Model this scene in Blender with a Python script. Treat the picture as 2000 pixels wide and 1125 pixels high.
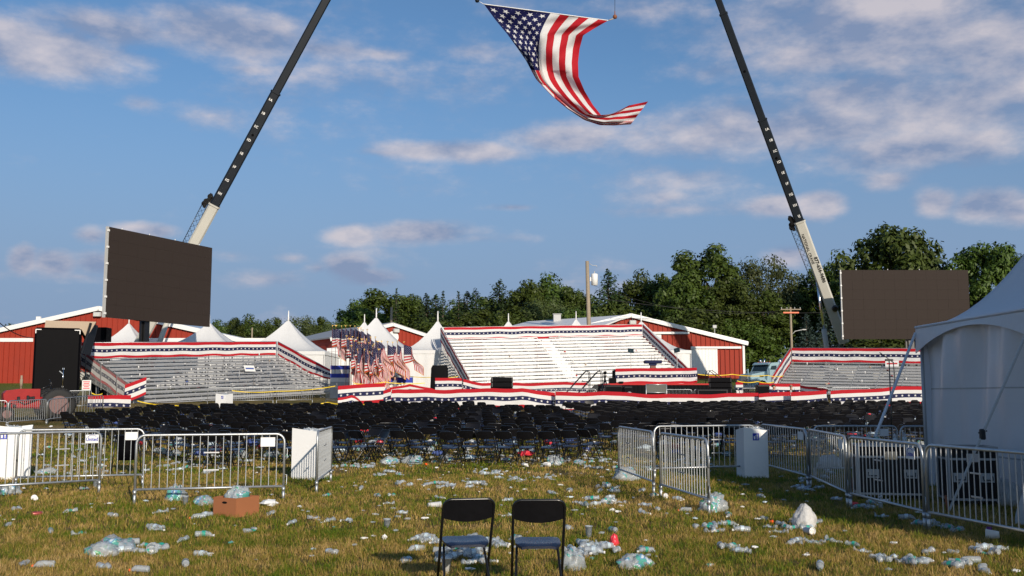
import bpy, math, random
import numpy as np
from mathutils import Vector, Matrix, noise as mnoise

random.seed(7)
rng = np.random.default_rng(7)
PI = math.pi
for o in list(bpy.data.objects):
    bpy.data.objects.remove(o)
scene = bpy.context.scene
COL = scene.collection

# ------------------------------------------------------------------ camera
EYE = 1.73
FPX = 1944.0
TILT = math.atan(209.5 / FPX)
cam_data = bpy.data.cameras.new('camera')
cam_data.sensor_width = 36.0
cam_data.lens = 36.0 * FPX / 2000.0
cam_data.clip_start = 0.1
cam_data.clip_end = 6000
cam = bpy.data.objects.new('camera', cam_data)
cam.location = (0, 0, EYE)
cam.rotation_euler = (PI / 2 + TILT, 0, 0)
COL.objects.link(cam)
scene.camera = cam

# ------------------------------------------------------------------ exposure
scene.view_settings.view_transform = 'Standard'
scene.view_settings.look = 'None'
scene.view_settings.exposure = 0.22
scene.view_settings.gamma = 1.0
scene.view_settings.use_curve_mapping = False
scene.render.engine = 'CYCLES'
scene.cycles.max_bounces = 8
scene.cycles.transparent_max_bounces = 16
scene.cycles.caustics_reflective = False
scene.cycles.caustics_refractive = False
scene.cycles.use_denoising = True

# ------------------------------------------------------------------ sun
SUN_EL = math.radians(18.0)
SUN_H = Vector((0.385, -0.923)).normalized()
sun_dir = Vector((SUN_H.x * math.cos(SUN_EL), SUN_H.y * math.cos(SUN_EL), math.sin(SUN_EL)))
sun_data = bpy.data.lights.new('sun', 'SUN')
sun_data.energy = 3.9
sun_data.angle = math.radians(0.53)
sun_data.color = (1.0, 0.885, 0.74)
sun = bpy.data.objects.new('sun', sun_data)
sun.rotation_euler = (-sun_dir).to_track_quat('-Z', 'Y').to_euler()
sun.location = (30, -60, 40)
COL.objects.link(sun)

# ------------------------------------------------------------------ node helper
class Nodes:
    def __init__(self, tree):
        self.t = tree
        self.n = tree.nodes
        self.l = tree.links
    def new(self, kind, **kw):
        nd = self.n.new(kind)
        for k, v in kw.items():
            setattr(nd, k, v)
        return nd
    def put(self, sock, v):
        if v is None:
            return
        if isinstance(v, bpy.types.NodeSocket):
            self.l.new(v, sock)
        else:
            if sock.type == 'RGBA' and hasattr(v, '__len__') and len(v) == 3:
                v = (*v, 1.0)
            sock.default_value = v
    def m(self, op, a, b=None, c=None, clamp=False):
        nd = self.new('ShaderNodeMath', operation=op, use_clamp=clamp)
        self.put(nd.inputs[0], a); self.put(nd.inputs[1], b); self.put(nd.inputs[2], c)
        return nd.outputs[0]
    def mix(self, f, a, b, blend='MIX'):
        nd = self.new('ShaderNodeMix', data_type='RGBA', blend_type=blend)
        self.put(nd.inputs[0], f); self.put(nd.inputs[6], a); self.put(nd.inputs[7], b)
        return nd.outputs[2]
    def noise(self, vec, scale, detail=4.0, rough=0.55, dim='3D', dist=0.0):
        nd = self.new('ShaderNodeTexNoise', noise_dimensions=dim)
        if vec is not None:
            self.l.new(vec, nd.inputs['Vector'])
        nd.inputs['Scale'].default_value = scale
        nd.inputs['Detail'].default_value = detail
        nd.inputs['Roughness'].default_value = rough
        nd.inputs['Distortion'].default_value = dist
        return nd.outputs['Fac']
    def smooth(self, x, lo, hi, a=0.0, b=1.0):
        nd = self.new('ShaderNodeMapRange', interpolation_type='SMOOTHSTEP')
        self.put(nd.inputs[0], x); self.put(nd.inputs[1], lo); self.put(nd.inputs[2], hi)
        self.put(nd.inputs[3], a); self.put(nd.inputs[4], b)
        return nd.outputs[0]
    def xyz(self, v):
        nd = self.new('ShaderNodeSeparateXYZ'); self.l.new(v, nd.inputs[0])
        return nd.outputs[0], nd.outputs[1], nd.outputs[2]
    def comb(self, x, y, z=0.0):
        nd = self.new('ShaderNodeCombineXYZ')
        self.put(nd.inputs[0], x); self.put(nd.inputs[1], y); self.put(nd.inputs[2], z)
        return nd.outputs[0]
    def ramp(self, f, stops, interp='LINEAR'):
        nd = self.new('ShaderNodeValToRGB')
        cr = nd.color_ramp; cr.interpolation = interp
        while len(cr.elements) < len(stops):
            cr.elements.new(0.5)
        for e, (p, c) in zip(cr.elements, stops):
            e.position = p; e.color = (*c, 1.0)
        self.put(nd.inputs[0], f)
        return nd.outputs[0]

# ------------------------------------------------------------------ sky with clouds
SKY_STRENGTH = 0.081
world = bpy.data.worlds.new('World')
scene.world = world
world.use_nodes = True
W = Nodes(world.node_tree)
W.n.clear()
out = W.new('ShaderNodeOutputWorld')
bg = W.new('ShaderNodeBackground')
sky = W.new('ShaderNodeTexSky', sky_type='NISHITA')
sky.sun_disc = False
sky.sun_elevation = SUN_EL
sky.sun_rotation = math.atan2(SUN_H.x, SUN_H.y)
sky.air_density = 1.0
sky.dust_density = 1.2
sky.ozone_density = 2.2
tc = W.new('ShaderNodeTexCoord')
dx, dy, dz = W.xyz(tc.outputs['Generated'])
az = W.m('ARCTAN2', dx, dy)
el = W.m('ARCSINE', dz)

def azel(px, py):
    a = (px - 1000) / FPX; b = (562.5 - py) / FPX
    c, s = math.cos(TILT), math.sin(TILT)
    x, y, z = a, c - b * s, s + b * c
    return math.atan2(x, y), math.asin(z / math.sqrt(x * x + y * y + z * z))

# cumulus banks: picture of where each bank floats (direction), how wide and tall it is and how dense
BANKS = [
    (90, 95, 270, 80, 1.25), (200, 55, 200, 50, 1.1), (440, 66, 210, 70, 1.25), (620, 95, 190, 34, .8), (740, 105, 100, 24, .72),
    (40, 115, 150, 40, .75), (480, 135, 90, 18, .45), (285, 205, 60, 26, .55), (400, 225, 110, 34, .5),
    (930, 100, 110, 26, .45), (1000, 10, 130, 30, .5),
    (1700, 50, 460, 130, .95), (1930, 80, 300, 150, 1.0), (1600, 105, 200, 60, 1.0), (1850, 200, 360, 110, .95), (1640, 190, 180, 60, 1.0),
    (1520, 250, 460, 85, 1.1), (1100, 268, 155, 38, 1.15), (880, 295, 195, 28, 1.15), (760, 298, 90, 12, .6), (1780, 290, 300, 60, .9),
    (1390, 140, 110, 30, .45), (1340, 350, 170, 44, .72), (1310, 385, 130, 30, .6), (1600, 400, 62, 36, 1.3), (1510, 402, 72, 26, 1.15), (1330, 410, 200, 18, .5),
    (1735, 352, 70, 26, .7), (1830, 395, 62, 40, 1.4), (1925, 400, 105, 44, 1.45), (1990, 410, 70, 38, 1.3),
    (690, 458, 75, 28, 1.2), (820, 455, 155, 30, 1.15), (1000, 405, 60, 10, .7), (870, 465, 170, 12, .55),
    (680, 522, 62, 36, 1.2), (720, 542, 95, 24, 1.1), (620, 524, 30, 14, .6), (570, 505, 40, 12, .6), (520, 545, 90, 22, .6), (450, 500, 60, 14, .45),
    (45, 510, 36, 36, 1.35), (110, 515, 62, 32, 1.3), (190, 515, 62, 30, 1.25), (280, 452, 75, 22, 1.2), (180, 460, 40, 20, .8), (150, 540, 160, 14, .5),
    (1540, 500, 60, 28, 1.1), (1100, 240, 90, 20, .5), (1980, 140, 120, 60, .75), (1250, 20, 160, 30, .45),
]
field = None
for px, py, rx, ry, k in BANKS:
    a0, e0 = azel(px, py)
    a1, _ = azel(px + rx, py); _, e1 = azel(px, py - ry)
    u = W.m('DIVIDE', W.m('SUBTRACT', az, a0), max(1e-3, a1 - a0))
    v = W.m('DIVIDE', W.m('SUBTRACT', el, e0), max(1e-3, e1 - e0))
    r2 = W.m('ADD', W.m('MULTIPLY', u, u), W.m('MULTIPLY', v, v))
    g_ = W.m('MULTIPLY', W.m('SUBTRACT', 1.0, W.m('SQRT', r2)), k)
    field = g_ if field is None else W.m('SMOOTH_MAX', field, g_, 0.25)
cvec = W.comb(W.m('MULTIPLY', az, 1.0), W.m('MULTIPLY', el, 2.0), 0.37)
n1 = W.noise(cvec, 10.0, 9.0, 0.56)
n2 = W.noise(cvec, 42.0, 8.0, 0.62)
# scattered clouds over the rest of the sky, projected on a flat layer
hz = W.m('ADD', W.m('MAXIMUM', dz, 0.0), 0.13)
pvec = W.comb(W.m('DIVIDE', dx, hz), W.m('DIVIDE', dy, hz), 1.7)
n3 = W.noise(pvec, 0.75, 7.0, 0.58)
general = W.m('MULTIPLY', W.m('SUBTRACT', n3, 0.58), 2.2)
base_f = W.m('MAXIMUM', field, general)
base_f = W.m('MAXIMUM', base_f, -1.1)
dens = W.m('ADD', base_f, W.m('ADD', W.m('MULTIPLY', W.m('SUBTRACT', n1, 0.5), 1.45), W.m('MULTIPLY', W.m('SUBTRACT', n2, 0.5), 0.6)))
cover = W.smooth(dens, -0.12, 0.80)
cover = W.m('MULTIPLY', cover, 0.82)
# self shading of the cloud bodies: compare the density with the density a little higher up
cvec_up = W.comb(W.m('ADD', az, 0.010), W.m('MULTIPLY', W.m('ADD', el, 0.016), 2.0), 0.37)
n1u = W.noise(cvec_up, 10.0, 9.0, 0.56)
lit = W.m('ADD', W.m('MULTIPLY', W.m('SUBTRACT', n1, n1u), 2.6), 0.48)
lit = W.m('SUBTRACT', lit, W.m('MULTIPLY', W.m('MAXIMUM', W.m('SUBTRACT', dens, 0.35), 0.0), 0.22))
CLOUD_SHADE = (2.5, 3.15, 4.8)
CLOUD_LIT = (7.0, 6.4, 6.7)
ccol = W.ramp(lit, [(0.12, tuple(c / 10 for c in CLOUD_SHADE)), (0.85, tuple(c / 10 for c in CLOUD_LIT))])
cmul = W.new('ShaderNodeVectorMath', operation='SCALE'); W.l.new(ccol, cmul.inputs[0]); cmul.inputs['Scale'].default_value = 10.0
skycol = W.mix(1.0, sky.outputs[0], (0.80, 1.03, 1.22), 'MULTIPLY')
# thin summer haze towards the horizon, the same all the way round
haze_f = W.m('MULTIPLY', W.smooth(el, 0.35, 0.06), 0.90)
skycol = W.mix(haze_f, skycol, (2.45, 3.38, 5.25))
fin = W.mix(cover, skycol, cmul.outputs[0])
W.l.new(fin, bg.inputs[0])
bg.inputs[1].default_value = SKY_STRENGTH
W.l.new(bg.outputs[0], out.inputs[0])

# ------------------------------------------------------------------ terrain height and picture-to-place helpers
GD = np.array([-100, 0, 26, 30, 37, 46, 52, 57, 65, 72, 84, 93, 105, 120, 140, 170, 220, 400, 3000], float)
GZ = np.array([0, 0, 0, .08, .33, .50, .66, .90, 1.12, 1.25, 1.6, 2.0, 2.6, 3.35, 4.4, 5.2, 6.0, 8.0, 8.0], float)
_fd = np.arange(-100, 3001, 0.5)
_fz = np.interp(_fd, GD, GZ)
_k = np.hanning(15); _k /= _k.sum()
_fs = np.convolve(np.pad(_fz, 7, mode='edge'), _k, 'valid')
def g(x, y):
    return float(np.interp(y, _fd, _fs))
CT, ST = math.cos(TILT), math.sin(TILT)
def at(px, py, d):
    a = (px - 1000) / FPX; b = (562.5 - py) / FPX
    t = d / (CT - b * ST)
    return Vector((a * t, d, EYE + (ST + b * CT) * t))
def gx(px, d):
    z = g(0, d)
    fwd = d * CT + (z - EYE) * ST
    return Vector(((px - 1000) / FPX * fwd, d, z))
def gp(px, py):
    lo, hi = 3.0, 3.0
    d = 3.0
    while d < 400:
        p = at(px, py, d)
        if p.z <= g(0, d):
            break
        d += 0.25
    lo, hi = d - 0.25, d
    for _ in range(20):
        mid = (lo + hi) / 2
        if at(px, py, mid).z <= g(0, mid): hi = mid
        else: lo = mid
    p = at(px, py, hi); p.z = g(0, hi)
    return p

# ------------------------------------------------------------------ mesh builder
class MB:
    def __init__(self):
        self.v = []; self.f = []; self.m = []; self.uv = {}; self.smooth = set()
    def face(self, idx, mi=0, uv=None, smooth=False):
        self.f.append(tuple(idx)); self.m.append(mi)
        k = len(self.f) - 1
        if uv: self.uv[k] = uv
        if smooth: self.smooth.add(k)
    def add(self, verts, faces, mi=0, M=None, smooth=False, uvs=None):
        o = len(self.v)
        for p in verts:
            p = Vector(p)
            self.v.append(tuple(M @ p) if M else tuple(p))
        for i, fc in enumerate(faces):
            self.face([o + j for j in fc], mi, uvs[i] if uvs else None, smooth)
        return self
    def box(self, c, s, mi=0, M=None, rz=0.0, bevel=0.0):
        x, y, z = s[0] / 2, s[1] / 2, s[2] / 2
        R = Matrix.Translation(Vector(c)) @ Matrix.Rotation(rz, 4, 'Z')
        if M: R = M @ R
        if bevel > 0:
            b = min(bevel, x * .9, y * .9, z * .9)
            vs = []; 
            for sz in (-1, 1):
                for ring in ((0,) if sz == 0 else (0, 1)):
                    pass
            # chamfered box: 24 verts
            vs = []
            idx = {}
            for ax in range(3):
                for sx in (-1, 1):
                    for sy in (-1, 1):
                        for szz in (-1, 1):
                            sg = (sx, sy, szz)
                            e = [(x, y, z)[k] - (0 if k == ax else b) for k in range(3)]
                            idx[(ax, sg)] = len(vs)
                            vs.append((sg[0] * e[0], sg[1] * e[1], sg[2] * e[2]))
            fs = []
            for ax in range(3):
                o1, o2 = (ax + 1) % 3, (ax + 2) % 3
                for s0 in (-1, 1):
                    def key(a1, a2):
                        sg = [0, 0, 0]; sg[ax] = s0; sg[o1] = a1; sg[o2] = a2
                        return idx[(ax, tuple(sg))]
                    q = [key(-1, -1), key(1, -1), key(1, 1), key(-1, 1)]
                    fs.append(q if s0 > 0 else q[::-1])
            for ax in range(3):      # edges along ax
                o1, o2 = (ax + 1) % 3, (ax + 2) % 3
                for a1 in (-1, 1):
                    for a2 in (-1, 1):
                        def kk(owner, sa):
                            sg = [0, 0, 0]; sg[ax] = sa; sg[o1] = a1; sg[o2] = a2
                            return idx[(owner, tuple(sg))]
                        q = [kk(o1, -1), kk(o1, 1), kk(o2, 1), kk(o2, -1)]
                        if a1 * a2 > 0: q = q[::-1]
                        fs.append(q)
            for sx in (-1, 1):
                for sy in (-1, 1):
                    for sz in (-1, 1):
                        sg = (sx, sy, sz)
                        q = [idx[(0, sg)], idx[(1, sg)], idx[(2, sg)]]
                        fs.append(q if sx * sy * sz > 0 else q[::-1])
            return self.add(vs, fs, mi, R)
        vs = [(-x, -y, -z), (x, -y, -z), (x, y, -z), (-x, y, -z), (-x, -y, z), (x, -y, z), (x, y, z), (-x, y, z)]
        fs = [(0, 3, 2, 1), (4, 5, 6, 7), (0, 1, 5, 4), (1, 2, 6, 5), (2, 3, 7, 6), (3, 0, 4, 7)]
        return self.add(vs, fs, mi, R)
    def beam(self, p, q, w, h, mi=0, up=(0, 0, 1)):
        p, q = Vector(p), Vector(q)
        d = q - p; L = d.length
        if L < 1e-6: return self
        d.normalize(); u = Vector(up)
        if abs(d.dot(u)) > .98: u = Vector((0, 1, 0))
        s = d.cross(u).normalized(); u = s.cross(d).normalized()
        vs = []
        for base in (p, q):
            for a, b in ((-1, -1), (1, -1), (1, 1), (-1, 1)):
                vs.append(base + s * (a * w / 2) + u * (b * h / 2))
        fs = [(0, 1, 2, 3), (7, 6, 5, 4), (0, 4, 5, 1), (1, 5, 6, 2), (2, 6, 7, 3), (3, 7, 4, 0)]
        return self.add(vs, fs, mi)
    def tube(self, pts, r, n=6, mi=0, caps=True, radii=None):
        pts = [Vector(p) for p in pts]
        o = len(self.v); k = len(pts)
        prev_u = None
        for i, p in enumerate(pts):
            d = (pts[min(i + 1, k - 1)] - pts[max(i - 1, 0)]).normalized()
            if prev_u is None:
                u = d.orthogonal().normalized()
            else:
                u = (prev_u - d * prev_u.dot(d))
                u = u.normalized() if u.length > 1e-6 else d.orthogonal().normalized()
            prev_u = u
            w = d.cross(u)
            rr = radii[i] if radii else r
            for j in range(n):
                a = 2 * PI * j / n
                self.v.append(tuple(p + u * (math.cos(a) * rr) + w * (math.sin(a) * rr)))
        for i in range(k - 1):
            for j in range(n):
                a = o + i * n + j; b = o + i * n + (j + 1) % n
                self.face((a, b, b + n, a + n), mi, smooth=True)
        if caps:
            self.face([o + j for j in range(n)][::-1], mi)
            self.face([o + (k - 1) * n + j for j in range(n)], mi)
        return self
    def lathe(self, prof, n=12, mi=0, M=None, smooth=True, cap0=True, cap1=True, mis=None):
        o = len(self.v); k = len(prof)
        for r, z in prof:
            for j in range(n):
                a = 2 * PI * j / n
                p = Vector((r * math.cos(a), r * math.sin(a), z))
                self.v.append(tuple(M @ p) if M else tuple(p))
        for i in range(k - 1):
            for j in range(n):
                a = o + i * n + j; b = o + i * n + (j + 1) % n
                self.face((a, b, b + n, a + n), mis[i] if mis else mi, smooth=smooth)
        if cap0: self.face([o + j for j in range(n)][::-1], mi)
        if cap1: self.face([o + (k - 1) * n + j for j in range(n)], mi)
        return self
    def prism(self, poly, y0, y1, mi=0, M=None):
        """poly = list of (x, z); extruded along y from y0 to y1"""
        n = len(poly)
        vs = [(x, y0, z) for x, z in poly] + [(x, y1, z) for x, z in poly]
        area = sum(poly[i][0] * poly[(i + 1) % n][1] - poly[(i + 1) % n][0] * poly[i][1] for i in range(n))
        fs = [tuple(range(n)), tuple(range(2 * n - 1, n - 1, -1))]
        for i in range(n):
            j = (i + 1) % n
            fs.append((i, i + n, j + n, j))
        if area < 0:
            fs = [f[::-1] for f in fs]
        return self.add(vs, fs, mi, M)
    def grid(self, P, mi=0, uv=None, smooth=True, closed=False):
        """P[i][j] points, uv[i][j]"""
        o = len(self.v); a = len(P); b = len(P[0])
        for row in P:
            for p in row:
                self.v.append(tuple(p))
        for i in range(a - 1):
            for j in range(b - 1):
                q = (o + i * b + j, o + i * b + j + 1, o + (i + 1) * b + j + 1, o + (i + 1) * b + j)
                w = [uv[i][j], uv[i][j + 1], uv[i + 1][j + 1], uv[i + 1][j]] if uv else None
                self.face(q, mi, w, smooth)
        return self
    def mesh(self, name, mats):
        me = bpy.data.meshes.new(name)
        me.from_pydata(self.v, [], self.f)
        for m_ in (mats if isinstance(mats, (list, tuple)) else [mats]):
            me.materials.append(m_)
        if len(me.materials) > 1:
            me.polygons.foreach_set('material_index', self.m)
        if self.smooth:
            sm = np.zeros(len(self.f), bool); sm[list(self.smooth)] = True
            me.polygons.foreach_set('use_smooth', sm)
        if self.uv:
            ul = me.uv_layers.new(name='UVMap')
            for k, w in self.uv.items():
                st = me.polygons[k].loop_start
                for i, c in enumerate(w):
                    ul.data[st + i].uv = c
        me.update()
        return me

def link(o, parent=None):
    COL.objects.link(o)
    if parent: o.parent = parent
    return o
def tag(o, label, cat, group=None):
    o['label'] = label; o['category'] = cat
    if group: o['group'] = group
    return o
def thing(name, label, cat, loc=(0, 0, 0), rz=0.0, group=None):
    o = bpy.data.objects.new(name, None)
    o.empty_display_size = 0.2
    o.location = loc; o.rotation_euler = (0, 0, rz)
    link(o)
    return tag(o, label, cat, group)
def part(name, mb, mats, parent=None, label=None, kind=None, loc=None, rot=None):
    me = mb if isinstance(mb, bpy.types.Mesh) else mb.mesh(name, mats)
    o = bpy.data.objects.new(name, me)
    link(o, parent)
    if label: o['label'] = label
    if kind: o['kind'] = kind
    if loc is not None: o.location = loc
    if rot is not None: o.rotation_euler = rot
    return o
def single(name, mb, mats, label, cat, loc=(0, 0, 0), rz=0.0, group=None):
    o = part(name, mb, mats)
    o.location = loc; o.rotation_euler = (0, 0, rz)
    return tag(o, label, cat, group)
def structure(name, mb, mats):
    o = part(name, mb, mats); o['kind'] = 'structure'; return o
def dup(root, loc, rz, label=None, group=None, scale=None):
    r = root.copy(); COL.objects.link(r)
    r.location = loc; r.rotation_euler = (0, 0, rz)
    if scale is not None: r.scale = scale
    if label: r['label'] = label
    if group: r['group'] = group
    for ch in list(root.children):
        c = ch.copy(); COL.objects.link(c); c.parent = r
        for gch in list(ch.children):
            d = gch.copy(); COL.objects.link(d); d.parent = c
    return r
def text_mb(body, size, mi=0, M=None, bold=0.0):
    cu = bpy.data.curves.new('lettering', 'FONT')
    cu.body = body; cu.size = size; cu.align_x = 'CENTER'; cu.align_y = 'CENTER'; cu.offset = bold
    cu.resolution_u = 3
    ob = bpy.data.objects.new('lettering', cu)
    COL.objects.link(ob)
    dg = bpy.context.evaluated_depsgraph_get()
    me = ob.evaluated_get(dg).to_mesh()
    vs = [v.co.copy() for v in me.vertices]; fs = [tuple(p.vertices) for p in me.polygons]
    ob.evaluated_get(dg).to_mesh_clear()
    bpy.data.objects.remove(ob); bpy.data.curves.remove(cu)
    mb = MB(); mb.add(vs, fs, mi, M)
    return mb

# ------------------------------------------------------------------ materials
def mat(name, col, rough=0.6, metal=0.0, var=0.12, scale=6.0, bump=0.0, bscale=40.0, spec=0.5, coat=0.0, dirt=None):
    m_ = bpy.data.materials.new(name); m_.use_nodes = True
    N = Nodes(m_.node_tree)
    b = N.n['Principled BSDF']
    tcn = N.new('ShaderNodeTexCoord')
    f = N.noise(tcn.outputs['Object'], scale, 5.0, 0.6)
    lo = tuple(max(0, c * (1 - var)) for c in col); hi = tuple(min(1, c * (1 + var)) for c in col)
    c_ = N.mix(f, lo, hi)
    if dirt:
        f2 = N.smooth(N.noise(tcn.outputs['Object'], scale * .37, 6.0, .65), .5, .72)
        c_ = N.mix(N.m('MULTIPLY', f2, dirt[1]), c_, dirt[0])
    N.put(b.inputs['Base Color'], c_)
    rr = N.m('ADD', rough - .06, N.m('MULTIPLY', f, .12))
    N.put(b.inputs['Roughness'], rr)
    b.inputs['Metallic'].default_value = metal
    b.inputs['Specular IOR Level'].default_value = spec
    b.inputs['Coat Weight'].default_value = coat
    if bump > 0:
        bn = N.new('ShaderNodeBump'); bn.inputs['Strength'].default_value = bump; bn.inputs['Distance'].default_value = .02
        N.l.new(N.noise(tcn.outputs['Object'], bscale, 4.0), bn.inputs['Height'])
        N.l.new(bn.outputs[0], b.inputs['Normal'])
    return m_

M_steel = mat('galvanised_steel', (.50, .52, .53), .42, .75, .18, 9.0, .1, 60, dirt=((.25, .24, .22), .35))
M_alu = mat('aluminium', (.44, .445, .45), .5, .45, .1, 3.0, dirt=((.30, .28, .26), .35))
M_alu_white = mat('white_aluminium', (.75, .74, .72), .5, .05, .05, 3.0, dirt=((.58, .56, .52), .3))
M_black_metal = mat('black_metal', (.007, .007, .008), .3, 0.0, .3, 20, spec=.7)
M_black_plastic = mat('black_plastic', (.007, .007, .009), .42, 0.0, .3, 15, .08, 150, spec=.28)
M_seat = mat('dark_seat_plastic', (.010, .014, .032), .28, 0.0, .25, 15, .08, 150, spec=.7)  # blue cast painted in for the sky reflected on black seats
M_white = mat('white_card', (.78, .78, .77), .65, 0, .04, 5, dirt=((.6, .58, .54), .3))
M_white_paint = mat('white_paint', (.78, .77, .74), .5, 0, .05, 2)
M_red_barn = mat('red_barn_paint', (.30, .037, .020), .65, 0, .10, .8, spec=.2, dirt=((.25, .036, .023), .5))
M_grey_roof = mat('grey_metal_roof', (.33, .33, .33), .5, .2, .08, .5)
M_white_roof = mat('white_metal_roof', (.74, .74, .73), .45, .1, .06, .4)
M_rubber = mat('rubber', (.018, .018, .018), .8, 0, .3, 12, .2, 40)
M_red_paint = mat('red_tractor_paint', (.30, .012, .012), .45, 0, .2, 5, spec=.3)
M_black_box = mat('black_gloss_panel', (.003, .003, .004), .5, 0, .2, 3, spec=.04)
M_truck = mat('pale_blue_paint', (.30, .43, .47), .3, .1, .06, 2, coat=.5)
M_glass = mat('dark_window_glass', (.02, .035, .04), .08, 0, .2, 4)
M_chrome = mat('chrome', (.75, .75, .75), .15, 1, .05, 4)
M_boom_black = mat('dark_boom_paint', (.010, .014, .020), .45, .1, .2, 1.2, spec=.3)
M_boom_cream = mat('cream_crane_paint', (.50, .485, .43), .45, 0, .06, 1.0, dirt=((.4, .35, .28), .3))
M_screen = mat('led_screen_face', (.034, .025, .021), .8, 0, .05, 3, spec=.2)
M_wood_pole = mat('weathered_wood', (.30, .24, .17), .85, 0, .3, 4, .3, 20)
M_card = mat('brown_cardboard', (.33, .122, .048), .8, 0, .1, 6)
M_yellow = mat('yellow_tape', (.75, .52, .015), .5, 0, .06, 3)
M_navy = mat('navy_paint', (.010, .013, .055), .6, 0, .1, 4, spec=.15)
M_brown_wood = mat('brown_wood', (.14, .055, .03), .5, 0, .25, 8)
M_gold = mat('gold_metal', (.75, .48, .14), .3, 1, .1, 8)
M_gold_fringe = mat('gold_fringe', (.75, .36, .05), .7, 0, .15, 40)
M_black_cloth = mat('black_cloth', (.007, .007, .008), .95, 0, .25, 8, .3, 20, spec=.1)
M_blue_print = mat('blue_print', (.012, .035, .38), .5, 0, .05, 5)
M_orange = mat('orange_plastic', (.85, .12, .02), .4, 0, .06, 5)
M_red_plastic = mat('red_plastic', (.70, .04, .06), .4, 0, .1, 8)
M_cable = mat('cable', (.02, .02, .022), .7, 0, .2, 8)
M_wood_deck = mat('platform_red_carpet', (.45, .02, .02), .8, 0, .1, 5)
M_rust = mat('rusty_iron', (.25, .09, .04), .7, .2, .3, 8)
M_skin = mat('skin', (.50, .27, .19), .5, 0, .08, 20)
M_khaki = mat('grey_shirt', (.24, .24, .25), .8, 0, .1, 20)
M_trouser = mat('dark_trousers', (.03, .028, .027), .8, 0, .15, 20)
M_hair = mat('dark_hair', (.03, .02, .015), .7, 0, .2, 40)
M_rim = mat('pale_rim', (.17, .095, .09), .6, 0, .15, 8)
M_lightgrey = mat('light_grey_paint', (.45, .45, .44), .5, 0, .1, 4)
M_mesh = mat('grey_green_mesh', (.11, .115, .10), .8, 0, .2, 8)
M_lamp_glass = mat('lamp_lens', (.55, .55, .52), .2, 0, .1, 9)

def cloth_white(name, col, rough=.55, trans=.25, bump=.35, bscale=3.0):
    m_ = bpy.data.materials.new(name); m_.use_nodes = True
    N = Nodes(m_.node_tree); b = N.n['Principled BSDF']; o = N.n['Material Output']
    tcn = N.new('ShaderNodeTexCoord')
    f = N.noise(tcn.outputs['Object'], 2.0, 6, .6)
    c_ = N.mix(f, tuple(c * .93 for c in col), col)
    N.put(b.inputs['Base Color'], c_); b.inputs['Roughness'].default_value = rough
    bn = N.new('ShaderNodeBump'); bn.inputs['Strength'].default_value = bump; bn.inputs['Distance'].default_value = .05
    N.l.new(N.noise(tcn.outputs['Object'], bscale, 5, .55, dist=.4), bn.inputs['Height']); N.l.new(bn.outputs[0], b.inputs['Normal'])
    t = N.new('ShaderNodeBsdfTranslucent'); N.put(t.inputs[0], c_)
    mx = N.new('ShaderNodeMixShader'); mx.inputs[0].default_value = trans
    N.l.new(b.outputs[0], mx.inputs[1]); N.l.new(t.outputs[0], mx.inputs[2]); N.l.new(mx.outputs[0], o.inputs[0])
    return m_
M_tent = cloth_white('white_vinyl', (.78, .79, .81), .34, .16, .35, 2.0)
M_tent_far = cloth_white('white_tent_vinyl', (.80, .80, .79), .45, .15, .1, 1.5)
M_bag_white = cloth_white('white_bag_film', (.80, .79, .77), .4, .35, .6, 14)
M_fog = cloth_white('clear_sheet', (.62, .66, .68), .25, .3, .6, 6)

def star_mask(N, fx, fy, R):
    th = N.m('ARCTAN2', fx, fy)
    q = 2 * PI / 5
    a = N.m('ABSOLUTE', N.m('SUBTRACT', th, N.m('MULTIPLY', N.m('ROUND', N.m('DIVIDE', th, q)), q)))
    r = N.m('SQRT', N.m('ADD', N.m('MULTIPLY', fx, fx), N.m('MULTIPLY', fy, fy)))
    e = N.m('MULTIPLY', r, N.m('ADD', N.m('COSINE', a), N.m('MULTIPLY', N.m('SINE', a), 3.08)))
    return N.m('LESS_THAN', e, R)
C_RED, C_WHITE, C_NAVY = (.50, .012, .022), (.78, .77, .75), (.014, .018, .070)
def cloth_finish(N, m_, c_, trans, bump=.25, bscale=5.0):
    b = N.n['Principled BSDF']; o = N.n['Material Output']
    N.put(b.inputs['Base Color'], c_); b.inputs['Roughness'].default_value = .75
    b.inputs['Specular IOR Level'].default_value = .25
    tcn = N.new('ShaderNodeTexCoord')
    bn = N.new('ShaderNodeBump'); bn.inputs['Strength'].default_value = bump; bn.inputs['Distance'].default_value = .04
    N.l.new(N.noise(tcn.outputs['Object'], bscale, 4, .6, dist=.5), bn.inputs['Height']); N.l.new(bn.outputs[0], b.inputs['Normal'])
    t = N.new('ShaderNodeBsdfTranslucent'); N.put(t.inputs[0], c_)
    mx = N.new('ShaderNodeMixShader'); mx.inputs[0].default_value = trans
    N.l.new(b.outputs[0], mx.inputs[1]); N.l.new(t.outputs[0], mx.inputs[2]); N.l.new(mx.outputs[0], o.inputs[0])
def make_bunting_mat():
    m_ = bpy.data.materials.new('bunting_cloth'); m_.use_nodes = True
    N = Nodes(m_.node_tree)
    uvn = N.new('ShaderNodeUVMap')
    u, v, _ = N.xyz(uvn.outputs[0])
    c_ = N.ramp(v, [(0, C_RED), (.15, C_WHITE), (.385, C_NAVY), (.605, C_WHITE), (.80, C_RED)], 'CONSTANT')
    fx = N.m('SUBTRACT', N.m('FRACT', u), .5)            # one star per unit of u
    fy = N.m('MULTIPLY', N.m("SUBTRACT", v, .495), 2.93)  # v to the same unit (height / star spacing)
    s = star_mask(N, fx, fy, .225)
    c_ = N.mix(s, c_, (.80, .79, .77))
    cloth_finish(N, m_, c_, .22)
    return m_
M_bunting = make_bunting_mat()
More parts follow.
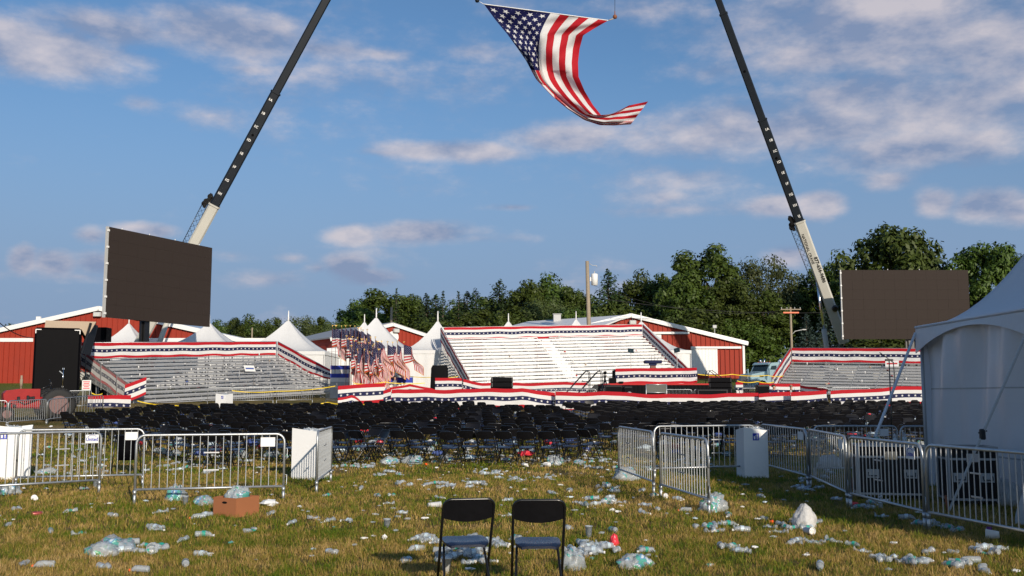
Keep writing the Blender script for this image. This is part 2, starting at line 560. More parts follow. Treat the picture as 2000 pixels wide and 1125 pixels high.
def make_flag_mat(SR=.0335):
    m_ = bpy.data.materials.new('flag_cloth'); m_.use_nodes = True
    N = Nodes(m_.node_tree)
    uvn = N.new('ShaderNodeUVMap')
    u, v, _ = N.xyz(uvn.outputs[0])      # u along the fly 0..1, v 0 at the canton side .. 1
    st = N.m('MODULO', N.m('FLOOR', N.m('MULTIPLY', v, 13.0)), 2.0)
    c_ = N.mix(st, C_RED, C_WHITE)
    can = N.m('MULTIPLY', N.m('LESS_THAN', u, .40), N.m('LESS_THAN', v, 7 / 13))
    cu = N.m('MULTIPLY', u, 12 / .40); cv = N.m('MULTIPLY', v, 10 * 13 / 7)
    def lat(off):
        fx = N.m('MULTIPLY', N.m('SUBTRACT', N.m('FRACT', N.m('ADD', N.m('DIVIDE', N.m('SUBTRACT', cu, off), 2.0), .5)), .5), 2 * .0633)
        fy = N.m('MULTIPLY', N.m('SUBTRACT', N.m('FRACT', N.m('ADD', N.m('DIVIDE', N.m('SUBTRACT', cv, off), 2.0), .5)), .5), 2 * .0538)
        return star_mask(N, fy, fx, SR)
    s = N.m('MAXIMUM', lat(1.0), lat(2.0))
    ins = N.m('MULTIPLY', N.m('MULTIPLY', N.m('GREATER_THAN', cu, .45), N.m('LESS_THAN', cu, 11.55)), N.m('MULTIPLY', N.m('GREATER_THAN', cv, .45), N.m('LESS_THAN', cv, 9.55)))
    cc = N.mix(N.m('MULTIPLY', s, ins), (.007, .009, .070), (.78, .77, .75))
    c_ = N.mix(can, c_, cc)
    cloth_finish(N, m_, c_, .30, .2, 2.0)
    return m_
M_flag = make_flag_mat()
M_flag_small = make_flag_mat(.021)

def make_clear(name, tint, alpha, rough=.18, print_cols=None, pscale=3.0, cut=.5):
    """thin clear plastic: part see-through, part milky, glossy; with an optional coloured print"""
    m_ = bpy.data.materials.new(name); m_.use_nodes = True
    N = Nodes(m_.node_tree); b = N.n['Principled BSDF']; o = N.n['Material Output']
    tcn = N.new('ShaderNodeTexCoord'); inf = N.new('ShaderNodeObjectInfo')
    add = N.new('ShaderNodeVectorMath', operation='ADD')
    cmbn = N.comb(N.m('MULTIPLY', inf.outputs['Random'], 37.0), N.m('MULTIPLY', inf.outputs['Random'], 11.0), 0.0)
    N.l.new(tcn.outputs['Object'], add.inputs[0]); N.l.new(cmbn, add.inputs[1])
    vec = add.outputs[0]
    n_ = N.noise(vec, 30.0, 4, .6)
    c_ = N.mix(n_, tuple(c * .75 for c in tint), tint)
    al = N.m('ADD', alpha - .15, N.m('MULTIPLY', n_, .3))
    if print_cols:
        f = N.noise(vec, pscale, 2.0, .5, dist=.6)
        f2 = N.noise(vec, pscale * 1.7, 2.0, .5)
        on = N.smooth(f, cut, cut + .03)
        pc = N.ramp(f2, [(0, print_cols[0]), (.47, print_cols[1]), (.53, print_cols[2]), (.6, print_cols[3])], 'CONSTANT')
        c_ = N.mix(on, c_, pc)
        al = N.m('MAXIMUM', al, N.m('MULTIPLY', on, .85))
    N.put(b.inputs['Base Color'], c_)
    b.inputs['Roughness'].default_value = rough
    b.inputs['Specular IOR Level'].default_value = .7
    bn = N.new('ShaderNodeBump'); bn.inputs['Strength'].default_value = .5; bn.inputs['Distance'].default_value = .01
    N.l.new(N.noise(vec, 45, 4, .6), bn.inputs['Height']); N.l.new(bn.outputs[0], b.inputs['Normal'])
    tr = N.new('ShaderNodeBsdfTransparent'); tr.inputs[0].default_value = (.93, .95, .96, 1)
    mx = N.new('ShaderNodeMixShader')
    N.l.new(al, mx.inputs[0]); N.l.new(tr.outputs[0], mx.inputs[1]); N.l.new(b.outputs[0], mx.inputs[2]); N.l.new(mx.outputs[0], o.inputs[0])
    return m_
M_clear = make_clear('clear_plastic', (.62, .67, .72), .46, .16)
M_wrap = make_clear('printed_shrink_film', (.66, .71, .75), .46, .2, [(.10, .38, .33), (.16, .34, .55), (.62, .70, .76), (.08, .40, .22)], 5.0, .545)
M_label = mat('bottle_label', (.50, .60, .66), .4, 0, .3, 60)
M_label_green = mat('green_bottle_label', (.03, .34, .26), .4, 0, .3, 60)
# ================================================================== ground
def ground_mat():
    m_ = bpy.data.materials.new('mown_dry_grass'); m_.use_nodes = True
    N = Nodes(m_.node_tree); b = N.n['Principled BSDF']
    ge = N.new('ShaderNodeNewGeometry'); P = ge.outputs['Position']
    a = N.noise(P, .35, 5, .6); c = N.noise(P, 1.7, 5, .65); d = N.noise(P, 14.0, 6, .7); e = N.noise(P, 90.0, 3, .7)
    t = N.m('ADD', N.m('MULTIPLY', a, .45), N.m('ADD', N.m('MULTIPLY', c, .35), N.m('MULTIPLY', d, .30)))
    col = N.ramp(t, [(.38, (.070, .090, .012)), (.47, (.135, .130, .026)), (.55, (.25, .180, .062)), (.66, (.34, .245, .11))])
    col = N.mix(N.smooth(e, .35, .65), N.mix(.45, col, (.02, .02, .006)), col)
    # far beyond the field the sward is an even fresh green
    px, py, pz = N.xyz(P)
    far = N.smooth(py, 75.0, 110.0)
    col = N.mix(N.m('MULTIPLY', far, .75), col, (.10, .145, .022))
    N.put(b.inputs['Base Color'], col); b.inputs['Roughness'].default_value = .95
    b.inputs['Specular IOR Level'].default_value = .1
    bn = N.new('ShaderNodeBump'); bn.inputs['Strength'].default_value = .9; bn.inputs['Distance'].default_value = .06
    N.l.new(N.m('ADD', d, N.m('MULTIPLY', e, .5)), bn.inputs['Height']); N.l.new(bn.outputs[0], b.inputs['Normal'])
    return m_
M_ground = ground_mat()
xs = sorted(set(list(np.arange(-40, 40.1, 1.0)) + list(np.arange(-160, 161, 20)) + [-1500, -900, -500, -300, 300, 500, 900, 1500]))
ys = sorted(set(list(np.arange(0, 180.1, 1.5)) + [-400, -200, -80, -30, -10] + list(np.arange(190, 420, 15)) + [600, 1000, 1800, 3000]))
mb = MB()
mb.grid([[(x, y, g(x, y)) for x in xs] for y in ys])
structure('ground', mb, M_ground)

# ---- grass blades on the near field
def fast_mesh(name, V, F, mats, smooth=False, attrs=None):
    me = bpy.data.meshes.new(name)
    nf, k = F.shape
    me.vertices.add(len(V)); me.vertices.foreach_set('co', V.astype(np.float32).ravel())
    me.loops.add(nf * k); me.loops.foreach_set('vertex_index', F.astype(np.int32).ravel())
    me.polygons.add(nf); me.polygons.foreach_set('loop_start', np.arange(0, nf * k, k, dtype=np.int32))
    if smooth: me.polygons.foreach_set('use_smooth', np.ones(nf, bool))
    for m_ in mats: me.materials.append(m_)
    for an, arr in (attrs or {}).items():
        at_ = me.attributes.new(an, 'FLOAT', 'POINT'); at_.data.foreach_set('value', arr.astype(np.float32))
    me.update(calc_edges=True)
    return me
def blade_mat():
    m_ = bpy.data.materials.new('grass_blade'); m_.use_nodes = True
    N = Nodes(m_.node_tree); b = N.n['Principled BSDF']; o = N.n['Material Output']
    ge = N.new('ShaderNodeNewGeometry'); P = ge.outputs['Position']
    rn = N.new('ShaderNodeAttribute', attribute_name='rnd').outputs['Fac']
    a = N.noise(P, .35, 5, .6); c = N.noise(P, 1.7, 5, .65)
    t = N.m('ADD', N.m('MULTIPLY', a, .55), N.m('MULTIPLY', c, .45))
    t = N.m('ADD', t, N.m('MULTIPLY', N.m('SUBTRACT', rn, .46), .34))
    col = N.ramp(t, [(.39, (.095, .160, .008)), (.47, (.195, .215, .018)), (.53, (.34, .245, .050)), (.60, (.50, .325, .11)), (.75, (.62, .44, .18))])
    N.put(b.inputs['Base Color'], col); b.inputs['Roughness'].default_value = .6
    b.inputs['Specular IOR Level'].default_value = .25
    tl = N.new('ShaderNodeBsdfTranslucent'); N.put(tl.inputs[0], col)
    mx = N.new('ShaderNodeMixShader'); mx.inputs[0].default_value = .3
    N.l.new(b.outputs[0], mx.inputs[1]); N.l.new(tl.outputs[0], mx.inputs[2]); N.l.new(mx.outputs[0], o.inputs[0])
    return m_
M_blade = blade_mat()
def grass_zone(y0, y1, dens, blades, h, w, spread):
    nt = 0; X = []; Y = []
    area_n = int((y1 - y0) * (0.56 * (y0 + y1) + 3) * dens)
    Y = np.sqrt(rng.uniform(y0 * y0, y1 * y1, area_n))
    X = rng.uniform(-1, 1, area_n) * (0.56 * Y + 1.2)
    tufts = len(X)
    n = tufts * blades
    bx = np.repeat(X, blades) + rng.normal(0, spread, n)
    by = np.repeat(Y, blades) + rng.normal(0, spread, n)
    tr = np.repeat(rng.uniform(0, 1, tufts), blades)
    bz = np.interp(by, _fd, _fs) - .004
    hh = h * rng.uniform(.45, 1.25, n) * np.repeat(rng.uniform(.6, 1.3, tufts), blades)
    az_ = rng.uniform(0, 2 * PI, n)
    lean = hh * rng.uniform(.15, 1.3, n)
    dxl, dyl = np.cos(az_) * lean, np.sin(az_) * lean
    wa = az_ + PI / 2 + rng.normal(0, .6, n)
    ww = w * rng.uniform(.6, 1.3, n)
    wx, wy = np.cos(wa) * ww / 2, np.sin(wa) * ww / 2
    V = np.empty((n, 5, 3))
    V[:, 0] = np.stack([bx - wx, by - wy, bz], 1); V[:, 1] = np.stack([bx + wx, by + wy, bz], 1)
    mxx, myy, mz = bx + dxl * .38, by + dyl * .38, bz + hh * .62
    V[:, 2] = np.stack([mxx + wx * .8, myy + wy * .8, mz], 1); V[:, 3] = np.stack([mxx - wx * .8, myy - wy * .8, mz], 1)
    V[:, 4] = np.stack([bx + dxl, by + dyl, bz + hh * .95], 1)
    b0 = np.arange(n) * 5
    F = np.concatenate([np.stack([b0, b0 + 1, b0 + 2], 1), np.stack([b0, b0 + 2, b0 + 3], 1), np.stack([b0 + 3, b0 + 2, b0 + 4], 1)])
    r = np.clip(.62 * tr + .38 * rng.uniform(0, 1, n), 0, 1)
    return V.reshape(-1, 3), F, np.repeat(r, 5)
parts_ = [grass_zone(6.0, 13.0, 230, 10, .060, .0050, .035), grass_zone(6.0, 16.0, 26, 7, .105, .0042, .022), grass_zone(13.0, 22.0, 90, 9, .068, .0085, .05), grass_zone(22.0, 36.0, 24, 8, .075, .016, .08)]
off = 0; Vs = []; Fs = []; Rs = []
for V, F, R_ in parts_:
    Vs.append(V); Fs.append(F + off); Rs.append(R_); off += len(V)
me = fast_mesh('grass', np.concatenate(Vs), np.concatenate(Fs), [M_blade], attrs={'rnd': np.concatenate(Rs)})
o = part('grass', me, None); o['kind'] = 'stuff'; o['label'] = 'dry mown grass of the field, green and straw patches'

# ================================================================== trees
def leaf_mat(name, c0, c1, trans=.28):
    m_ = bpy.data.materials.new(name); m_.use_nodes = True
    N = Nodes(m_.node_tree); b = N.n['Principled BSDF']; o = N.n['Material Output']
    inf = N.new('ShaderNodeObjectInfo'); tcn = N.new('ShaderNodeTexCoord')
    rn = N.new('ShaderNodeAttribute', attribute_name='rnd').outputs['Fac']
    f = N.noise(tcn.outputs['Object'], .45, 4, .6)
    t = N.m('ADD', N.m('MULTIPLY', f, .6), N.m('MULTIPLY', rn, .4))
    col = N.mix(t, c0, c1)
    hs = N.new('ShaderNodeHueSaturation')
    N.put(hs.inputs['Hue'], N.m('ADD', .485, N.m('MULTIPLY', inf.outputs['Random'], .03)))
    N.put(hs.inputs['Value'], N.m('ADD', .68, N.m('MULTIPLY', inf.outputs['Random'], .5)))
    N.put(hs.inputs['Color'], col)
    N.put(b.inputs['Base Color'], hs.outputs[0]); b.inputs['Roughness'].default_value = .55; b.inputs['Specular IOR Level'].default_value = .3
    tl = N.new('ShaderNodeBsdfTranslucent'); N.put(tl.inputs[0], hs.outputs[0])
    mx = N.new('ShaderNodeMixShader'); mx.inputs[0].default_value = trans
    N.l.new(b.outputs[0], mx.inputs[1]); N.l.new(tl.outputs[0], mx.inputs[2]); N.l.new(mx.outputs[0], o.inputs[0])
    return m_
L_green = leaf_mat('broadleaf', (.018, .038, .006), (.098, .138, .018), .12)
L_pine = leaf_mat('pine_needles', (.020, .045, .014), (.065, .100, .034), .2)
L_spruce = leaf_mat('blue_spruce_needles', (.030, .055, .042), (.080, .115, .095), .15)
L_willow = leaf_mat('willow_leaf', (.045, .070, .018), (.125, .150, .050))
M_bark = mat('bark', (.10, .075, .055), .9, 0, .3, 3, .5, 12)

def leaf_cards(P, Nn, size, rs):
    n = len(P)
    Nn = Nn + rs.normal(0, .36, (n, 3)); Nn /= np.linalg.norm(Nn, axis=1)[:, None] + 1e-9
    t = np.cross(Nn, rs.normal(0, 1, (n, 3))); t /= np.linalg.norm(t, axis=1)[:, None] + 1e-9
    b = np.cross(Nn, t)
    s = size * rs.uniform(.55, 1.35, n)[:, None]
    k = rs.uniform(.5, 1.0, n)[:, None]
    V = np.empty((n, 4, 3))
    V[:, 0] = P - t * s * .5; V[:, 1] = P + b * s * .32 * k; V[:, 2] = P + t * s * .55; V[:, 3] = P - b * s * .32 * k
    F = (np.arange(n) * 4)[:, None] + np.arange(4)[None]
    return V.reshape(-1, 3), F, np.repeat(rs.uniform(0, 1, n), 4)
def broadleaf(seed, w, h, nb, leaves, size, low=.22, br=(.13, .24), open_=0.0):
    rs = np.random.default_rng(seed)
    C = []; R_ = []
    while len(C) < nb:
        d = rs.normal(0, 1, 3); d /= np.linalg.norm(d)
        rad = rs.uniform(.35, .95) ** .6
        z = low + (1 - low) * .5 + d[2] * rad * (1 - low) * .45
        taper = 1.0 if z < .6 else 1.0 - .25 * (z - .6) / .4
        C.append((d[0] * rad * w * .40 * taper, d[1] * rad * w * .40 * taper, z * h)); R_.append(w * rs.uniform(*br))
    C = np.array(C); R_ = np.array(R_)
    cnt = (leaves * R_ ** 2 / (R_ ** 2).sum()).astype(int)
    P = []; Nn = []
    for c, r, k in zip(C, R_, cnt):
        d = rs.normal(0, 1, (k, 3)); d /= np.linalg.norm(d, axis=1)[:, None]
        sq = np.array([1, 1, .8]) * r * rs.uniform(.55, 1.08, k)[:, None]
        lump = 1 + .22 * np.sin(d[:, :1] * 7 + c[0]) * np.sin(d[:, 1:2] * 6 + c[1]) * np.sin(d[:, 2:] * 7)
        P.append(c + d * sq * lump); Nn.append(d + np.array([0, 0, .25]))
    V, F, r = leaf_cards(np.concatenate(P), np.concatenate(Nn), size, rs)
    tb = MB()
    tr = .035 * h
    tb.tube([(0, 0, -.5), (0.02 * w, 0, h * .2), (-.02 * w, .01 * w, h * .45), (0, 0, h * .72)], tr, 7, radii=[tr * 1.3, tr, tr * .7, tr * .25])
    for c in C[rs.permutation(nb)[:9]]:
        z0 = rs.uniform(.18, .5) * h
        m_ = Vector((c[0] * .5, c[1] * .5, z0 + (c[2] - z0) * .4))
        tb.tube([(0, 0, z0), m_, tuple(c)], .1, 5, radii=[tr * .45, tr * .3, tr * .1])
    return V, F, r, tb
def conifer(seed, w, h, layers, size, droop=.25, dens=26, low=.06, pine=False):
    rs = np.random.default_rng(seed)
    P = []; Nn = []
    tb = MB(); tr = .018 * h + .05
    tb.tube([(0, 0, -.5), (0, 0, h * .5), (0, 0, h * .98)], tr, 6, radii=[tr * 1.2, tr * .7, .03])
    for i in range(layers):
        t = i / (layers - 1)
        z = h * (low + (1 - low) * t)
        L = w * .5 * ((1 - t) ** (.85 if not pine else .55)) * rs.uniform(.75, 1.12) + .12
        nbr = max(4, int((9 if not pine else 6) * (1 - t) + 4))
        a0 = rs.uniform(0, 6.28)
        for j in range(nbr):
            a = a0 + 2 * PI * j / nbr + rs.normal(0, .18)
            l = L * rs.uniform(.65, 1.1)
            dr = droop * rs.uniform(.5, 1.4)
            k = max(5, int(dens * l / (w * .5)) + 4)
            s = rs.uniform(.12, 1.0, k) ** .8
            rr = s * l
            sp = .13 * l * (1.1 - s) + .12
            if pine: sp = sp * 1.7
            x = np.cos(a) * rr + rs.normal(0, 1, k) * sp * abs(math.sin(a)) + rs.normal(0, .05, k)
            y = np.sin(a) * rr + rs.normal(0, 1, k) * sp * abs(math.cos(a)) + rs.normal(0, .05, k)
            zz = z - dr * rr + (.22 * rr * s if not pine else .35 * rr * s) + rs.normal(0, .10 if not pine else .22, k)
            P.append(np.stack([x, y, zz], 1))
            Nn.append(np.stack([np.cos(a) * .4 + 0 * x, np.sin(a) * .4 + 0 * x, 0 * x + .9], 1))
            if i % 3 == 0 and j % 2 == 0:
                tb.tube([(0, 0, z), (math.cos(a) * l * .8, math.sin(a) * l * .8, z - dr * l * .8 + .1 * l)], .04, 4, radii=[.06, .02])
    V, F, r = leaf_cards(np.concatenate(P), np.concatenate(Nn), size, rs)
    return V, F, r, tb
PX = {}
def proto(name, data, lm):
    V, F, r, tb = data
    PX[name] = (np.percentile(V[:, 2], 99.7), (np.percentile(V[:, 0], 99) - np.percentile(V[:, 0], 1)))
    return fast_mesh(name + '_crown', V, F, [lm], attrs={'rnd': r}), tb.mesh(name + '_trunk', M_bark)
PT = {
    'oak': proto('oak', broadleaf(1, 14, 15, 100, 13000, .58, .20, (.075, .135)), L_green),
    'oak2': proto('oak2', broadleaf(2, 12, 15, 90, 12000, .54, .16, (.08, .15)), L_green),
    'tall': proto('tall', broadleaf(3, 9.5, 17, 96, 13000, .50, .12, (.085, .15)), L_green),
    'bush': proto('bush', broadleaf(4, 12, 9, 70, 10000, .52, .02, (.08, .14)), L_green),
    'willow': proto('willow', broadleaf(5, 13, 14, 40, 6500, .45, .15, (.10, .19)), L_willow),
    'lobed': proto('lobed', broadleaf(6, 16, 13, 62, 11000, .58, .24, (.065, .115)), L_green),
    'pine': proto('pine', conifer(7, 7.5, 17, 26, .55, .05, 34, .22, True), L_pine),
    'fir': proto('fir', conifer(8, 6.5, 16, 30, .42, .32, 26, .10), L_pine),
    'spruce': proto('spruce', conifer(9, 7.0, 11, 28, .40, .22, 34, .02), L_spruce),
}
PH = {'oak': 15, 'oak2': 15, 'tall': 17, 'bush': 9, 'willow': 14, 'lobed': 13, 'pine': 17, 'fir': 16, 'spruce': 11}
PW = {'oak': 14, 'oak2': 12, 'tall': 9.5, 'bush': 12, 'willow': 13, 'lobed': 16, 'pine': 7.5, 'fir': 6.5, 'spruce': 7}
KIND = {'oak': 'broad leafy tree', 'oak2': 'broad leafy tree', 'tall': 'tall dense leafy tree', 'bush': 'low spreading leafy tree', 'willow': 'loose pale green tree',
        'lobed': 'wide oak with lobed open crown', 'pine': 'shaggy dark pine', 'fir': 'pointed dark fir', 'spruce': 'blue grey spruce'}
ntree = 0
def tree(kind, px, ytop, wpx, d, label, group='trees beyond the fairground'):
    """px, ytop = where the crown top shows; wpx = crown width there"""
    global ntree
    p = gx(px, d); top = at(px, ytop, d).z
    H = top - p.z
    s = FPX / d
    sz = H / PH[kind]; sx = (wpx * 1.12 / s) / PX[kind][1]
    if kind in ('fir', 'pine', 'spruce'): sx = (wpx * 1.1 / s) / PX[kind][1]; zc = min(max(sz, .75 * sx), 1.7 * sx)
    else: zc = min(max(sz, .7 * sx), 1.2 * sx)
    nm = {'pine': 'pine_tree', 'fir': 'fir_tree', 'spruce': 'spruce_tree', 'willow': 'willow_tree', 'lobed': 'oak_tree'}.get(kind, 'leafy_tree')
    t = thing(nm, label, 'tree', p, (ntree * 2.399) % 6.28, group)
    t.scale = (1, 1, 1)
    cr, tk = PT[kind]
    c_ = part('crown', cr, None, t, loc=(0, 0, H - PX[kind][0] * zc)); c_.scale = (sx, sx, zc); k_ = part('trunk', tk, None, t); k_.scale = (sx, sx, sz)
    ntree += 1
# left horizon
for i, (px, yt, w) in enumerate([(425, 628, 60), (455, 622, 60), (490, 618, 66), (530, 622, 56), (585, 618, 60), (625, 621, 56), (655, 628, 46), (505, 640, 90), (600, 640, 90), (440, 644, 90)]):
    tree('oak2' if i % 2 else 'willow' if i in (4, 6) else 'oak', px, yt, w, 215 + (i % 3) * 6,
         ['small round tree just right of the left video screen', 'second round tree right of the left video screen', 'round tree above the left bunting, left of the big tent peak',
          'round tree touching the left side of the big tent peak', 'pale loose tree just right of the big white tent peak', 'round tree between the big tent peak and the flag cluster',
          'pale tree behind the leftmost flag poles', 'low tree under the skyline left of the big tent', 'low tree under the skyline right of the big tent',
          'low tree beside the left video screen bottom corner'][i], 'small distant trees on the left skyline')
tree('oak', 22, 636, 60, 190, 'small tree showing above the left end of the red barn roof', 'small distant trees on the left skyline')
tree('oak2', 128, 618, 60, 195, 'small tree peeping over the left red barn roof slope', 'small distant trees on the left skyline')
tree('oak', 60, 648, 50, 195, 'low tree at far left over the barn eave', 'small distant trees on the left skyline')
# main wood
T = [('oak', 700, 590, 90, 168, 'leafy tree at the left end of the dark wood'), ('tall', 740, 570, 100, 172, 'rounded tree top above the small white tent peak'),
     ('oak2', 722, 606, 110, 160, 'leafy tree low behind the paired tent peaks'),
     ('fir', 772, 566, 34, 166, 'thin pointed tree beside the rounded tree left of the pines'), ('oak2', 805, 577, 70, 176, 'leafy tree between thin fir and pines'),
     ('pine', 832, 578, 56, 164, 'shaggy pine left of the two pointed firs'), ('fir', 864, 571, 44, 162, 'left of the two pointed firs'), ('fir', 895, 572, 44, 163, 'right of the two pointed firs'),
     ('pine', 928, 568, 50, 166, 'shaggy pine right of the two pointed firs'), ('pine', 975, 551, 66, 168, 'tallest shaggy pine over the left end of the white bleachers'),
     ('bush', 845, 622, 130, 156, 'low leafy tree behind the tent beside the bleachers'), ('oak2', 930, 606, 110, 158, 'mid green tree behind the bleachers left corner'),
     ('tall', 1030, 552, 80, 172, 'leafy tree left of the tall round topped tree'), ('oak', 1080, 541, 110, 176, 'tall bright round topped tree left of the wooden pole'),
     ('willow', 1068, 585, 90, 160, 'pale leafy tree behind the roof vent'), ('oak2', 1120, 563, 80, 170, 'leafy tree just left of the wooden pole'),
     ('bush', 1000, 610, 120, 156, 'low tree above the small tent tip'), ('bush', 1110, 605, 130, 156, 'low tree behind the wooden pole'),
     ('pine', 1190, 532, 70, 165, 'dark pine just right of the transformer pole'), ('oak', 1245, 534, 90, 170, 'dark rounded tree above the right barn ridge'),
     ('tall', 1288, 540, 70, 168, 'dark tree right of the barn ridge'), ('bush', 1215, 590, 130, 158, 'low dark tree behind the barn ridge'), ('bush', 1290, 600, 120, 158, 'low dark tree above the barn right slope'),
     ('tall', 1385, 484, 120, 156, 'tallest dense tree right of the barn'), ('oak2', 1345, 530, 100, 152, 'dense tree forming the left shoulder of the tallest tree'),
     ('oak2', 1430, 545, 100, 150, 'dense tree forming the right shoulder of the tallest tree'), ('bush', 1370, 600, 140, 148, 'low dense tree at the foot of the tallest tree'),
     ('willow', 1500, 505, 110, 166, 'loose pale tree with wispy top left of the right crane'), ('tall', 1495, 572, 90, 150, 'dark tree behind the pale blue truck'),
     ('bush', 1450, 625, 120, 146, 'low dark tree behind the truck hood'), ('oak', 1566, 540, 90, 172, 'dark tree behind the right crane boom'),
     ('tall', 1618, 518, 64, 170, 'dark tree between the right crane boom and the screen'),
     ('spruce', 1578, 616, 70, 142, 'blue grey spruce right of the lamp pole'), ('spruce', 1612, 606, 80, 144, 'taller blue grey spruce in front of the crane'), ('spruce', 1650, 640, 60, 140, 'short blue grey spruce by the screen edge'),
     ('lobed', 1750, 447, 168, 150, 'big oak with spreading crown above the right video screen'), ('oak2', 1700, 545, 130, 156, 'dark tree behind the left half of the right screen'),
     ('lobed', 1942, 478, 128, 142, 'oak at far right above the white tent'), ('oak', 1850, 560, 140, 158, 'dark tree behind the right half of the right screen'),
     ('bush', 1720, 640, 150, 140, 'low dark tree under the left half of the right screen'), ('bush', 1830, 640, 150, 140, 'low dark tree under the right half of the right screen'),
     ('oak2', 1985, 560, 90, 146, 'dark tree at the far right behind the tent roof')]
for a in T: tree(*a)
for a in [('oak2', 790, 588, 110, 186, 'leafy tree filling the gap left of the two pointed firs'), ('oak', 880, 590, 120, 186, 'leafy tree behind the two pointed firs'), ('oak2', 955, 584, 120, 186, 'leafy tree behind the tallest shaggy pine'),
          ('oak', 1010, 572, 100, 188, 'leafy tree between tallest pine and round topped tree'), ('oak2', 1140, 574, 90, 188, 'leafy tree directly behind the wooden pole'), ('oak', 1320, 555, 90, 186, 'dark tree between the barn ridge trees and the tallest tree'),
          ('pine', 850, 580, 60, 172, 'shaggy pine right behind the left pointed fir'), ('pine', 912, 574, 62, 172, 'shaggy pine close behind the right pointed fir')]: tree(*a)
# trees further back that close the gaps under the skyline
rs = np.random.default_rng(5)
Vs = []; Fs = []; Rs = []; off = 0
for px in np.arange(-500, 2700, 26):
    if 130 < px < 640: d, yt = 300, 655
    elif px < 130: d, yt = 300, 668
    else: d, yt = 235, 625
    c = gx(px, d); top = at(px, yt + rs.normal(0, 6), d).z
    k = 420
    dd = rs.normal(0, 1, (k, 3)); dd /= np.linalg.norm(dd, axis=1)[:, None]
    P = np.array([c.x, c.y, (c.z + top) / 2]) + dd * np.array([26 / FPX * d * 1.1, 4, (top - c.z) / 2]) * rs.uniform(.7, 1.05, k)[:, None]
    V, F, r = leaf_cards(P, dd, 1.3, rs)
    Vs.append(V); Fs.append(F + off); Rs.append(r); off += len(V)
o = part('distant_wood', fast_mesh('distant_wood', np.concatenate(Vs), np.concatenate(Fs), [L_green], attrs={'rnd': np.concatenate(Rs)}), None)
o['kind'] = 'stuff'; o['label'] = 'far wood closing the view behind the trees'

# ================================================================== barns
def gable_barn(name, label, ridge, w, eave_drop, length, rz, wall_m, roof_m, depth_z, group=None, overhang=.35):
    """gable end at local y=0 facing -y, ridge at local x=0"""
    base = Vector((ridge.x, ridge.y, depth_z))
    t = thing(name, label, 'barn', base, rz, group)
    H = ridge.z - depth_z; E = H - eave_drop
    wb = MB()
    wb.prism([(-w, -1.0), (w, -1.0), (w, E), (0, H), (-w, E)], 0, length)
    part('wall', wb, wall_m, t)
    # roof planes
    for s in (-1, 1):
        rb = MB(); n = Vector((s * eave_drop, 0, w)).normalized()
        a = Vector((0, -overhang, H + .06)); e = Vector((s * (w + .5), -overhang, E + .06 - eave_drop / w * .5))
        L = length + 2 * overhang
        rb.add([a, e, e + Vector((0, L, 0)), a + Vector((0, L, 0)), a + n * .18, e + n * .18, e + n * .18 + Vector((0, L, 0)), a + n * .18 + Vector((0, L, 0))],
               [(0, 1, 2, 3), (7, 6, 5, 4), (0, 4, 5, 1), (1, 5, 6, 2), (2, 6, 7, 3), (3, 7, 4, 0)])
        part('roof', rb, roof_m, t)
        tb = MB(); tb.beam(a + Vector((0, -.06, -.14)), e + Vector((0, -.06, -.14)), .10, .42)
        part('barge_board', tb, M_white_paint, t)
    # ribs of the metal siding
    rb = MB()
    step = .62
    x = -w + step / 2
    while x < w:
        top = H - eave_drop * abs(x) / w
        rb.box((x, -.06, (top - 1) / 2 - .1), (.10, .12, top + 1 - .5))
        x += step
    part('siding_rib', rb, wall_m, t, kind='stuff')
    return t, H, E
# left barn, broad gable towards the camera
rl = at(195, 602, 115)
t, H, E = gable_barn('red_barn', 'red barn with white trim behind the black trailer at the left', rl, 20.5, 4.6, 26, 0.0, M_red_barn, M_white_roof, g(0, 115))
b = MB(); b.box((-14, -.09, at(100, 664, 115).z - t.location.z), (13, .08, .42)); part('white_trim', b, M_white_paint, t)
b = MB(); b.box((9.5, -.09, at(400, 664, 115).z - t.location.z), (20, .08, .42)); part('white_trim', b, M_white_paint, t)
b = MB(); b.box((8.3, -.08, 3.4), (5.2, .06, 2.0)); part('door', b, M_white_paint, t)
def flood_lamp(parent, x, z, y=-.35):
    b = MB(); b.box((x, y, z), (.9, .5, .55), 0, bevel=.08); b.tube([(x, y + .3, z + .3), (x, y + .1, z + .55)], .05, 6)
    lm = part('flood_lamp', b, M_lightgrey, parent)
    b = MB(); b.box((x, y - .27, z - .04), (.7, .05, .38)); part('lens', b, M_lamp_glass, lm)
flood_lamp(t, -.1, H - .75)
flood_lamp(t, 18.8, E + .1)
# right barn
rr = at(1232, 616, 130)
t, H, E = gable_barn('red_barn', 'red barn with white sliding door at its right corner', rr, 14.7, 3.55, 24, 0.0, M_red_barn, M_white_roof, g(0, 130))
flood_lamp(t, .2, H - .95)
zg = t.location.z
def local_x(px): return at(px, 700, 130).x - t.location.x
def z_at(py): return at(1400, py, 130).z - zg
b = MB(); b.box((local_x(1375), -.12, (z_at(680) + z_at(731)) / 2), (local_x(1401) - local_x(1349), .08, z_at(680) - z_at(731)))
dr = part('sliding_door', b, M_white_paint, t)
rb = MB()
for k in range(8):
    rb.box((local_x(1349) + (k + .5) * (local_x(1401) - local_x(1349)) / 8, -.175, (z_at(680) + z_at(731)) / 2), (.08, .03, z_at(681) - z_at(730)))
part('siding_rib', rb, M_white_paint, dr, kind='stuff')
b = MB(); b.box((local_x(1398), -.22, z_at(679)), (local_x(1447) - local_x(1349), .3, .28)); part('door_track', b, M_white_paint, t)
b = MB(); b.box((local_x(1308), -.22, z_at(650.5)), (local_x(1347) - local_x(1270), .3, .28)); part('door_track', b, M_white_paint, t)
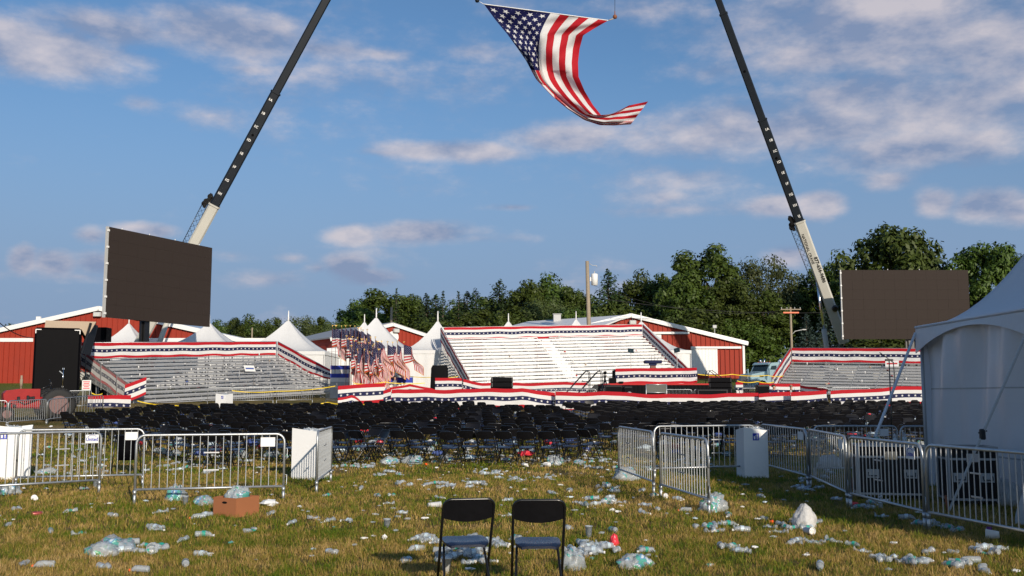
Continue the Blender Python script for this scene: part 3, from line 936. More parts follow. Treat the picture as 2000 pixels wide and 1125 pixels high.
b = MB(); b.box((local_x(1281), -.10, (z_at(652) + z_at(670)) / 2), (local_x(1292) - local_x(1270), .06, z_at(652) - z_at(672))); part('sliding_door', b, M_white_paint, t)
b = MB(); b.box((14.65, -.06, E / 2 - .3), (.28, .12, E + .5)); part('corner_trim', b, M_white_paint, t)
# wing with the long white roof to the left of that barn
a = at(1232, 617, 131); e = at(1032, 630, 143)
wing = thing('barn_wing', 'long low wing with white metal roof behind the bleachers', 'barn', (e.x, e.y, g(0, 143)))
def rel(p): return Vector(p) - wing.location
ridge0, ridge1 = rel(e), rel(a)
nrm = Vector((a.y - e.y, -(a.x - e.x), 0)).normalized() * -1
if nrm.y > 0: nrm = -nrm
b = MB()
ev0, ev1 = ridge0 + nrm * 9 + Vector((-2.2, 0, -2.6)), ridge1 + nrm * 9 + Vector((0, 0, -2.6))
up = Vector((0, 0, .18))
b.add([ridge0, ridge1, ev1, ev0, ridge0 + up, ridge1 + up, ev1 + up, ev0 + up], [(0, 1, 2, 3), (7, 6, 5, 4), (0, 4, 5, 1), (1, 5, 6, 2), (2, 6, 7, 3), (3, 7, 4, 0)])
bk0, bk1 = ridge0 - nrm * 9 + Vector((0, 0, -2.6)), ridge1 - nrm * 9 + Vector((0, 0, -2.6))
b.add([ridge0, ridge1, bk1, bk0, ridge0 + up, ridge1 + up, bk1 + up, bk0 + up], [(3, 2, 1, 0), (4, 5, 6, 7), (1, 5, 4, 0), (2, 6, 5, 1), (3, 7, 6, 2), (0, 4, 7, 3)])
part('roof', b, M_white_roof, wing)
b = MB()
for (p, q) in ((ev0, ev1), (ev1, bk1), (bk1, bk0), (bk0, ev0)):
    p0, q0 = p.lerp(Vector((0, 0, p.z)), .0), q
    b.add([(p.x, p.y, -1), (q.x, q.y, -1), (q.x, q.y, q.z - .05), (p.x, p.y, p.z - .05)], [(0, 1, 2, 3)])
part('wall', b, M_red_barn, wing)
vp = at(1088, 632, 138) - wing.location
b = MB(); b.box(vp + Vector((0, 0, .5)), (1.05, 1.05, 1.5), 0, bevel=.05); b.box(vp + Vector((0, 0, -.55)), (1.3, 1.3, .6)); b.box(vp + Vector((0, 0, 1.3)), (1.2, 1.2, .08))
part('roof_vent', b, M_lightgrey, wing)
# small middle barn, ridge running back to the left
rm = at(765, 633, 135)
th = math.radians(-34)
t, H, E = gable_barn('red_barn', 'small red barn with grey roof behind the flag cluster', rm, 8.6, 2.2, 19, -th * -1.0, M_red_barn, M_grey_roof, g(0, 135))
t.rotation_euler = (0, 0, math.radians(34))
flood_lamp(t, .5, H - .9)
b = MB(); b.lathe([(.01, 0), (.75, .02), (.8, .06)], 20, 0, Matrix.Translation((.2, -.1, H - 1.75)) @ Matrix.Rotation(PI / 2, 4, 'X')); part('round_sign', b, M_white_paint, t)
b = MB(); b.box((-5, -.1, E - 1.2), (4.6, .08, .9)); part('white_trim', b, M_white_paint, t)

# ================================================================== far white peaked tents
def peak_tent(px, pyp, d, W, py_eave, label, walls=True, group='white peaked tents behind the bleachers', rz=0.0, power=1.75):
    p = gx(px, d)
    t = thing('peaked_tent', label, 'tent', p, rz, group)
    Hp = at(px, pyp, d).z - p.z; He = at(px, py_eave, d).z - p.z
    n = 8; rings = 9
    P = []
    for i in range(rings):
        k = .03 + .97 * i / (rings - 1)
        row = []
        for sd in range(4):
            for j in range(n):
                q = -1 + 2 * j / n
                x, y = [(q, -1), (1, q), (-q, 1), (-1, -q)][sd]
                sag = (1 - abs(q)) * .05 * k * (1 - k) * 4
                z = He + (Hp - He) * ((1 - k) ** power) - sag * (Hp - He)
                row.append((x * k * W / 2, y * k * W / 2, z))
        row.append(row[0]); P.append(row)
    b = MB(); b.grid(P[::-1]); part('canopy', b, M_tent_far, t)
    b = MB()
    top = P[-1]
    b.grid([[(x * 1.002, y * 1.002, z + .01) for x, y, z in top], [(x * 1.004, y * 1.004, z - .32) for x, y, z in top]], smooth=False); part('valance', b, M_tent_far, t)
    b = MB(); b.tube([(0, 0, Hp - .4), (0, 0, Hp + .85)], .07, 6, radii=[.09, .05]); part('finial', b, M_white_paint, t)
    for sx in (-1, 1):
        for sy in (-1, 1):
            b = MB(); b.tube([(sx * W * .49, sy * W * .49, 0), (sx * W * .49, sy * W * .49, He - .05)], .05, 6); part('leg', b, M_alu, t)
    if walls:
        for sd in ((0, 3, 1) if walls is True else walls):
            pts = []
            for j in range(25):
                q = -1 + 2 * j / 24
                off_ = .985 + .006 * math.sin(j * 2.1) + .004 * math.sin(j * 5.3 + px)
                x, y = [(q, -off_), (off_, q), (-q, off_), (-off_, -q)][sd]
                pts.append((x * W / 2, y * W / 2))
            b = MB(); b.grid([[(x, y, .02) for x, y in pts], [(x, y, He - .3) for x, y in pts]])
            part('wall_panel', b, M_tent_far, t)
peak_tent(247, 630, 112, 6.1, 676, 'small white tent peak under the left video screen')
peak_tent(405, 629, 104, 8.0, 680, 'white tent peak at the lower right corner of the left screen')
peak_tent(560, 624, 96, 8.8, 690, 'big white tent behind the right end of the left bleachers')
peak_tent(710, 627, 122, 7.4, 684, 'small white tent peak directly behind the flag cluster')
peak_tent(733, 618, 104, 8.6, 684, 'tall white tent right behind the flag cluster')
peak_tent(854, 625, 95, 6.6, 687, 'white tent left of the white bleachers')
peak_tent(993, 626, 118, 6.1, 668, 'white tent tip above the left half of the white bleachers')
peak_tent(1126, 622, 118, 6.1, 668, 'white tent tip right beside the wooden pole')
peak_tent(1254, 626, 104, 8.8, 688, 'white tent behind the right end of the white bleachers')
# ================================================================== bunting
def bunting(top, h, label, seed=0, wave=.05, hs=None, group='star bunting hung on rails', sag=.04, n_per_m=3.0, back=.0):
    """top = list of world points along the top edge; h = height"""
    top = [Vector(p) for p in top]
    S = [0]
    for a, b_ in zip(top, top[1:]): S.append(S[-1] + (b_ - a).length)
    n = max(6, int(S[-1] * n_per_m))
    rs = np.random.default_rng(seed)
    ph = rs.uniform(0, 6, 4)
    P = []; U = []
    for j in range(5):
        P.append([]); U.append([])
    for i in range(n + 1):
        s = S[-1] * i / n
        k = max(0, min(len(top) - 2, int(np.searchsorted(S, s, side='right')) - 1))
        t = (s - S[k]) / (S[k + 1] - S[k])
        p = top[k].lerp(top[k + 1], t)
        hh = h if hs is None else h * float(np.interp(s, S, hs))
        d = (top[k + 1] - top[k]); nx = Vector((d.y, -d.x, 0)).normalized()
        if nx.y > 0: nx = -nx
        dip = sag * (.5 + .5 * math.sin(s * 1.7 + ph[0])) * abs(math.sin(s * .9 + ph[1]))
        for j in range(5):
            v = j / 4
            w = wave * (.25 + v) * (math.sin(s * 3.1 + ph[2] + v) * .6 + math.sin(s * 7.7 + ph[3] - 2 * v) * .4)
            sk = .03 * h * math.sin(s * 2.3 + ph[1]) * v
            P[j].append(p + nx * (w + back) + Vector((0, 0, -dip * (1 - v * .4) - hh * v + sk)))
            U[j].append((s / (.40 * h / 1.17), 1 - v))
    b = MB(); b.grid(P, uv=U)
    return single('bunting', b, M_bunting, label, 'bunting', group=group)

# ================================================================== bleachers
def bleacher(label, A, B, zA, zB, n, tread, base, m_plank, m_frame, rail=1.65, n_sec=4, aisle=None, litter=0, seed=0):
    A = Vector(A); B = Vector(B)
    L = (B - A).length; D = n * tread
    rz = math.atan2(B.y - A.y, B.x - A.x)
    tilt = math.atan2(zB - zA, L)
    mid = (A + B) / 2
    t = thing('bleachers', label, 'bleachers', (mid.x, mid.y, base), rz, 'bleachers around the stage')
    t.rotation_euler = (0, -tilt, rz)
    zt = (zA + zB) / 2 - base            # rail top at the back
    ztop = zt - rail                     # top footboard
    z0 = .25
    rise = (ztop - z0) / (n - 1)
    secs = n_sec
    for i in range(n):                   # i = 0 front row
        y = -D + i * tread + tread * .28
        z = z0 + i * rise
        segs = [(-L / 2, L / 2)]
        if aisle:
            ac = aisle[0] * L; aw = aisle[1] / 2
            segs = [(-L / 2, ac - aw), (ac + aw, L / 2)]
        b = MB(); b.box((0, y, z), (L, tread * .60, .05)); part('foot_plank', b, m_plank, t)
        for (x0, x1) in segs:
            b = MB(); b.box(((x0 + x1) / 2, y + tread * .48, z + .43), (x1 - x0, .27, .045)); b.box(((x0 + x1) / 2, y + tread * .48 - .125, z + .405), (x1 - x0, .02, .07)); part('seat_plank', b, m_plank, t)
        b = MB(); b.box((0, y + tread * .35, z + rise * .55), (L, .03, rise * .62)); part('riser_plank', b, m_plank, t)
    fb = MB()
    k = max(4, int(L / 1.8))
    for j in range(k + 1):
        x = -L / 2 + L * j / k
        for i in range(n):
            y = -D + i * tread + tread * .76; z = z0 + i * rise
            fb.box((x, y, z + .2), (.05, .06, .4))
            if i % 2 == 0: fb.box((x, y, z / 2 - .3), (.06, .06, z + .6))
        fb.beam((x, -D, z0 - .05), (x, 0, ztop - .05), .05, .08)
        fb.beam((x, -D, -.1), (x, -.3, ztop - .4), .04, .05)
    part('understructure', fb, m_frame, t, kind='stuff')
    # guard rails: back panel and stepped side panels
    def panel(p0, p1, h0, h1, name):
        p0, p1 = Vector(p0), Vector(p1)
        b = MB(); m_ = max(2, round((p1 - p0).length / 2.4))
        up = Vector((0, 0, 1))
        b.tube([p0, p1], .03, 6); b.tube([p0 - up * h0, p1 - up * h1], .025, 6)
        for j in range(m_ + 1):
            q = p0.lerp(p1, j / m_); h = h0 + (h1 - h0) * j / m_
            b.beam(q + up * .02, q - up * (h + .15), .06, .06)
        part(name, b, m_frame, t)
        b = MB(); k = int((p1 - p0).length / .16)
        for j in range(1, k):
            q = p0.lerp(p1, j / k); h = h0 + (h1 - h0) * j / k
            b.tube([q, q - up * h], .011, 4, caps=False)
        part('baluster', b, m_frame, t, kind='stuff')
    panel((-L / 2, .05, zt), (L / 2, .05, zt), rail - .12, rail - .12, 'back_rail')
    zf = z0 + 1.25
    for s in (-1, 1):
        panel((s * (L / 2 + .16), .05, zt), (s * (L / 2 + .16), -D, zf), 2.1, 1.35, 'side_rail')
    bpy.context.view_layer.update()
    Mw = t.matrix_world.copy()
    return t, Mw, L, D, zt, zf, z0, rise
def handrail(Mw, parent, x, y0, z0, y1, z1, m_=None):
    b = MB()
    b.tube([(x, y0, z0 - .95), (x, y0, z0), (x, y1, z1), (x, y1, z1 - .95)], .025, 6)
    part('hand_rail', b, m_ or M_alu, parent)
# ---- left bleachers
tl, ML, L, D, zt, zf, z0, rise = bleacher('grey aluminium bleachers on the left with litter on the rows', (-32.4, 74), (-20.6, 88), 5.61, 6.44, 11, .8, 1.28, M_alu, M_steel)
def lw(M_, x, y, z): return M_ @ Vector((x, y, z))
bunting([lw(ML, -L / 2, -.06, zt), lw(ML, L / 2 - .15, -.06, zt)], 1.17, 'long flat star bunting along the back of the left bleachers', 1)
bunting([lw(ML, L / 2 + .08, -.06, zt), lw(ML, L / 2 + .08, -D * .55, zt - (zt - zf) * .55), lw(ML, L / 2 + .08, -D, zf + .15)], 1.2, 'star bunting sloping down the right side of the left bleachers', 2, wave=.02, hs=[1, 1, .45])
bunting([lw(ML, -L / 2 - .08, 0, zt - .05), lw(ML, -L / 2 - .08, -D * .96, zf + .02)], 1.25, 'star bunting seen through the bars at the left end of the left bleachers', 3, wave=.02)
p0 = lw(ML, -L / 2, -D - .02, zf + .05)
bunting([at(244, 752, p0.y - .6), at(286, 735, p0.y - .3)], 1.2, 'short star bunting wrapped round the front post of the left bleachers', 4)
bunting([at(171, 772, 61), at(205, 772, 61), at(256, 771, 61.3)], 1.15, 'star bunting hung low on the barrier at the foot of the left bleachers', 5, hs=[1, 1, 1.12], wave=.1)
for x in (2.2, 5.2):
    for k in (0, 4):
        y0 = -D + (k + .4) * .8; zz = z0 + k * rise + 1.0
        handrail(ML, tl, x - k * .15, y0, zz, y0 + 2.2, zz + 2.75 * rise)
# ---- centre bleachers
tcn_, MC, L, D, zt, zf, z0, rise = bleacher('tall white bleachers behind the stage with a stair aisle', (-6.1, 91), (12.87, 97), 7.9, 8.6, 15, .635, 2.0, M_alu_white, M_alu_white, rail=1.5, aisle=(-.02, 1.2))
bunting([lw(MC, -L / 2 + .1, -.08, zt), lw(MC, L / 2, -.08, zt)], 1.15, 'long flat star bunting along the back of the white bleachers', 6)
bunting([lw(MC, -L / 2 - .26, 0, zt), lw(MC, -L / 2 - .26, -D, zf)], 1.2, 'star bunting sloping down the left side of the white bleachers', 7, wave=.02)
bunting([lw(MC, L / 2 + .08, 0, zt), lw(MC, L / 2 + .08, -D, zf)], 1.2, 'star bunting sloping down the right side of the white bleachers', 8, wave=.02)
Lc, Dc, risec = L, D, rise
# ---- right bleachers
c25, s25 = math.cos(math.radians(25)), math.sin(math.radians(25))
tr_, MR, L, D, zt, zf, z0, rise = bleacher('grey aluminium bleachers on the right behind the crowd chairs', (23.5, 84), (23.5 + 18 * c25, 84 - 18 * s25), 5.7, 5.25, 10, .84, 1.45, M_alu, M_steel)
bunting([lw(MR, -L / 2, -.06, zt), lw(MR, L / 2, -.06, zt)], 1.17, 'long flat star bunting along the back of the right bleachers', 9)
bunting([lw(MR, -L / 2 - .08, 0, zt), lw(MR, -L / 2 - .08, -D, zf)], 1.2, 'star bunting sloping down the left side of the right bleachers', 10, wave=.02)
# rubbish left on the rows (papers, cups): flat bits lying on the planks
M_paper = mat('paper', (.72, .71, .68), .8, 0, .1, 9)
M_paperb = mat('blue_paper', (.06, .10, .30), .7, 0, .2, 9)
M_paperr = mat('red_paper', (.45, .04, .04), .7, 0, .2, 9)
M_tan = mat('tan_paper', (.42, .33, .24), .8, 0, .1, 9)
bleach_items = [(tl, ML, 18.3, 8.8, 11, .8, .25, None, 'the left bleachers', 60), (tcn_, MC, 19.9, Dc, 15, .635, .25, None, 'the white bleachers', 40), (tr_, MR, 18.0, 8.4, 10, .84, .25, None, 'the right bleachers', 46)]
def crumple(b, c, s, rs, mi=0, flat=.45):
    n = 7
    P = []
    for i in range(5):
        th = PI * i / 4; row = []
        for j in range(n):
            a = 2 * PI * j / n; k = rs.uniform(.6, 1.15)
            row.append((c[0] + s[0] * .5 * math.sin(th) * math.cos(a) * k, c[1] + s[1] * .5 * math.sin(th) * math.sin(a) * k, c[2] + s[2] * (.5 - .5 * math.cos(th) * k)))
        row.append(row[0]); P.append(row)
    b.grid(P, mi, smooth=False); return b
rs = np.random.default_rng(11)
for (tt, M_, L_, D_, n_, tr__, z0_, _, nm, cnt) in bleach_items:
    zt_rise = None
    rise_ = {'the left bleachers': None}.get(nm)
    if nm == 'the left bleachers': rise_ = ((5.61 + 6.44) / 2 - 1.28 - 1.65 - .25) / 10
    elif nm == 'the white bleachers': rise_ = risec
    else: rise_ = ((5.7 + 5.25) / 2 - 1.45 - 1.65 - .25) / 9
    for k in range(cnt):
        i = int(rs.integers(1, n_)); x = rs.uniform(-L_ / 2 + .5, L_ / 2 - .5)
        y = -D_ + i * tr__ + tr__ * .28 + rs.uniform(-.1, .1)
        on_seat = rs.uniform() < .45
        if on_seat: y = -D_ + i * tr__ + tr__ * .76
        z = z0_ + i * rise_ + (.455 if on_seat else .028)
        r = rs.uniform()
        b = MB()
        if r < .45:
            crumple(b, (0, 0, 0), (rs.uniform(.2, .45), .2, rs.uniform(.08, .2)), rs); m_ = [M_paper, M_paper, M_tan, M_paperb, M_paperr][int(rs.integers(0, 5))]; lab = 'crumpled paper or cloth left on ' + nm; nme, cat = 'crumpled_paper', 'litter'
        elif r < .8:
            b.lathe([(.035, 0), (.05, .2)], 8); m_ = M_paper; lab = 'white paper cup left on ' + nm; nme, cat = 'paper_cup', 'cup'
        else:
            b.lathe([(.01, 0), (.033, .005), (.034, .14), (.012, .19), (.014, .21)], 8, 0, Matrix.Translation((0, 0, .034)) @ Matrix.Rotation(PI / 2, 4, 'X')); m_ = M_clear; lab = 'clear bottle left on ' + nm; nme, cat = 'water_bottle', 'bottle'
        o = single(nme, b, m_, lab, cat, lw(M_, x, y, z), rs.uniform(0, 6), 'litter on ' + nm)
# two larger placards left on the rows
for (M_, px, x, i, mm, lab, n_, tr__, rise_) in ((ML, 0, 3.6, 6, (M_paper, M_paperb), 'white and blue placard left lying on the left bleachers', 11, .8, .31), (MR, 0, -1.0, 8, (M_paper, M_paperr), 'white and red placard left lying on the right bleachers', 10, .84, .27)):
    b = MB(); b.box((0, 0, 0), (1.0, .02, .55), 0); b.box((0, -.014, .0), (.8, .008, .14), 1)
    o = single('placard', b, mm, lab, 'placard', lw(M_, x, -n_ * tr__ + i * tr__ + .2, .25 + i * rise_ + .34)); o.rotation_euler = (-.5, 0, math.atan2(M_[1][0], M_[0][0]))

# ================================================================== crowd barriers
BAR_N = 18
def barrier_meshes(hi):
    n = 10 if hi else 6
    Lb, Hb, zb, r = 2.4, 1.09, .20, .021
    c = .14
    def arc(cx, cz, a0, a1, k=5): return [(cx + c * math.cos(a0 + (a1 - a0) * i / k), 0, cz + c * math.sin(a0 + (a1 - a0) * i / k)) for i in range(k + 1)]
    x0, x1 = -Lb / 2, Lb / 2
    b = MB(); b.tube([(x0, 0, zb - .02)] + arc(x0 + c, Hb - c, PI, PI / 2) + arc(x1 - c, Hb - c, PI / 2, 0) + [(x1, 0, zb - .02)], r, n)
    frame = b.mesh('frame', M_steel)
    b = MB(); b.tube([(x0, 0, zb + .03), (x1, 0, zb + .03)], r * .9, n); rail = b.mesh('bottom_rail', M_steel)
    b = MB(); b.tube([(0, 0, zb + .035), (0, 0, Hb - .01)], .0085, 6 if hi else 4, caps=False); bar = b.mesh('bar', M_steel)
    b = MB(); b.tube([(0, 0, -.03), (0, 0, zb - .02)], r * 1.18, n); b.tube([(0, 0, zb - .05), (0, 0, zb + .02)], r * 1.4, n); leg = b.mesh('leg', M_steel)
    b = MB(); b.box((0, 0, 0), (.25, .012, .02)); tie = b.mesh('cross_tie', M_alu)
    b = MB(); b.tube([(0, 0, 0), (.05, 0, 0), (.05, 0, -.16), (.03, 0, -.17)], .007, 5); hook = b.mesh('hook', M_steel)
    b = MB()
    for j in range(BAR_N): 
        x = x0 + (j + 1) * Lb / (BAR_N + 1); b.tube([(x, 0, zb + .035), (x, 0, Hb - .01)], .0085, 4, caps=False)
    bars = b.mesh('bars', M_steel)
    return dict(frame=frame, rail=rail, bar=bar, leg=leg, tie=tie, hook=hook, bars=bars)
BH, BL = barrier_meshes(True), barrier_meshes(False)
UNITED = None
def sign_plate(parent, x, z=.96, text=True, white=True):
    global UNITED
    b = MB(); b.box((0, 0, 0), (.24, .012, .15)); pl = part('sign_plate', b, M_white if white else M_lightgrey, parent, loc=(x, -.022, z))
    if text:
        if UNITED is None:
            tb = text_mb('United', .082, 0, Matrix.Translation((0, -.008, -.01)) @ Matrix.Rotation(PI / 2, 4, 'X'), bold=.002)
            arc = [(.085 * math.cos(a), -.008, .012 + .055 * math.sin(a)) for a in np.linspace(.5, 2.9, 9)]
            tb.tube(arc, .004, 4)
            UNITED = tb.mesh('lettering', M_blue_print)
        part('lettering', UNITED, None, pl)
def barrier(a, b_, label, hi=True, ties=(6, 13), sign=None, group='steel crowd barriers', text=True):
    a, b_ = Vector(a), Vector(b_)
    mid = (a + b_) / 2
    d = b_ - a; L = Vector((d.x, d.y)).length
    t = thing('crowd_barrier', label, 'barrier', mid, math.atan2(d.y, d.x), group)
    t.rotation_euler = (0, -math.atan2(d.z, L), math.atan2(d.y, d.x))
    t.scale = (L / 2.4, 1, 1)
    K = BH if hi else BL
    part('frame', K['frame'], None, t); part('bottom_rail', K['rail'], None, t)
    for s in (-1, 1): part('leg', K['leg'], None, t, loc=(s * 1.2, 0, 0))
    if hi:
        for j in range(BAR_N): part('bar', K['bar'], None, t, loc=(-1.2 + (j + 1) * 2.4 / (BAR_N + 1), 0, 0))
        for k in ties:
            for z in (.52, .80): part('cross_tie', K['tie'], None, t, loc=(-1.2 + (k + .5) * 2.4 / (BAR_N + 1), -.014, z))
        for z in (.85, .42): part('hook', K['hook'], None, t, loc=(1.2, 0, z))
    else:
        part('bar', K['bars'], None, t, kind='stuff')
    if sign is not None: sign_plate(t, sign, text=text)
    return t
def dpt(px, d): return gx(px, d)
barrier(gp(262, 985), gp(553, 977), 'steel crowd barrier standing just behind the brown cardboard box', ties=(9,), sign=.92, text=False)
barrier(gp(-85, 981), gp(193, 963), 'steel crowd barrier at far left with a lettered white plate', ties=(3, 13), sign=1.02)
barrier(gp(30, 957), gp(278, 951), 'steel crowd barrier in front of the black barrel, blank white plate at its right end', ties=(), sign=.95, text=False)
barrier(gp(618, 964), gp(646, 940), 'steel crowd barrier seen nearly end on, throwing striped shade on the white bin', ties=(9,))
barrier(gp(1209, 938), gp(1277, 967), 'steel crowd barrier left of the two overlapping angled ones', ties=(6,))
barrier(gp(1291, 973), gp(1385, 1006), 'nearer steel crowd barrier of the two overlapping angled ones', ties=(9,))
barrier(gp(1279, 937), gp(1477, 931), 'steel crowd barrier facing the camera behind the angled pair', ties=(11,), sign=.93, text=False)
barrier(gp(1489, 926), gp(1578, 953), 'steel crowd barrier just right of the white bin with the litter symbol', ties=(6,), sign=.98, text=False)
barrier(gp(1583, 953), gp(1656, 991), 'short looking steel crowd barrier between the bin run and the lettered barrier', ties=(6,), sign=1.0, text=False)
barrier(gp(1662, 993), gp(1807, 1034), 'steel crowd barrier with lettered plate in front of the first black flight case', ties=(8,), sign=.92)
barrier(gp(1815, 1036), gp(2032, 1084), 'steel crowd barrier at the right edge in front of the clear draped sheet', ties=(9,))
barrier(gp(1592, 936), gp(1756, 936), 'steel crowd barrier behind the microphone stand foot', ties=(), sign=.82, text=False)
barrier(gp(1762, 937), gp(1948, 937), 'steel crowd barrier disappearing behind the left wall of the near tent', ties=())
# farther barriers
FB = [((-95, 836), (12, 834), 'far left steel barrier running out of the picture past the tractor'), ((15, 835), (90, 829), 'steel barrier in front of the red tractor'),
      ((92, 829), (200, 813), 'steel barrier in front of the tractor rear wheel, right of the tractor barrier'), ((134, 801), (178, 800), 'steel barrier behind the tractor rear wheel')]
for (p, q, lab) in FB: barrier(gp(*p), gp(*q), lab, hi=False)
for (p, q, dd, dd2, lab) in [(405, 452, 66, 66.5, 'left of the three barriers at the foot of the left bleachers'), (453, 533, 67, 68, 'middle of the three barriers at the foot of the left bleachers'), (540, 610, 68, 69, 'right of the three barriers at the foot of the left bleachers'),
      (636, 662, 69, 65, 'barrier turned away at the right end of the left bleachers'), (700, 752, 68, 68, 'barrier along the front of the flag cluster'), (755, 830, 69, 69.5, 'barrier behind the officer by the flags'),
      (1300, 1352, 60, 60, 'left barrier behind the front bunting under the stage'), (1356, 1410, 60, 60, 'right barrier behind the front bunting under the stage'), (1450, 1482, 64, 64, 'barrier in front of the truck bumper'), (1484, 1520, 64, 64, 'barrier beside the black monitor box near the two men'),
      (1563, 1617, 66, 66, 'barrier at the foot of the right bleachers left part'), (1625, 1700, 67, 67, 'barrier at the foot of the right bleachers middle part'), (1020, 1085, 61, 61, 'barrier left of the stage steps'), (1090, 1165, 61, 61, 'barrier in front of the stage steps')]:
    barrier(dpt(p, dd), dpt(q, dd2), lab, hi=False)

# ---- front fences hung with bunting
def hang(pts, h, label, seed, **kw): return bunting([at(*p) for p in pts], h, label, seed, **kw)
hang([(765, 760, 57), (862, 760, 57), (960, 758, 57), (1028, 758, 57), (1056, 763, 57.3), (1084, 767, 57.6)], 1.12, 'long drooping star bunting on the front fence left of the stage steps', 20, wave=.09, sag=.1)
hang([(1085, 765, 57), (1176, 764, 57), (1290, 769, 57), (1340, 770, 57), (1400, 768, 57), (1481, 767, 57)], 1.12, 'long drooping star bunting on the front fence under the stage', 21, wave=.09, sag=.08)
hang([(1482, 768, 56.6), (1491, 767, 56.6), (1518, 766, 56.6), (1544, 765, 56.6)], 1.12, 'short star bunting in front of the two seated men', 22, wave=.08)
hang([(1544.5, 766, 56), (1580, 764, 56), (1614, 761, 56)], 1.15, 'star bunting just right of the bald man', 23, wave=.06)
hang([(1622, 762, 60), (1690, 760, 60), (1744, 754, 60), (1830, 755, 60)], 1.1, 'star bunting behind the microphone stand at right', 24, wave=.08, sag=.08)
hang([(660, 754, 62), (700, 750, 62.5), (752, 748, 63)], 1.2, 'star bunting in front of the flag cluster', 25, wave=.07)
hang([(749, 762, 60), (764, 758, 60)], 1.1, 'narrow fold of star bunting between two fence runs', 26)
hang([(760, 757, 66), (800, 750, 66), (838, 752, 66), (850, 758, 66)], .8, 'slumped star bunting left of the black draped box', 27, wave=.14, sag=.2)
hang([(850, 738, 68), (902, 738, 68)], 1.0, 'square end piece of star bunting under the black draped box', 28)
hang([(905, 740, 71), (925, 744, 71), (944, 747, 71), (1040, 747, 71), (1148, 745, 71)], 1.05, 'star bunting on the inner fence behind the line array speakers', 29, wave=.07, sag=.08)
hang([(1437, 746, 68), (1451, 746, 68)], .9, 'small star bunting scrap below the truck bumper', 30)
hang([(1483, 748, 64), (1520, 748, 64), (1563, 749, 64)], 1.0, 'star bunting on the inner fence behind the two seated men', 31)
hang([(1563, 752, 63.5), (1617, 760, 60)], .8, 'star bunting slanting towards the right bleachers barrier', 32)
hang([(660, 775, 55), (690, 770, 55.4), (706, 784, 55.2)], .7, 'crumpled star bunting fallen over chairs left of the fence', 33, wave=.25, sag=.3)

# ================================================================== stage
xs0, xs1 = at(1178, 750, 66).x, at(1392, 750, 66).x
zdk = at(1285, 749, 66).z
t = thing('stage', 'black skirted stage with red carpet edge and podium platform', 'stage', ((xs0 + xs1) / 2, 68.5, g(0, 68)))
wS = xs1 - xs0; hS = zdk - t.location.z
b = MB(); b.box((0, 0, hS - .05), (wS, 5.6, .1)); part('deck', b, M_wood_deck, t)
b = MB(); P = []
for z in (hS - .1, -.2):
    P.append([(-wS / 2 + wS * i / 90, -2.76 + .04 * math.sin(i * 1.9) + .02 * math.sin(i * 4.1), z) for i in range(91)])
b.grid(P); b.grid([[(-wS / 2 + .02, -2.76, z), (-wS / 2 + .02, 2.7, z)] for z in (hS - .1, -.2)]); b.grid([[(wS / 2 - .02, 2.7, z), (wS / 2 - .02, -2.76, z)] for z in (hS - .1, -.2)])
part('skirt', b, M_black_cloth, t)
b = MB()
for sx in (-1, 0, 1):
    for sy in (-1, 1): b.box((sx * (wS / 2 - .2), sy * 2.4, hS / 2 - .1), (.1, .1, hS - .1))
part('frame', b, M_black_metal, t)
pt = MB(); px0, px1 = at(1204, 720, 66.6).x - t.location.x, at(1328, 720, 66.6).x - t.location.x
pt.box(((px0 + px1) / 2, -.2, hS + .48), (px1 - px0 - .1, 3.4, .92)); part('podium_platform', pt, M_black_cloth, t)
hang([(1202, 720, 66.2), (1250, 719, 66.2), (1328, 719, 66.2), (1361, 718, 68.2)], at(1260, 719, 66.2).z - zdk + .02, 'taut star bunting round the podium platform on stage', 40, wave=.012, sag=.0)
b = MB()
tp = at(1275, 706, 67.5)
lt = thing('lectern', 'navy topped brown lectern on the stage platform', 'lectern', (tp.x, 67.5, tp.z - 1.0))
b.box((0, 0, .97), (1.18, .6, .22), 0, bevel=.04); part('top', b, M_navy, lt)
b = MB(); b.prism([(-.26, .85), (.26, .85), (.20, .72), (-.20, .72)], -.22, .22); part('neck', b, M_navy, lt)
b = MB(); b.box((0, 0, .2), (.36, .36, 1.05), 0, bevel=.02); part('column', b, M_brown_wood, lt)
b = MB(); b.tube([(.1, 0, 1.08), (.1, -.05, 1.3), (.06, -.16, 1.42)], .012, 5); b.tube([(-.1, 0, 1.08), (-.1, -.05, 1.3), (-.06, -.16, 1.42)], .012, 5); part('microphone', b, M_black_metal, lt)
for (px, py, pyb, lab) in ((1232, 685, 719, 'left square glass prompter on a thin pole by the lectern'), (1322, 684, 716, 'tilted square prompter against the right bunting of the white bleachers')):
    p = at(px, py, 68.5); q = at(px, pyb + 30, 68.5)
    tt = thing('teleprompter', lab, 'teleprompter', (p.x, 68.5, zdk), 0, 'prompters beside the lectern')
    b = MB(); b.tube([(0, 0, 0), (0, 0, p.z - zdk)], .02, 6); b.lathe([(.2, 0), (.2, .03)], 12); part('pole', b, M_lightgrey, tt)
    b = MB(); b.box((0, 0, 0), (.42, .015, .36), 0, Matrix.Rotation(-.5, 4, 'X') @ Matrix.Rotation(.15 if px < 1300 else -.5, 4, 'Z'))
    part('glass', b, M_glass, tt, loc=(0, 0, p.z - zdk))
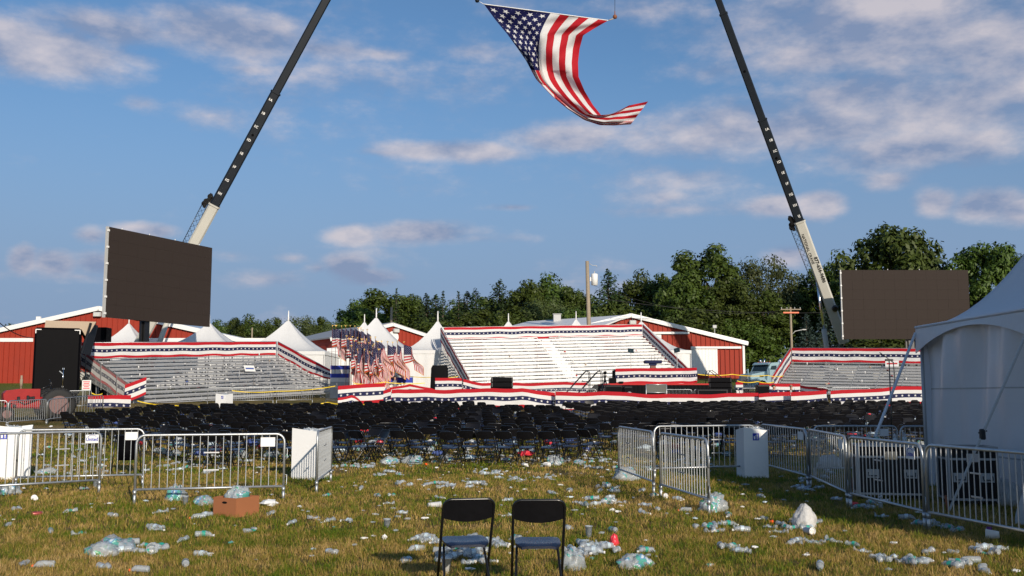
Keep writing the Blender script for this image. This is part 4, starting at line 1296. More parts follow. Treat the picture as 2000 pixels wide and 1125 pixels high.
# stage steps with hand rails
for k, (px, lab) in enumerate(((1140, 'left of the two black stage stair units'), (1164, 'right black stage stair unit, beside the camera tripod'))):
    p = gx(px, 64.2)
    st = thing('stage_steps', lab, 'steps', p, 0, 'stairs up to the stage')
    b = MB()
    for i in range(6):
        z = (i + 1) * hS / 6.5
        b = MB(); b.box((-.55 + i * .26, 0, z), (.28, .9, .05)); part('tread', b, M_black_metal, st)
    b = MB()
    for sy in (-.46, .46):
        b.beam((-.75, sy, 0), (.85, sy, hS - .1), .05, .2); b.beam((.85, sy, 0), (.85, sy, hS), .06, .06)
    part('stringer', b, M_black_metal, st)
    for sy in (-.5, .5):
        b = MB(); h1 = hS + .95
        b.tube([(-1.25, sy, 0), (-1.25, sy, .55), (-1.15, sy, .75), (.05, sy, h1 - .2), (.18, sy, h1 - .1), (.32, sy, h1 - .12), (.38, sy, h1 - .3), (.38, sy, .6)], .024, 6); part('hand_rail', b, M_boom_black, st)
p = gx(1395, 67)
st = thing('stage_steps', 'black stair rails at the right end of the stage', 'steps', p, 0, 'stairs up to the stage')
for i in range(5):
    b = MB(); b.box((.3 + i * .28, 0, hS - (i + 1) * hS / 5.5), (.3, .9, .05)); part('tread', b, M_black_metal, st)
for sy in (-.5, .5):
    b = MB(); h1 = hS + .95
    b.tube([(-.45, sy, hS - .3), (-.45, sy, h1 - .3), (-.35, sy, h1 - .08), (-.2, sy, h1 - .05), (1.6, sy, .85), (1.65, sy, 0)], .024, 6); part('hand_rail', b, M_boom_black, st)

def speaker_box(parent, c, s, rx=0.0, rz=0.0):
    M_ = Matrix.Translation(c) @ Matrix.Rotation(rz, 4, 'Z') @ Matrix.Rotation(rx, 4, 'X')
    b = MB(); b.box((0, 0, 0), s, 0, M_, bevel=.03); o = part('cabinet', b, M_black_plastic, parent)
    b = MB(); b.box((0, -s[1] / 2 - .012, 0), (s[0] * .88, .02, s[2] * .84), 0, M_); part('grille', b, M_black_cloth, o)
for (px, d, n, lab, dx) in ((980, 62, 3, 'stack of three tilted line array speakers left of the stage steps', .2), (1408, 60.5, 3, 'stack of tilted black speakers right of the stage', .3)):
    t = thing('line_array', lab, 'speaker', gx(px, d), 0, 'ground stacked line arrays')
    for i in range(n):
        speaker_box(t, (0, i * .05, .95 + i * .33), (1.35, .6, .3), -.22 + i * .03, .12 if px < 1000 else -.12)
    b = MB(); b.box((dx, 0, .42), (2.0 if px > 1000 else 1.7, .7, .72), 0, bevel=.03); part('subwoofer', b, M_black_plastic, t)
for (px, py0, py1, d, wpx, lab) in ((1198, 752, 772, 60.5, 34, 'black box behind the camera tripod'), (1226, 754, 772, 60.2, 16, 'black speaker with round cone in front of the stage skirt'),
        (1489, 751, 768, 59, 23, 'black monitor box in front of the truck'), (1390, 760, 772, 59, 60, 'long low black case right of the stage'), (1196, 738, 752, 66.1, 14, 'black floor monitor on the stage left edge'), (1213, 745, 752, 65.9, 8, 'small black device on the stage carpet')):
    pt_ = at(px, py0, d); base = max(g(0, d), at(px, py1, d).z) if d < 65 else zdk
    if d < 65: base = g(0, d)
    t = thing('speaker', lab, 'speaker', (pt_.x, d, base), 0, 'black boxes round the stage')
    speaker_box(t, (0, 0, (pt_.z - base) / 2), (wpx / FPX * d, .6, pt_.z - base))
    if 'cone' in lab:
        b = MB(); b.lathe([(.17, 0), (.05, .05)], 14, 0, Matrix.Translation((.05, -.33, (pt_.z - base) * .62)) @ Matrix.Rotation(PI / 2, 4, 'X')); part('cone', b, M_lightgrey, t)
b = MB(); b.box((0, 0, .0), (at(1302, 760, 59.5).x - at(1262, 760, 59.5).x, .06, .36)); 
p = at(1282, 760, 59.5)
t = thing('mesh_barrier', 'low grey framed mesh barrier in front of the stage skirt', 'barrier', (p.x, 59.5, p.z - .45))
w_ = at(1302, 760, 59.5).x - at(1262, 760, 59.5).x
b = MB()
for (a_, c_) in (((-w_ / 2, 0, .25), (w_ / 2, 0, .25)), ((-w_ / 2, 0, .72), (w_ / 2, 0, .72)), ((-w_ / 2, 0, -.4), (-w_ / 2, 0, .72)), ((w_ / 2, 0, -.4), (w_ / 2, 0, .72))): b.tube([a_, c_], .028, 6)
part('frame', b, M_steel, t)
b = MB(); b.box((0, 0, .48), (w_ - .05, .015, .43)); part('mesh_infill', b, M_mesh, t)
# black draped box
p = gx(858, 72)
t = thing('draped_box', 'tall box under a black cloth left of the white bleachers', 'draped box', p)
H = at(858, 713, 72).z - p.z
b = MB(); P = []
for i, k in enumerate((0, .3, .6, .92, 1.0)):
    row = []
    for j in range(33):
        a = 2 * PI * j / 32
        ex = abs(math.cos(a)) ** .5 * math.copysign(1, math.cos(a)); ey = abs(math.sin(a)) ** .5 * math.copysign(1, math.sin(a))
        f = (.66 + .05 * math.sin(j * 1.7) * (1 - k)) * (1 if k < 1 else .86) * (1 - .1 * k)
        row.append((ex * f, ey * f * .8, H * k - .06 * (k == 1) * abs(math.sin(j)) + (.12 * ey * k * 0)))
    P.append(row)
b.grid(P); b.face([len(b.v) - 33 + j for j in range(32)]); part('cover', b, M_black_cloth, t)
b = MB(); b.box((0, 0, H / 2 - .06), (1.0, .8, H - .2)); part('case', b, M_black_plastic, t)

# camera on tripod
p = gx(1182, 61.5)
t = thing('video_camera', 'black video camera on a tripod left of the podium', 'camera', p)
zc = at(1182, 731, 61.5).z - p.z
for k in range(3):
    a = 2 * PI * k / 3 + .4
    b = MB(); b.tube([(.04 * math.cos(a), .04 * math.sin(a), zc - .35), (.55 * math.cos(a), .55 * math.sin(a), 0)], .025, 6, radii=[.035, .02]); part('leg', b, M_black_metal, t)
b = MB(); b.tube([(0, 0, zc - .5), (0, 0, zc - .1)], .06, 8); b.box((0, 0, zc - .12), (.18, .2, .14)); part('head', b, M_black_plastic, t)
b = MB(); b.box((0, .05, zc + .08), (.16, .42, .2), 0, bevel=.03); bd = part('body', b, M_black_plastic, t)
b = MB(); b.lathe([(.06, 0), (.075, .16), (.09, .18), (.09, .22)], 12, 0, Matrix.Translation((0, -.14, zc + .1)) @ Matrix.Rotation(PI / 2, 4, 'X')); part('lens', b, M_black_box, t)

# ================================================================== flags on poles
def drape(seed, spread, hoist=1.5):
    rs = np.random.default_rng(seed)
    ph = rs.uniform(0, 6, 5); nu, nv = 22, 14
    P = []; U = []
    for i in range(nu + 1):
        u = i / nu; P.append([]); U.append([])
        for j in range(nv + 1):
            v = j / nv
            env = min(1, u * 2.5)
            x = spread * (1 - math.exp(-2.0 * u)) * (1 + .25 * v) + env * .10 * math.sin(u * 9 + v * 2.2 + ph[0])
            y = env * (.13 * math.sin(u * 11 + v * 1.3 + ph[1]) + .06 * math.sin(u * 23 - v * 3 + ph[2])) + .03
            x += (.62 * v - .22) * u
            z = -v * hoist * (1 - .72 * min(1, u * 1.25)) - (.8 * u if u < .4 else .32 + (u - .4) * 3.9) * (1 - .22 * spread)
            P[-1].append((x, y, z)); U[-1].append((u, v))
    b = MB(); b.grid(P, uv=U); cloth = b.mesh('cloth', M_flag_small)
    b = MB(); b.tube([Vector(P[i][nv]) for i in range(nu + 1)], .011, 4); b.tube([Vector(P[nu][j]) for j in range(nv + 1)], .020, 4)
    return cloth, b.mesh('fringe', M_gold_fringe)
DR = [drape(50 + k, [.55, .75, .95, .7, .5, 1.15][k]) for k in range(6)]
b = MB(); b.tube([(0, 0, -3.6), (0, 0, .12)], .018, 6); MPOLE = b.mesh('pole', M_brown_wood)
b = MB(); b.lathe([(.012, .1), (.035, .12), (.014, .15), (.034, .19), (.02, .25), (.006, .29)], 8); b.beam((-.10, 0, .25), (0, 0, .19), .035, .02); b.beam((.10, 0, .25), (0, 0, .19), .035, .02); MFIN = b.mesh('eagle_finial', M_gold)
FL = [(649, 641, 79, 1), (656, 641, 79, 2), (667, 642, 78.5, 1), (675, 641, 79.2, 0), (684, 641, 78.8, 2), (693, 642, 78.4, 1), (700, 646, 78, 2), (709, 650, 78, 1),
      (677, 662, 75.5, 3), (688, 663, 75.2, 1), (698, 665, 75.8, 0), (707, 668, 75, 2), (716, 668, 75.4, 1), (724, 664, 76, 3), (733, 664, 76.2, 2), (730, 678, 74.5, 1),
      (745, 672, 76.5, 3), (757, 673, 76.8, 2), (767, 674, 77, 3), (776, 672, 77.3, 0), (789, 673, 77.6, 5),
      (683, 676, 73.8, 4), (692, 680, 73.5, 3), (701, 684, 73.8, 0), (711, 682, 73.4, 3), (720, 684, 73.9, 4), (738, 682, 74.6, 0), (728, 690, 73.2, 3), (686, 690, 73, 4), (698, 697, 72.8, 0), (712, 697, 72.7, 3), (740, 697, 73.0, 4), (722, 702, 72.6, 0), (705, 655, 77.5, 3), (717, 658, 77.3, 0)]
for i, (px, py, d, k) in enumerate(FL):
    p = at(px, py - (9 if i >= 21 else 0), d)
    if i < 8: lab = ['first', 'second', 'third', 'fourth', 'fifth', 'sixth', 'seventh', 'eighth'][i] + ' flag from the left in the tall back row of the flag cluster'
    elif 16 <= i <= 19: lab = ['first', 'second', 'third', 'fourth'][i - 16] + ' flag from the left in the loose row at the right of the cluster'
    elif i == 20: lab = 'outermost right flag of the cluster, hanging wide against the white tent'
    else: lab = 'draped gold fringed flag hanging in the dense middle of the flag cluster'
    t = thing('flag', lab, 'flag', p, [-.1, .2, -.25, .12, 0][i % 5], 'flags standing on poles')
    part('pole', MPOLE, None, t); part('eagle_finial', MFIN, None, t)
    part('cloth', DR[k][0], None, t); part('fringe', DR[k][1], None, t)
for (x0, x1, y0, y1, d, lab) in ((647, 683, 714, 752, 80.5, 'blue and white striped riser behind the left flags'), (752, 806, 737, 752, 78.5, 'blue and white striped riser behind the officer')):
    p = at(x0, y0, d); q = at(x1, y0, d); z1 = p.z; z0_ = g(0, d)
    t = thing('flag_riser', lab, 'riser', ((p.x + q.x) / 2, d, z0_), 0, 'striped risers for the flags')
    hh = z1 - z0_
    nb = 4 if y1 - y0 > 30 else 2
    for k in range(nb * 2):
        b = MB(); b.box((0, 0, hh * (k + .5) / (nb * 2)), (q.x - p.x, .6 + .004 * (k % 2), hh / (nb * 2) - .004)); part('panel', b, (M_blue_print if k % 2 else M_white_paint) if (k >= 4 or nb == 2) else M_lightgrey, t)

# ================================================================== video screens
def screen(TLp, TRp, BRp, BLp, d0, d1, label, lbl_post):
    TL = at(TLp[0], TLp[1], d0); TR = at(TRp[0], TRp[1], d1)
    BL = at(BLp[0], BLp[1], d0); BR = at(BRp[0], BRp[1], d1)
    ztop = (TL.z + TR.z) / 2; zbot = (BL.z + BR.z) / 2
    c = (TL + TR) / 2
    W_ = math.hypot(TR.x - TL.x, TR.y - TL.y); rz = math.atan2(TR.y - TL.y, TR.x - TL.x)
    H_ = ztop - zbot
    gz = g(0, c.y)
    t = thing('video_screen', label, 'screen', (c.x, c.y, gz), rz, 'large video screens')
    zc = (ztop + zbot) / 2 - gz
    nx, nz = 12, 7
    b = MB(); b.box((0, 0, 0), (W_ / nx - .006, .10, H_ / nz - .006), 0)
    pm = b.mesh('screen_panel', M_screen)
    for i in range(nx):
        for j in range(nz):
            part('screen_panel', pm, None, t, loc=(-W_ / 2 + (i + .5) * W_ / nx, .012 * math.sin(i * 3.1 + j * 1.7) * .3, zc - H_ / 2 + (j + .5) * H_ / nz))
    b = MB(); b.box((0, .18, zc), (W_ - .02, .22, H_ - .02)); part('back_frame', b, M_black_metal, t)
    b = MB()
    b.box((-W_ / 2 - .06, .12, zc), (.10, .26, H_ + .05)); part('side_rail', b, M_lightgrey, t)
    for k in range(6):
        b = MB(); b.box((-W_ / 2 - .08, -.02, zc - H_ / 2 + .3 + k * (H_ - .6) / 5), (.14, .16, .16)); part('clamp', b, M_white_paint, t)
    for k in range(4):
        b = MB(); b.tube([(-W_ * .38 + k * W_ * .25, .1, zc + H_ / 2), (-W_ * .38 + k * W_ * .25, .1, zc + H_ / 2 + .12)], .04, 6); part('lifting_eye', b, M_white_paint, t)
    b = MB()
    for x in lbl_post:
        b.box((x * W_, .55, (zc - H_ / 2 + .6) / 2 - .2), (.55, .5, zc - H_ / 2 + 1.0))
        b.box((x * W_ - .42, .6, (zc - H_ / 2) / 2 - .2), (.14, .2, zc - H_ / 2 + .4)); b.box((x * W_ + .42, .6, (zc - H_ / 2) / 2 - .2), (.1, .2, zc - H_ / 2 + .4))
    part('mast', b, M_black_metal, t)
    return t, W_, H_, zc
screen((213, 450), (414, 478), (411, 632), (207, 627), 79, 90.5, 'large dark video screen turned away on a mast at the left', (-.10,))
tR, W_, H_, zc = screen((1643, 531), (1890, 524), (1893, 661), (1647, 664), 100, 100, 'large dark video screen at the right behind the bleachers', (.04, .10))

# ================================================================== cranes
def crane(side, base, cream_end, s1, s2, tip, wid, label, d0, d1):
    def P(pt, k): return at(pt[0], pt[1], d0 + (d1 - d0) * k)
    # depth changes evenly along the boom
    base_w = P(base, 0); tip_w = P(tip, 1)
    axis = (tip_w - base_w)
    def onaxis(py):
        lo, hi = 0, 1
        for _ in range(40):
            m_ = (lo + hi) / 2; q = base_w + axis * m_
            dzq = q.z - EYE; fwd = q.y * CT + dzq * ST; up = -q.y * ST + dzq * CT
            if 562.5 - FPX * up / fwd > py: lo = m_
            else: hi = m_
        return base_w + axis * lo
    gz = g(0, base_w.y)
    t = thing('mobile_crane', label, 'crane', (base_w.x, base_w.y, gz), 0, 'cranes holding the big flag')
    O = t.location.copy()
    dvec = axis.normalized()
    toward = (Vector((0, 0, EYE)) - base_w).normalized()
    s_ = dvec.cross(toward).normalized(); u_ = s_.cross(dvec).normalized()
    pts = [base_w - O, onaxis(cream_end) - O, onaxis(s1) - O, onaxis(s2) - O, tip_w - O]
    mats_ = [M_boom_cream, M_boom_black, M_boom_black, M_boom_black]
    secs = []
    for i in range(4):
        p, q = pts[i], pts[i + 1]
        w0, w1 = wid[i], wid[i] * .98
        b = MB()
        vs = []
        prof = [(-.5, -.36), (-.36, -.5), (.36, -.5), (.5, -.36), (.5, .36), (.36, .5), (-.36, .5), (-.5, .36)]
        for base_, w in ((p - dvec * (.4 if i else 0), w0), (q, w1)):
            for a_, c_ in prof: vs.append(base_ + s_ * a_ * w + u_ * c_ * w * 1.15)
        n = 8
        fs = [tuple(range(n))[::-1], tuple(range(n, 2 * n))] + [(k, (k + 1) % n, (k + 1) % n + n, k + n) for k in range(n)]
        b.add(vs, fs)
        so = part('boom_section', b, mats_[i], t); secs.append(so)
        cb = MB()
        ring = [s_ * a_ * w1 * 1.12 + u_ * c_ * w1 * 1.15 * 1.12 for a_, c_ in prof]
        cb.add([q - dvec * .18 + r for r in ring] + [q + r for r in ring], fs); part('collar', cb, mats_[i], so)
    # bolt holes
    for f, i in ((.45, 2), (.62, 1)):
        q = pts[i].lerp(pts[i + 1], f) + u_ * (wid[i] * .575 + .004)
        b = MB(); b.lathe([(.14, -.01), (.14, .012)], 12, 0, Matrix.Translation(q) @ u_.to_track_quat('Z', 'Y').to_matrix().to_4x4()); part('pin_hole', b, M_black_box, secs[i])
    def frame_at(q, x, y, n): 
        M_ = Matrix.Identity(4)
        for r in range(3): M_[r][0], M_[r][1], M_[r][2], M_[r][3] = x[r], y[r], n[r], q[r]
        return M_
    letters = 'HGFEDCBA' if side < 0 else 'JHGFEDCBA'
    for k, ch in enumerate(letters):
        f = (.10 + k * .118) if side < 0 else (.05 + k * .106)
        q = pts[1].lerp(pts[2], f) + u_ * (wid[1] * .575 + .012) - s_ * wid[1] * (.12 if side < 0 else -.12)
        tb = text_mb('1' + ch, .36, 0, frame_at(q, s_, dvec, u_), bold=.012)
        part('lettering', tb, M_white_paint, secs[1])
    if side > 0:
        q = pts[1].lerp(pts[0], .22) + u_ * (wid[0] * .575 + .012) - s_ * wid[0] * .16
        part('lettering', text_mb('NATIONAL CRANE', .40, 0, frame_at(q, -dvec, u_.cross(-dvec), u_), bold=.008), M_black_metal, secs[0])
        q = pts[1].lerp(pts[0], .40) + u_ * (wid[0] * .575 + .012) + s_ * wid[0] * .22
        part('lettering', text_mb('877-656-9686', .52, 0, frame_at(q, -dvec, u_.cross(-dvec), u_), bold=.015), M_black_metal, secs[0])
        q = onaxis(602) - O + u_ * (wid[0] * .575 + .1) 
        b = MB(); b.lathe([(.34, -.08), (.34, .16), (.2, .2)], 14, 0, Matrix.Translation(q + s_ * .35) @ u_.to_track_quat('Z', 'Y').to_matrix().to_4x4()); part('cable_reel', b, M_black_metal, t)
    # sheave cluster at the end of the cream section
    q = pts[1] - s_ * wid[0] * .72
    b = MB()
    rs = np.random.default_rng(3)
    for k in range(4):
        b.lathe([(.30, -.05), (.30, .05)], 12, 0, Matrix.Translation(q + dvec * (k * .32 - .4) + s_ * rs.uniform(-.2, .2)) @ u_.to_track_quat('Z', 'Y').to_matrix().to_4x4())
    b.beam(q - dvec * .8, q + dvec * .9, .3, .5, up=u_); b.beam(q - s_ * .4 - dvec * .3, q + s_ * .5 - dvec * .1, .2, .3, up=u_)
    part('sheave_block', b, M_black_metal, t)
    # stowed lattice jib
    jl = 7.5
    a0 = pts[1] - s_ * wid[0] * .78 - dvec * .3; a1 = pts[1] - s_ * wid[0] * .62 - dvec * jl
    b = MB(); off = [s_ * -.28 + u_ * .28, s_ * .28 + u_ * .28, s_ * .28 - u_ * .28, s_ * -.28 - u_ * .28]
    for o_ in off: b.tube([a0 + o_, a1 + o_], .035, 4)
    n = 12
    for k in range(n):
        for m_ in range(4):
            b.tube([a0.lerp(a1, k / n) + off[m_], a0.lerp(a1, (k + 1) / n) + off[(m_ + 1) % 4]], .02, 4, caps=False)
    part('lattice_jib', b, M_black_metal, t)
    # luffing cylinder
    j = onaxis(545 if side > 0 else 500) - O - s_ * wid[0] * .35 * (1 if side > 0 else -1)
    foot = Vector((-1.6 * side, -.2, .9 if side > 0 else 1.2))
    m_ = j.lerp(foot, .5)
    b = MB(); b.tube([j, m_], .15, 10); part('cylinder_rod', b, M_chrome, t)
    b = MB(); b.tube([m_, foot], .27, 12); part('cylinder', b, M_boom_cream, t)
    # carrier, turret and cab
    b = MB(); b.box((1.2 * side, .5, 1.05), (10.5, 2.6, .9), 0, bevel=.1); part('carrier', b, M_boom_cream, t)
    b = MB(); b.box((.7 * side, .2, 2.1), (3.6, 2.2, 1.3), 0, bevel=.12); part('turret', b, M_boom_cream, t)
    b = MB(); b.box((-1.4 * side, -.9, 2.2), (1.7, 1.1, 1.55), 0, bevel=.12); cabp = part('cab', b, M_boom_cream, t)
    b = MB(); b.box((-1.4 * side, -1.46, 2.45), (1.35, .03, .75)); b.box((-1.4 * side - side * .86, -.9, 2.45), (.03, .85, .75)); part('window', b, M_glass, cabp)
    b = MB(); b.lathe([(.62, -.2), (.62, .2)], 18, 0, Matrix.Rotation(PI / 2, 4, 'X')); wm = b.mesh('wheel', M_rubber)
    for x in (-3.2, -1.8, 3.2, 4.6):
        for y in (-.8, 1.8): part('wheel', wm, None, t, loc=(x * side + 1.2 * side, y, .62))
    b = MB()
    for x in (2.0, 3.0, 4.2): b.tube([(x * side, -.9, 1.5), (x * side, -.9, 3.2)], .04, 6)
    b.tube([(2.0 * side, -.9, 3.2), (4.2 * side, -.9, 3.2)], .04, 6); b.tube([(2.0 * side, -.9, 2.5), (4.2 * side, -.9, 2.5)], .03, 6); part('guard_rail', b, M_lightgrey, t)
    return tip_w
tipL = crane(-1, (262, 690), 400, 180, -250, (933, -545), [1.15, 1.02, .88, .76], 'mobile crane with dark boom rising behind the left video screen', 106, 97)
tipR = crane(1, (1648, 668), 432, 233, 26, (1203, -545), [1.12, .96, .82, .68], 'mobile crane with lettered cream lower boom beside the right video screen', 108, 97)
# hook balls and hoist lines
dF = 97.0
for (px, py, lab, tip) in ((932, 1, 'dark hook ball at the left upper corner of the big flag', tipL), (1201, 33, 'rusty hook ball at the right upper corner of the big flag', tipR)):
    p = at(px, py, dF)
    t = thing('hook_ball', lab, 'hook', p, 0, 'crane hook balls')
    b = MB(); b.lathe([(.02, -.22), (.17, -.16), (.235, 0), (.17, .16), (.05, .24), (.04, .6), (.015, .62)], 14); part('ball', b, M_rust if px > 1000 else M_boom_black, t)
    b = MB(); b.tube([(0, 0, .55), Vector(tip) - p], .022, 5); part('hoist_rope', b, M_cable, t)

# ================================================================== the big flag
Lc_ = [(945, 8), (967, 38), (990, 66), (1010, 95), (1028, 122), (1048, 155), (1080, 188), (1110, 213), (1142, 234), (1172, 244), (1200, 245), (1232, 243)]
Rc_ = [(1188, 40), (1160, 56), (1139, 69), (1132, 95), (1129, 122), (1130, 150), (1142, 178), (1158, 205), (1175, 226), (1200, 221), (1228, 206), (1266, 198)]
def arcpar(pts):
    pts = [Vector(p) for p in pts]; S = [0]
    for a, b_ in zip(pts, pts[1:]): S.append(S[-1] + (b_ - a).length)
    S = np.array(S) / S[-1]; A = np.array(pts)
    return lambda u: (float(np.interp(u, S, A[:, 0])), float(np.interp(u, S, A[:, 1])))
fl, fr = arcpar(Lc_), arcpar(Rc_)
nu, nv = 84, 56
P = []; U = []
rs = np.random.default_rng(9)
for i in range(nu + 1):
    u = i / nu; P.append([]); U.append([])
    lx, ly = fl(u); rx_, ry = fr(u)
    # share of the visible width taken by the canton half; below the canton it is gathered into folds at the left edge
    gather = min(1, max(0, (u - .12) / .36)); gather = gather * gather * (3 - 2 * gather)
    open_ = min(1, max(0, (u - .7) / .3)); open_ = open_ * open_ * (3 - 2 * open_)
    wv = float(np.interp(u, [0, .1, .2, .3, .4, .5, .75, 1], [7 / 13, .49, .43, .33, .21, .13, .12, .16]))
    for j in range(nv + 1):
        v = j / nv
        w = v / (7 / 13) * wv if v < 7 / 13 else wv + (v - 7 / 13) / (6 / 13) * (1 - wv)
        dep = 0
        fold = gather * (1 - open_)
        if v < 7 / 13:
            ph = v / (7 / 13)
            dep += fold * 1.0 * math.sin(ph * PI * 2.5 + .6) * (.4 + .6 * ph) - fold * 1.2 * (1 - ph)
            w += fold * .03 * math.sin(ph * PI * 5 + u * 6)
        dep += .6 * math.sin(u * 9 + v * 6) * min(1, u * 2) + .42 * math.sin(u * 19 - v * 11 + 1) * min(1, u * 3) + .14 * math.sin(u * 43 + v * 17)
        x = lx + (rx_ - lx) * w; y = ly + (ry - ly) * w
        y += 6 * math.sin(PI * w) * (u < .4) * u * 1.5
        bend = 1.6 * math.sin(u * PI) * .8 + 1.2 * max(0, u - .7)
        P[-1].append(at(x, y, dF + dep + bend - 1.4 * u * (v - .5))); U[-1].append((u, v))
c0 = at(1060, 20, dF)
P = [[p - c0 for p in r] for r in P]
b = MB(); b.grid(P, uv=U)
t = thing('giant_flag', 'giant stars and stripes flag blowing between the two crane hooks', 'flag', c0)
part('cloth', b, M_flag, t)
b = MB(); b.tube(P[0], .05, 5); part('hoist_band', b, M_white, t)
b = MB(); b.tube([P[0][0], at(936, 3, dF) - c0], .03, 5); part('corner_rope', b, M_white, t)
b = MB(); b.tube([P[0][-1], at(1199, 36, dF) - c0], .05, 5); part('corner_rope', b, M_tan, t)

# ================================================================== poles and lines
def util_pole(px, pyt, d, r, label, lean=0.0):
    p = gx(px, d); H = at(px, pyt, d).z - p.z
    t = thing('utility_pole', label, 'utility pole', p, 0, 'utility poles')
    b = MB(); b.tube([(0, 0, -.3), (lean * .5, 0, H * .5), (lean, 0, H)], r, 10, radii=[r * 1.15, r, r * .82]); part('pole', b, M_wood_pole, t)
    return t, H
t, H = util_pole(1153, 510, 124, .27, 'wooden utility pole with a white transformer behind the white bleachers', -.28)
b = MB(); b.lathe([(.05, -.75), (.40, -.7), (.42, .65), (.36, .72), (.1, .8)], 16, 0, Matrix.Translation((.62, -.1, H - 2.35))); b.box((.25, -.1, H - 2.3), (.35, .12, .5)); part('transformer', b, M_white_paint, t)
b = MB(); b.tube([(0, 0, H - .3), (.4, 0, H - .55), (.9, 0, H - .55), (.95, 0, H - .8)], .04, 6); b.tube([(.62, -.1, H - 1.6), (.62, -.1, H - 1.3)], .06, 6); part('insulator_arm', b, M_lightgrey, t)
pole1 = (t.location + Vector((0, 0, H)))
t, H = util_pole(1548, 600, 128, .16, 'utility pole with orange crossarm and street lamp right of the truck')
b = MB(); b.box((0, -.2, H - .72), (2.0, .12, .16)); part('crossarm', b, M_orange, t)
b = MB(); b.box((0, -.15, H - .3), (2.6, .1, .12)); part('crossarm', b, M_wood_pole, t)
for x in (-1.2, -.5, .5, 1.2):
    b = MB(); b.lathe([(.04, 0), (.07, .1), (.03, .22)], 8, 0, Matrix.Translation((x, -.15, H - .24))); part('insulator', b, M_lightgrey, t)
b = MB(); b.tube([(0, -.1, H - 3.6), (.5, -.1, H - 3.1), (1.5, -.1, H - 2.9)], .05, 6); b.box((1.65, -.1, H - 2.9), (.5, .2, .12)); part('street_lamp', b, M_lightgrey, t)
pole2 = (t.location + Vector((0, 0, H)))
t, H = util_pole(365, 648, 150, .14, 'thin far utility pole left of the big white tent'); t, H = util_pole(490, 640, 160, .14, 'thin far utility pole behind the big white tent left slope')
t, H = util_pole(763, 600, 150, .2, 'short wooden pole behind the small red barn')
def wire(p, q, label, r=.022, sag=1.2, name='power_line'):
    p, q = Vector(p), Vector(q)
    b = MB(); pts = []
    for i in range(17):
        k = i / 16; pts.append(p.lerp(q, k) - Vector((0, 0, sag * 4 * k * (1 - k))) - p)
    b.tube(pts, r, 4); return single(name, b, M_cable, label, 'cable', p, 0, 'overhead lines')
wire(pole1 + Vector((.6, 0, -4.6)), at(1700, 606, 132), 'power line sloping right from the transformer pole over the barn', .03, 1.0)
wire(pole1 + Vector((.3, 0, -3.0)), pole2 + Vector((-.9, 0, -.4)), 'power line between the transformer pole and the lamp pole', .02, 1.6)
wire(at(-30, 600, 60), at(70, 660, 66), 'black cable sagging to the black trailer at far left', .03, .5)
wire(at(400, 650, 150), at(660, 645, 150), 'thin line crossing left of the flag cluster', .02, .8)
for (x, y, yb, d, lab) in ((1396, 638, 655, 140, 'small lamp on a pole above the barn right slope'), (75, 622, 632, 118, 'white flood lamp on the left barn roof slope')):
    p = at(x, yb, d); q = at(x, y, d)
    t = thing('flood_lamp', lab, 'lamp', p, 0)
    b = MB(); b.tube([(0, 0, -1.6), (0, 0, q.z - p.z)], .05, 6); part('post', b, M_lightgrey, t)
    b = MB(); b.box((0, 0, q.z - p.z), (.55, .35, .45), 0, bevel=.05); part('lamp_head', b, M_lightgrey if x > 1000 else M_white_paint, t)
# ================================================================== vehicles
# pale blue truck
p = gx(1452, 91)
hd = math.atan2(-.52, -.85)
t = thing('truck', 'pale blue conventional truck tractor parked between the barn and the right bleachers', 'truck', (p.x, 91, g(0, 91)), hd)
def side_prism(prof, y0, y1): 
    b = MB(); b.prism(prof, y0, y1); return b
b = MB(); b.box((-.12, 0, .52), (.26, 2.45, .36), 0, bevel=.06); bp = part('bumper', b, M_lightgrey, t)
b = MB()
for y in (-.85, .85): b.box((.02, y, .52), (.02, .28, .16))
part('fog_lamp', b, M_lamp_glass, bp)
b = side_prism([(-.22, .72), (-.22, 1.52), (-.42, 1.72), (-2.05, 1.98), (-2.05, .95), (-1.0, .75)], -.72, .72); hood = part('hood', b, M_truck, t)
b = MB(); b.box((-.20, 0, 1.18), (.06, .92, .98), 0, bevel=.02); gr = part('grille_frame', b, M_chrome, t)
b = MB()
for k in range(9): b.box((-.165, -.4 + k * .1, 1.18), (.03, .05, .86))
part('grille_bar', b, M_lightgrey, gr, kind='stuff')
b = MB(); b.box((-.162, 0, 1.18), (.01, .84, .9)); part('grille_back', b, M_black_box, gr)
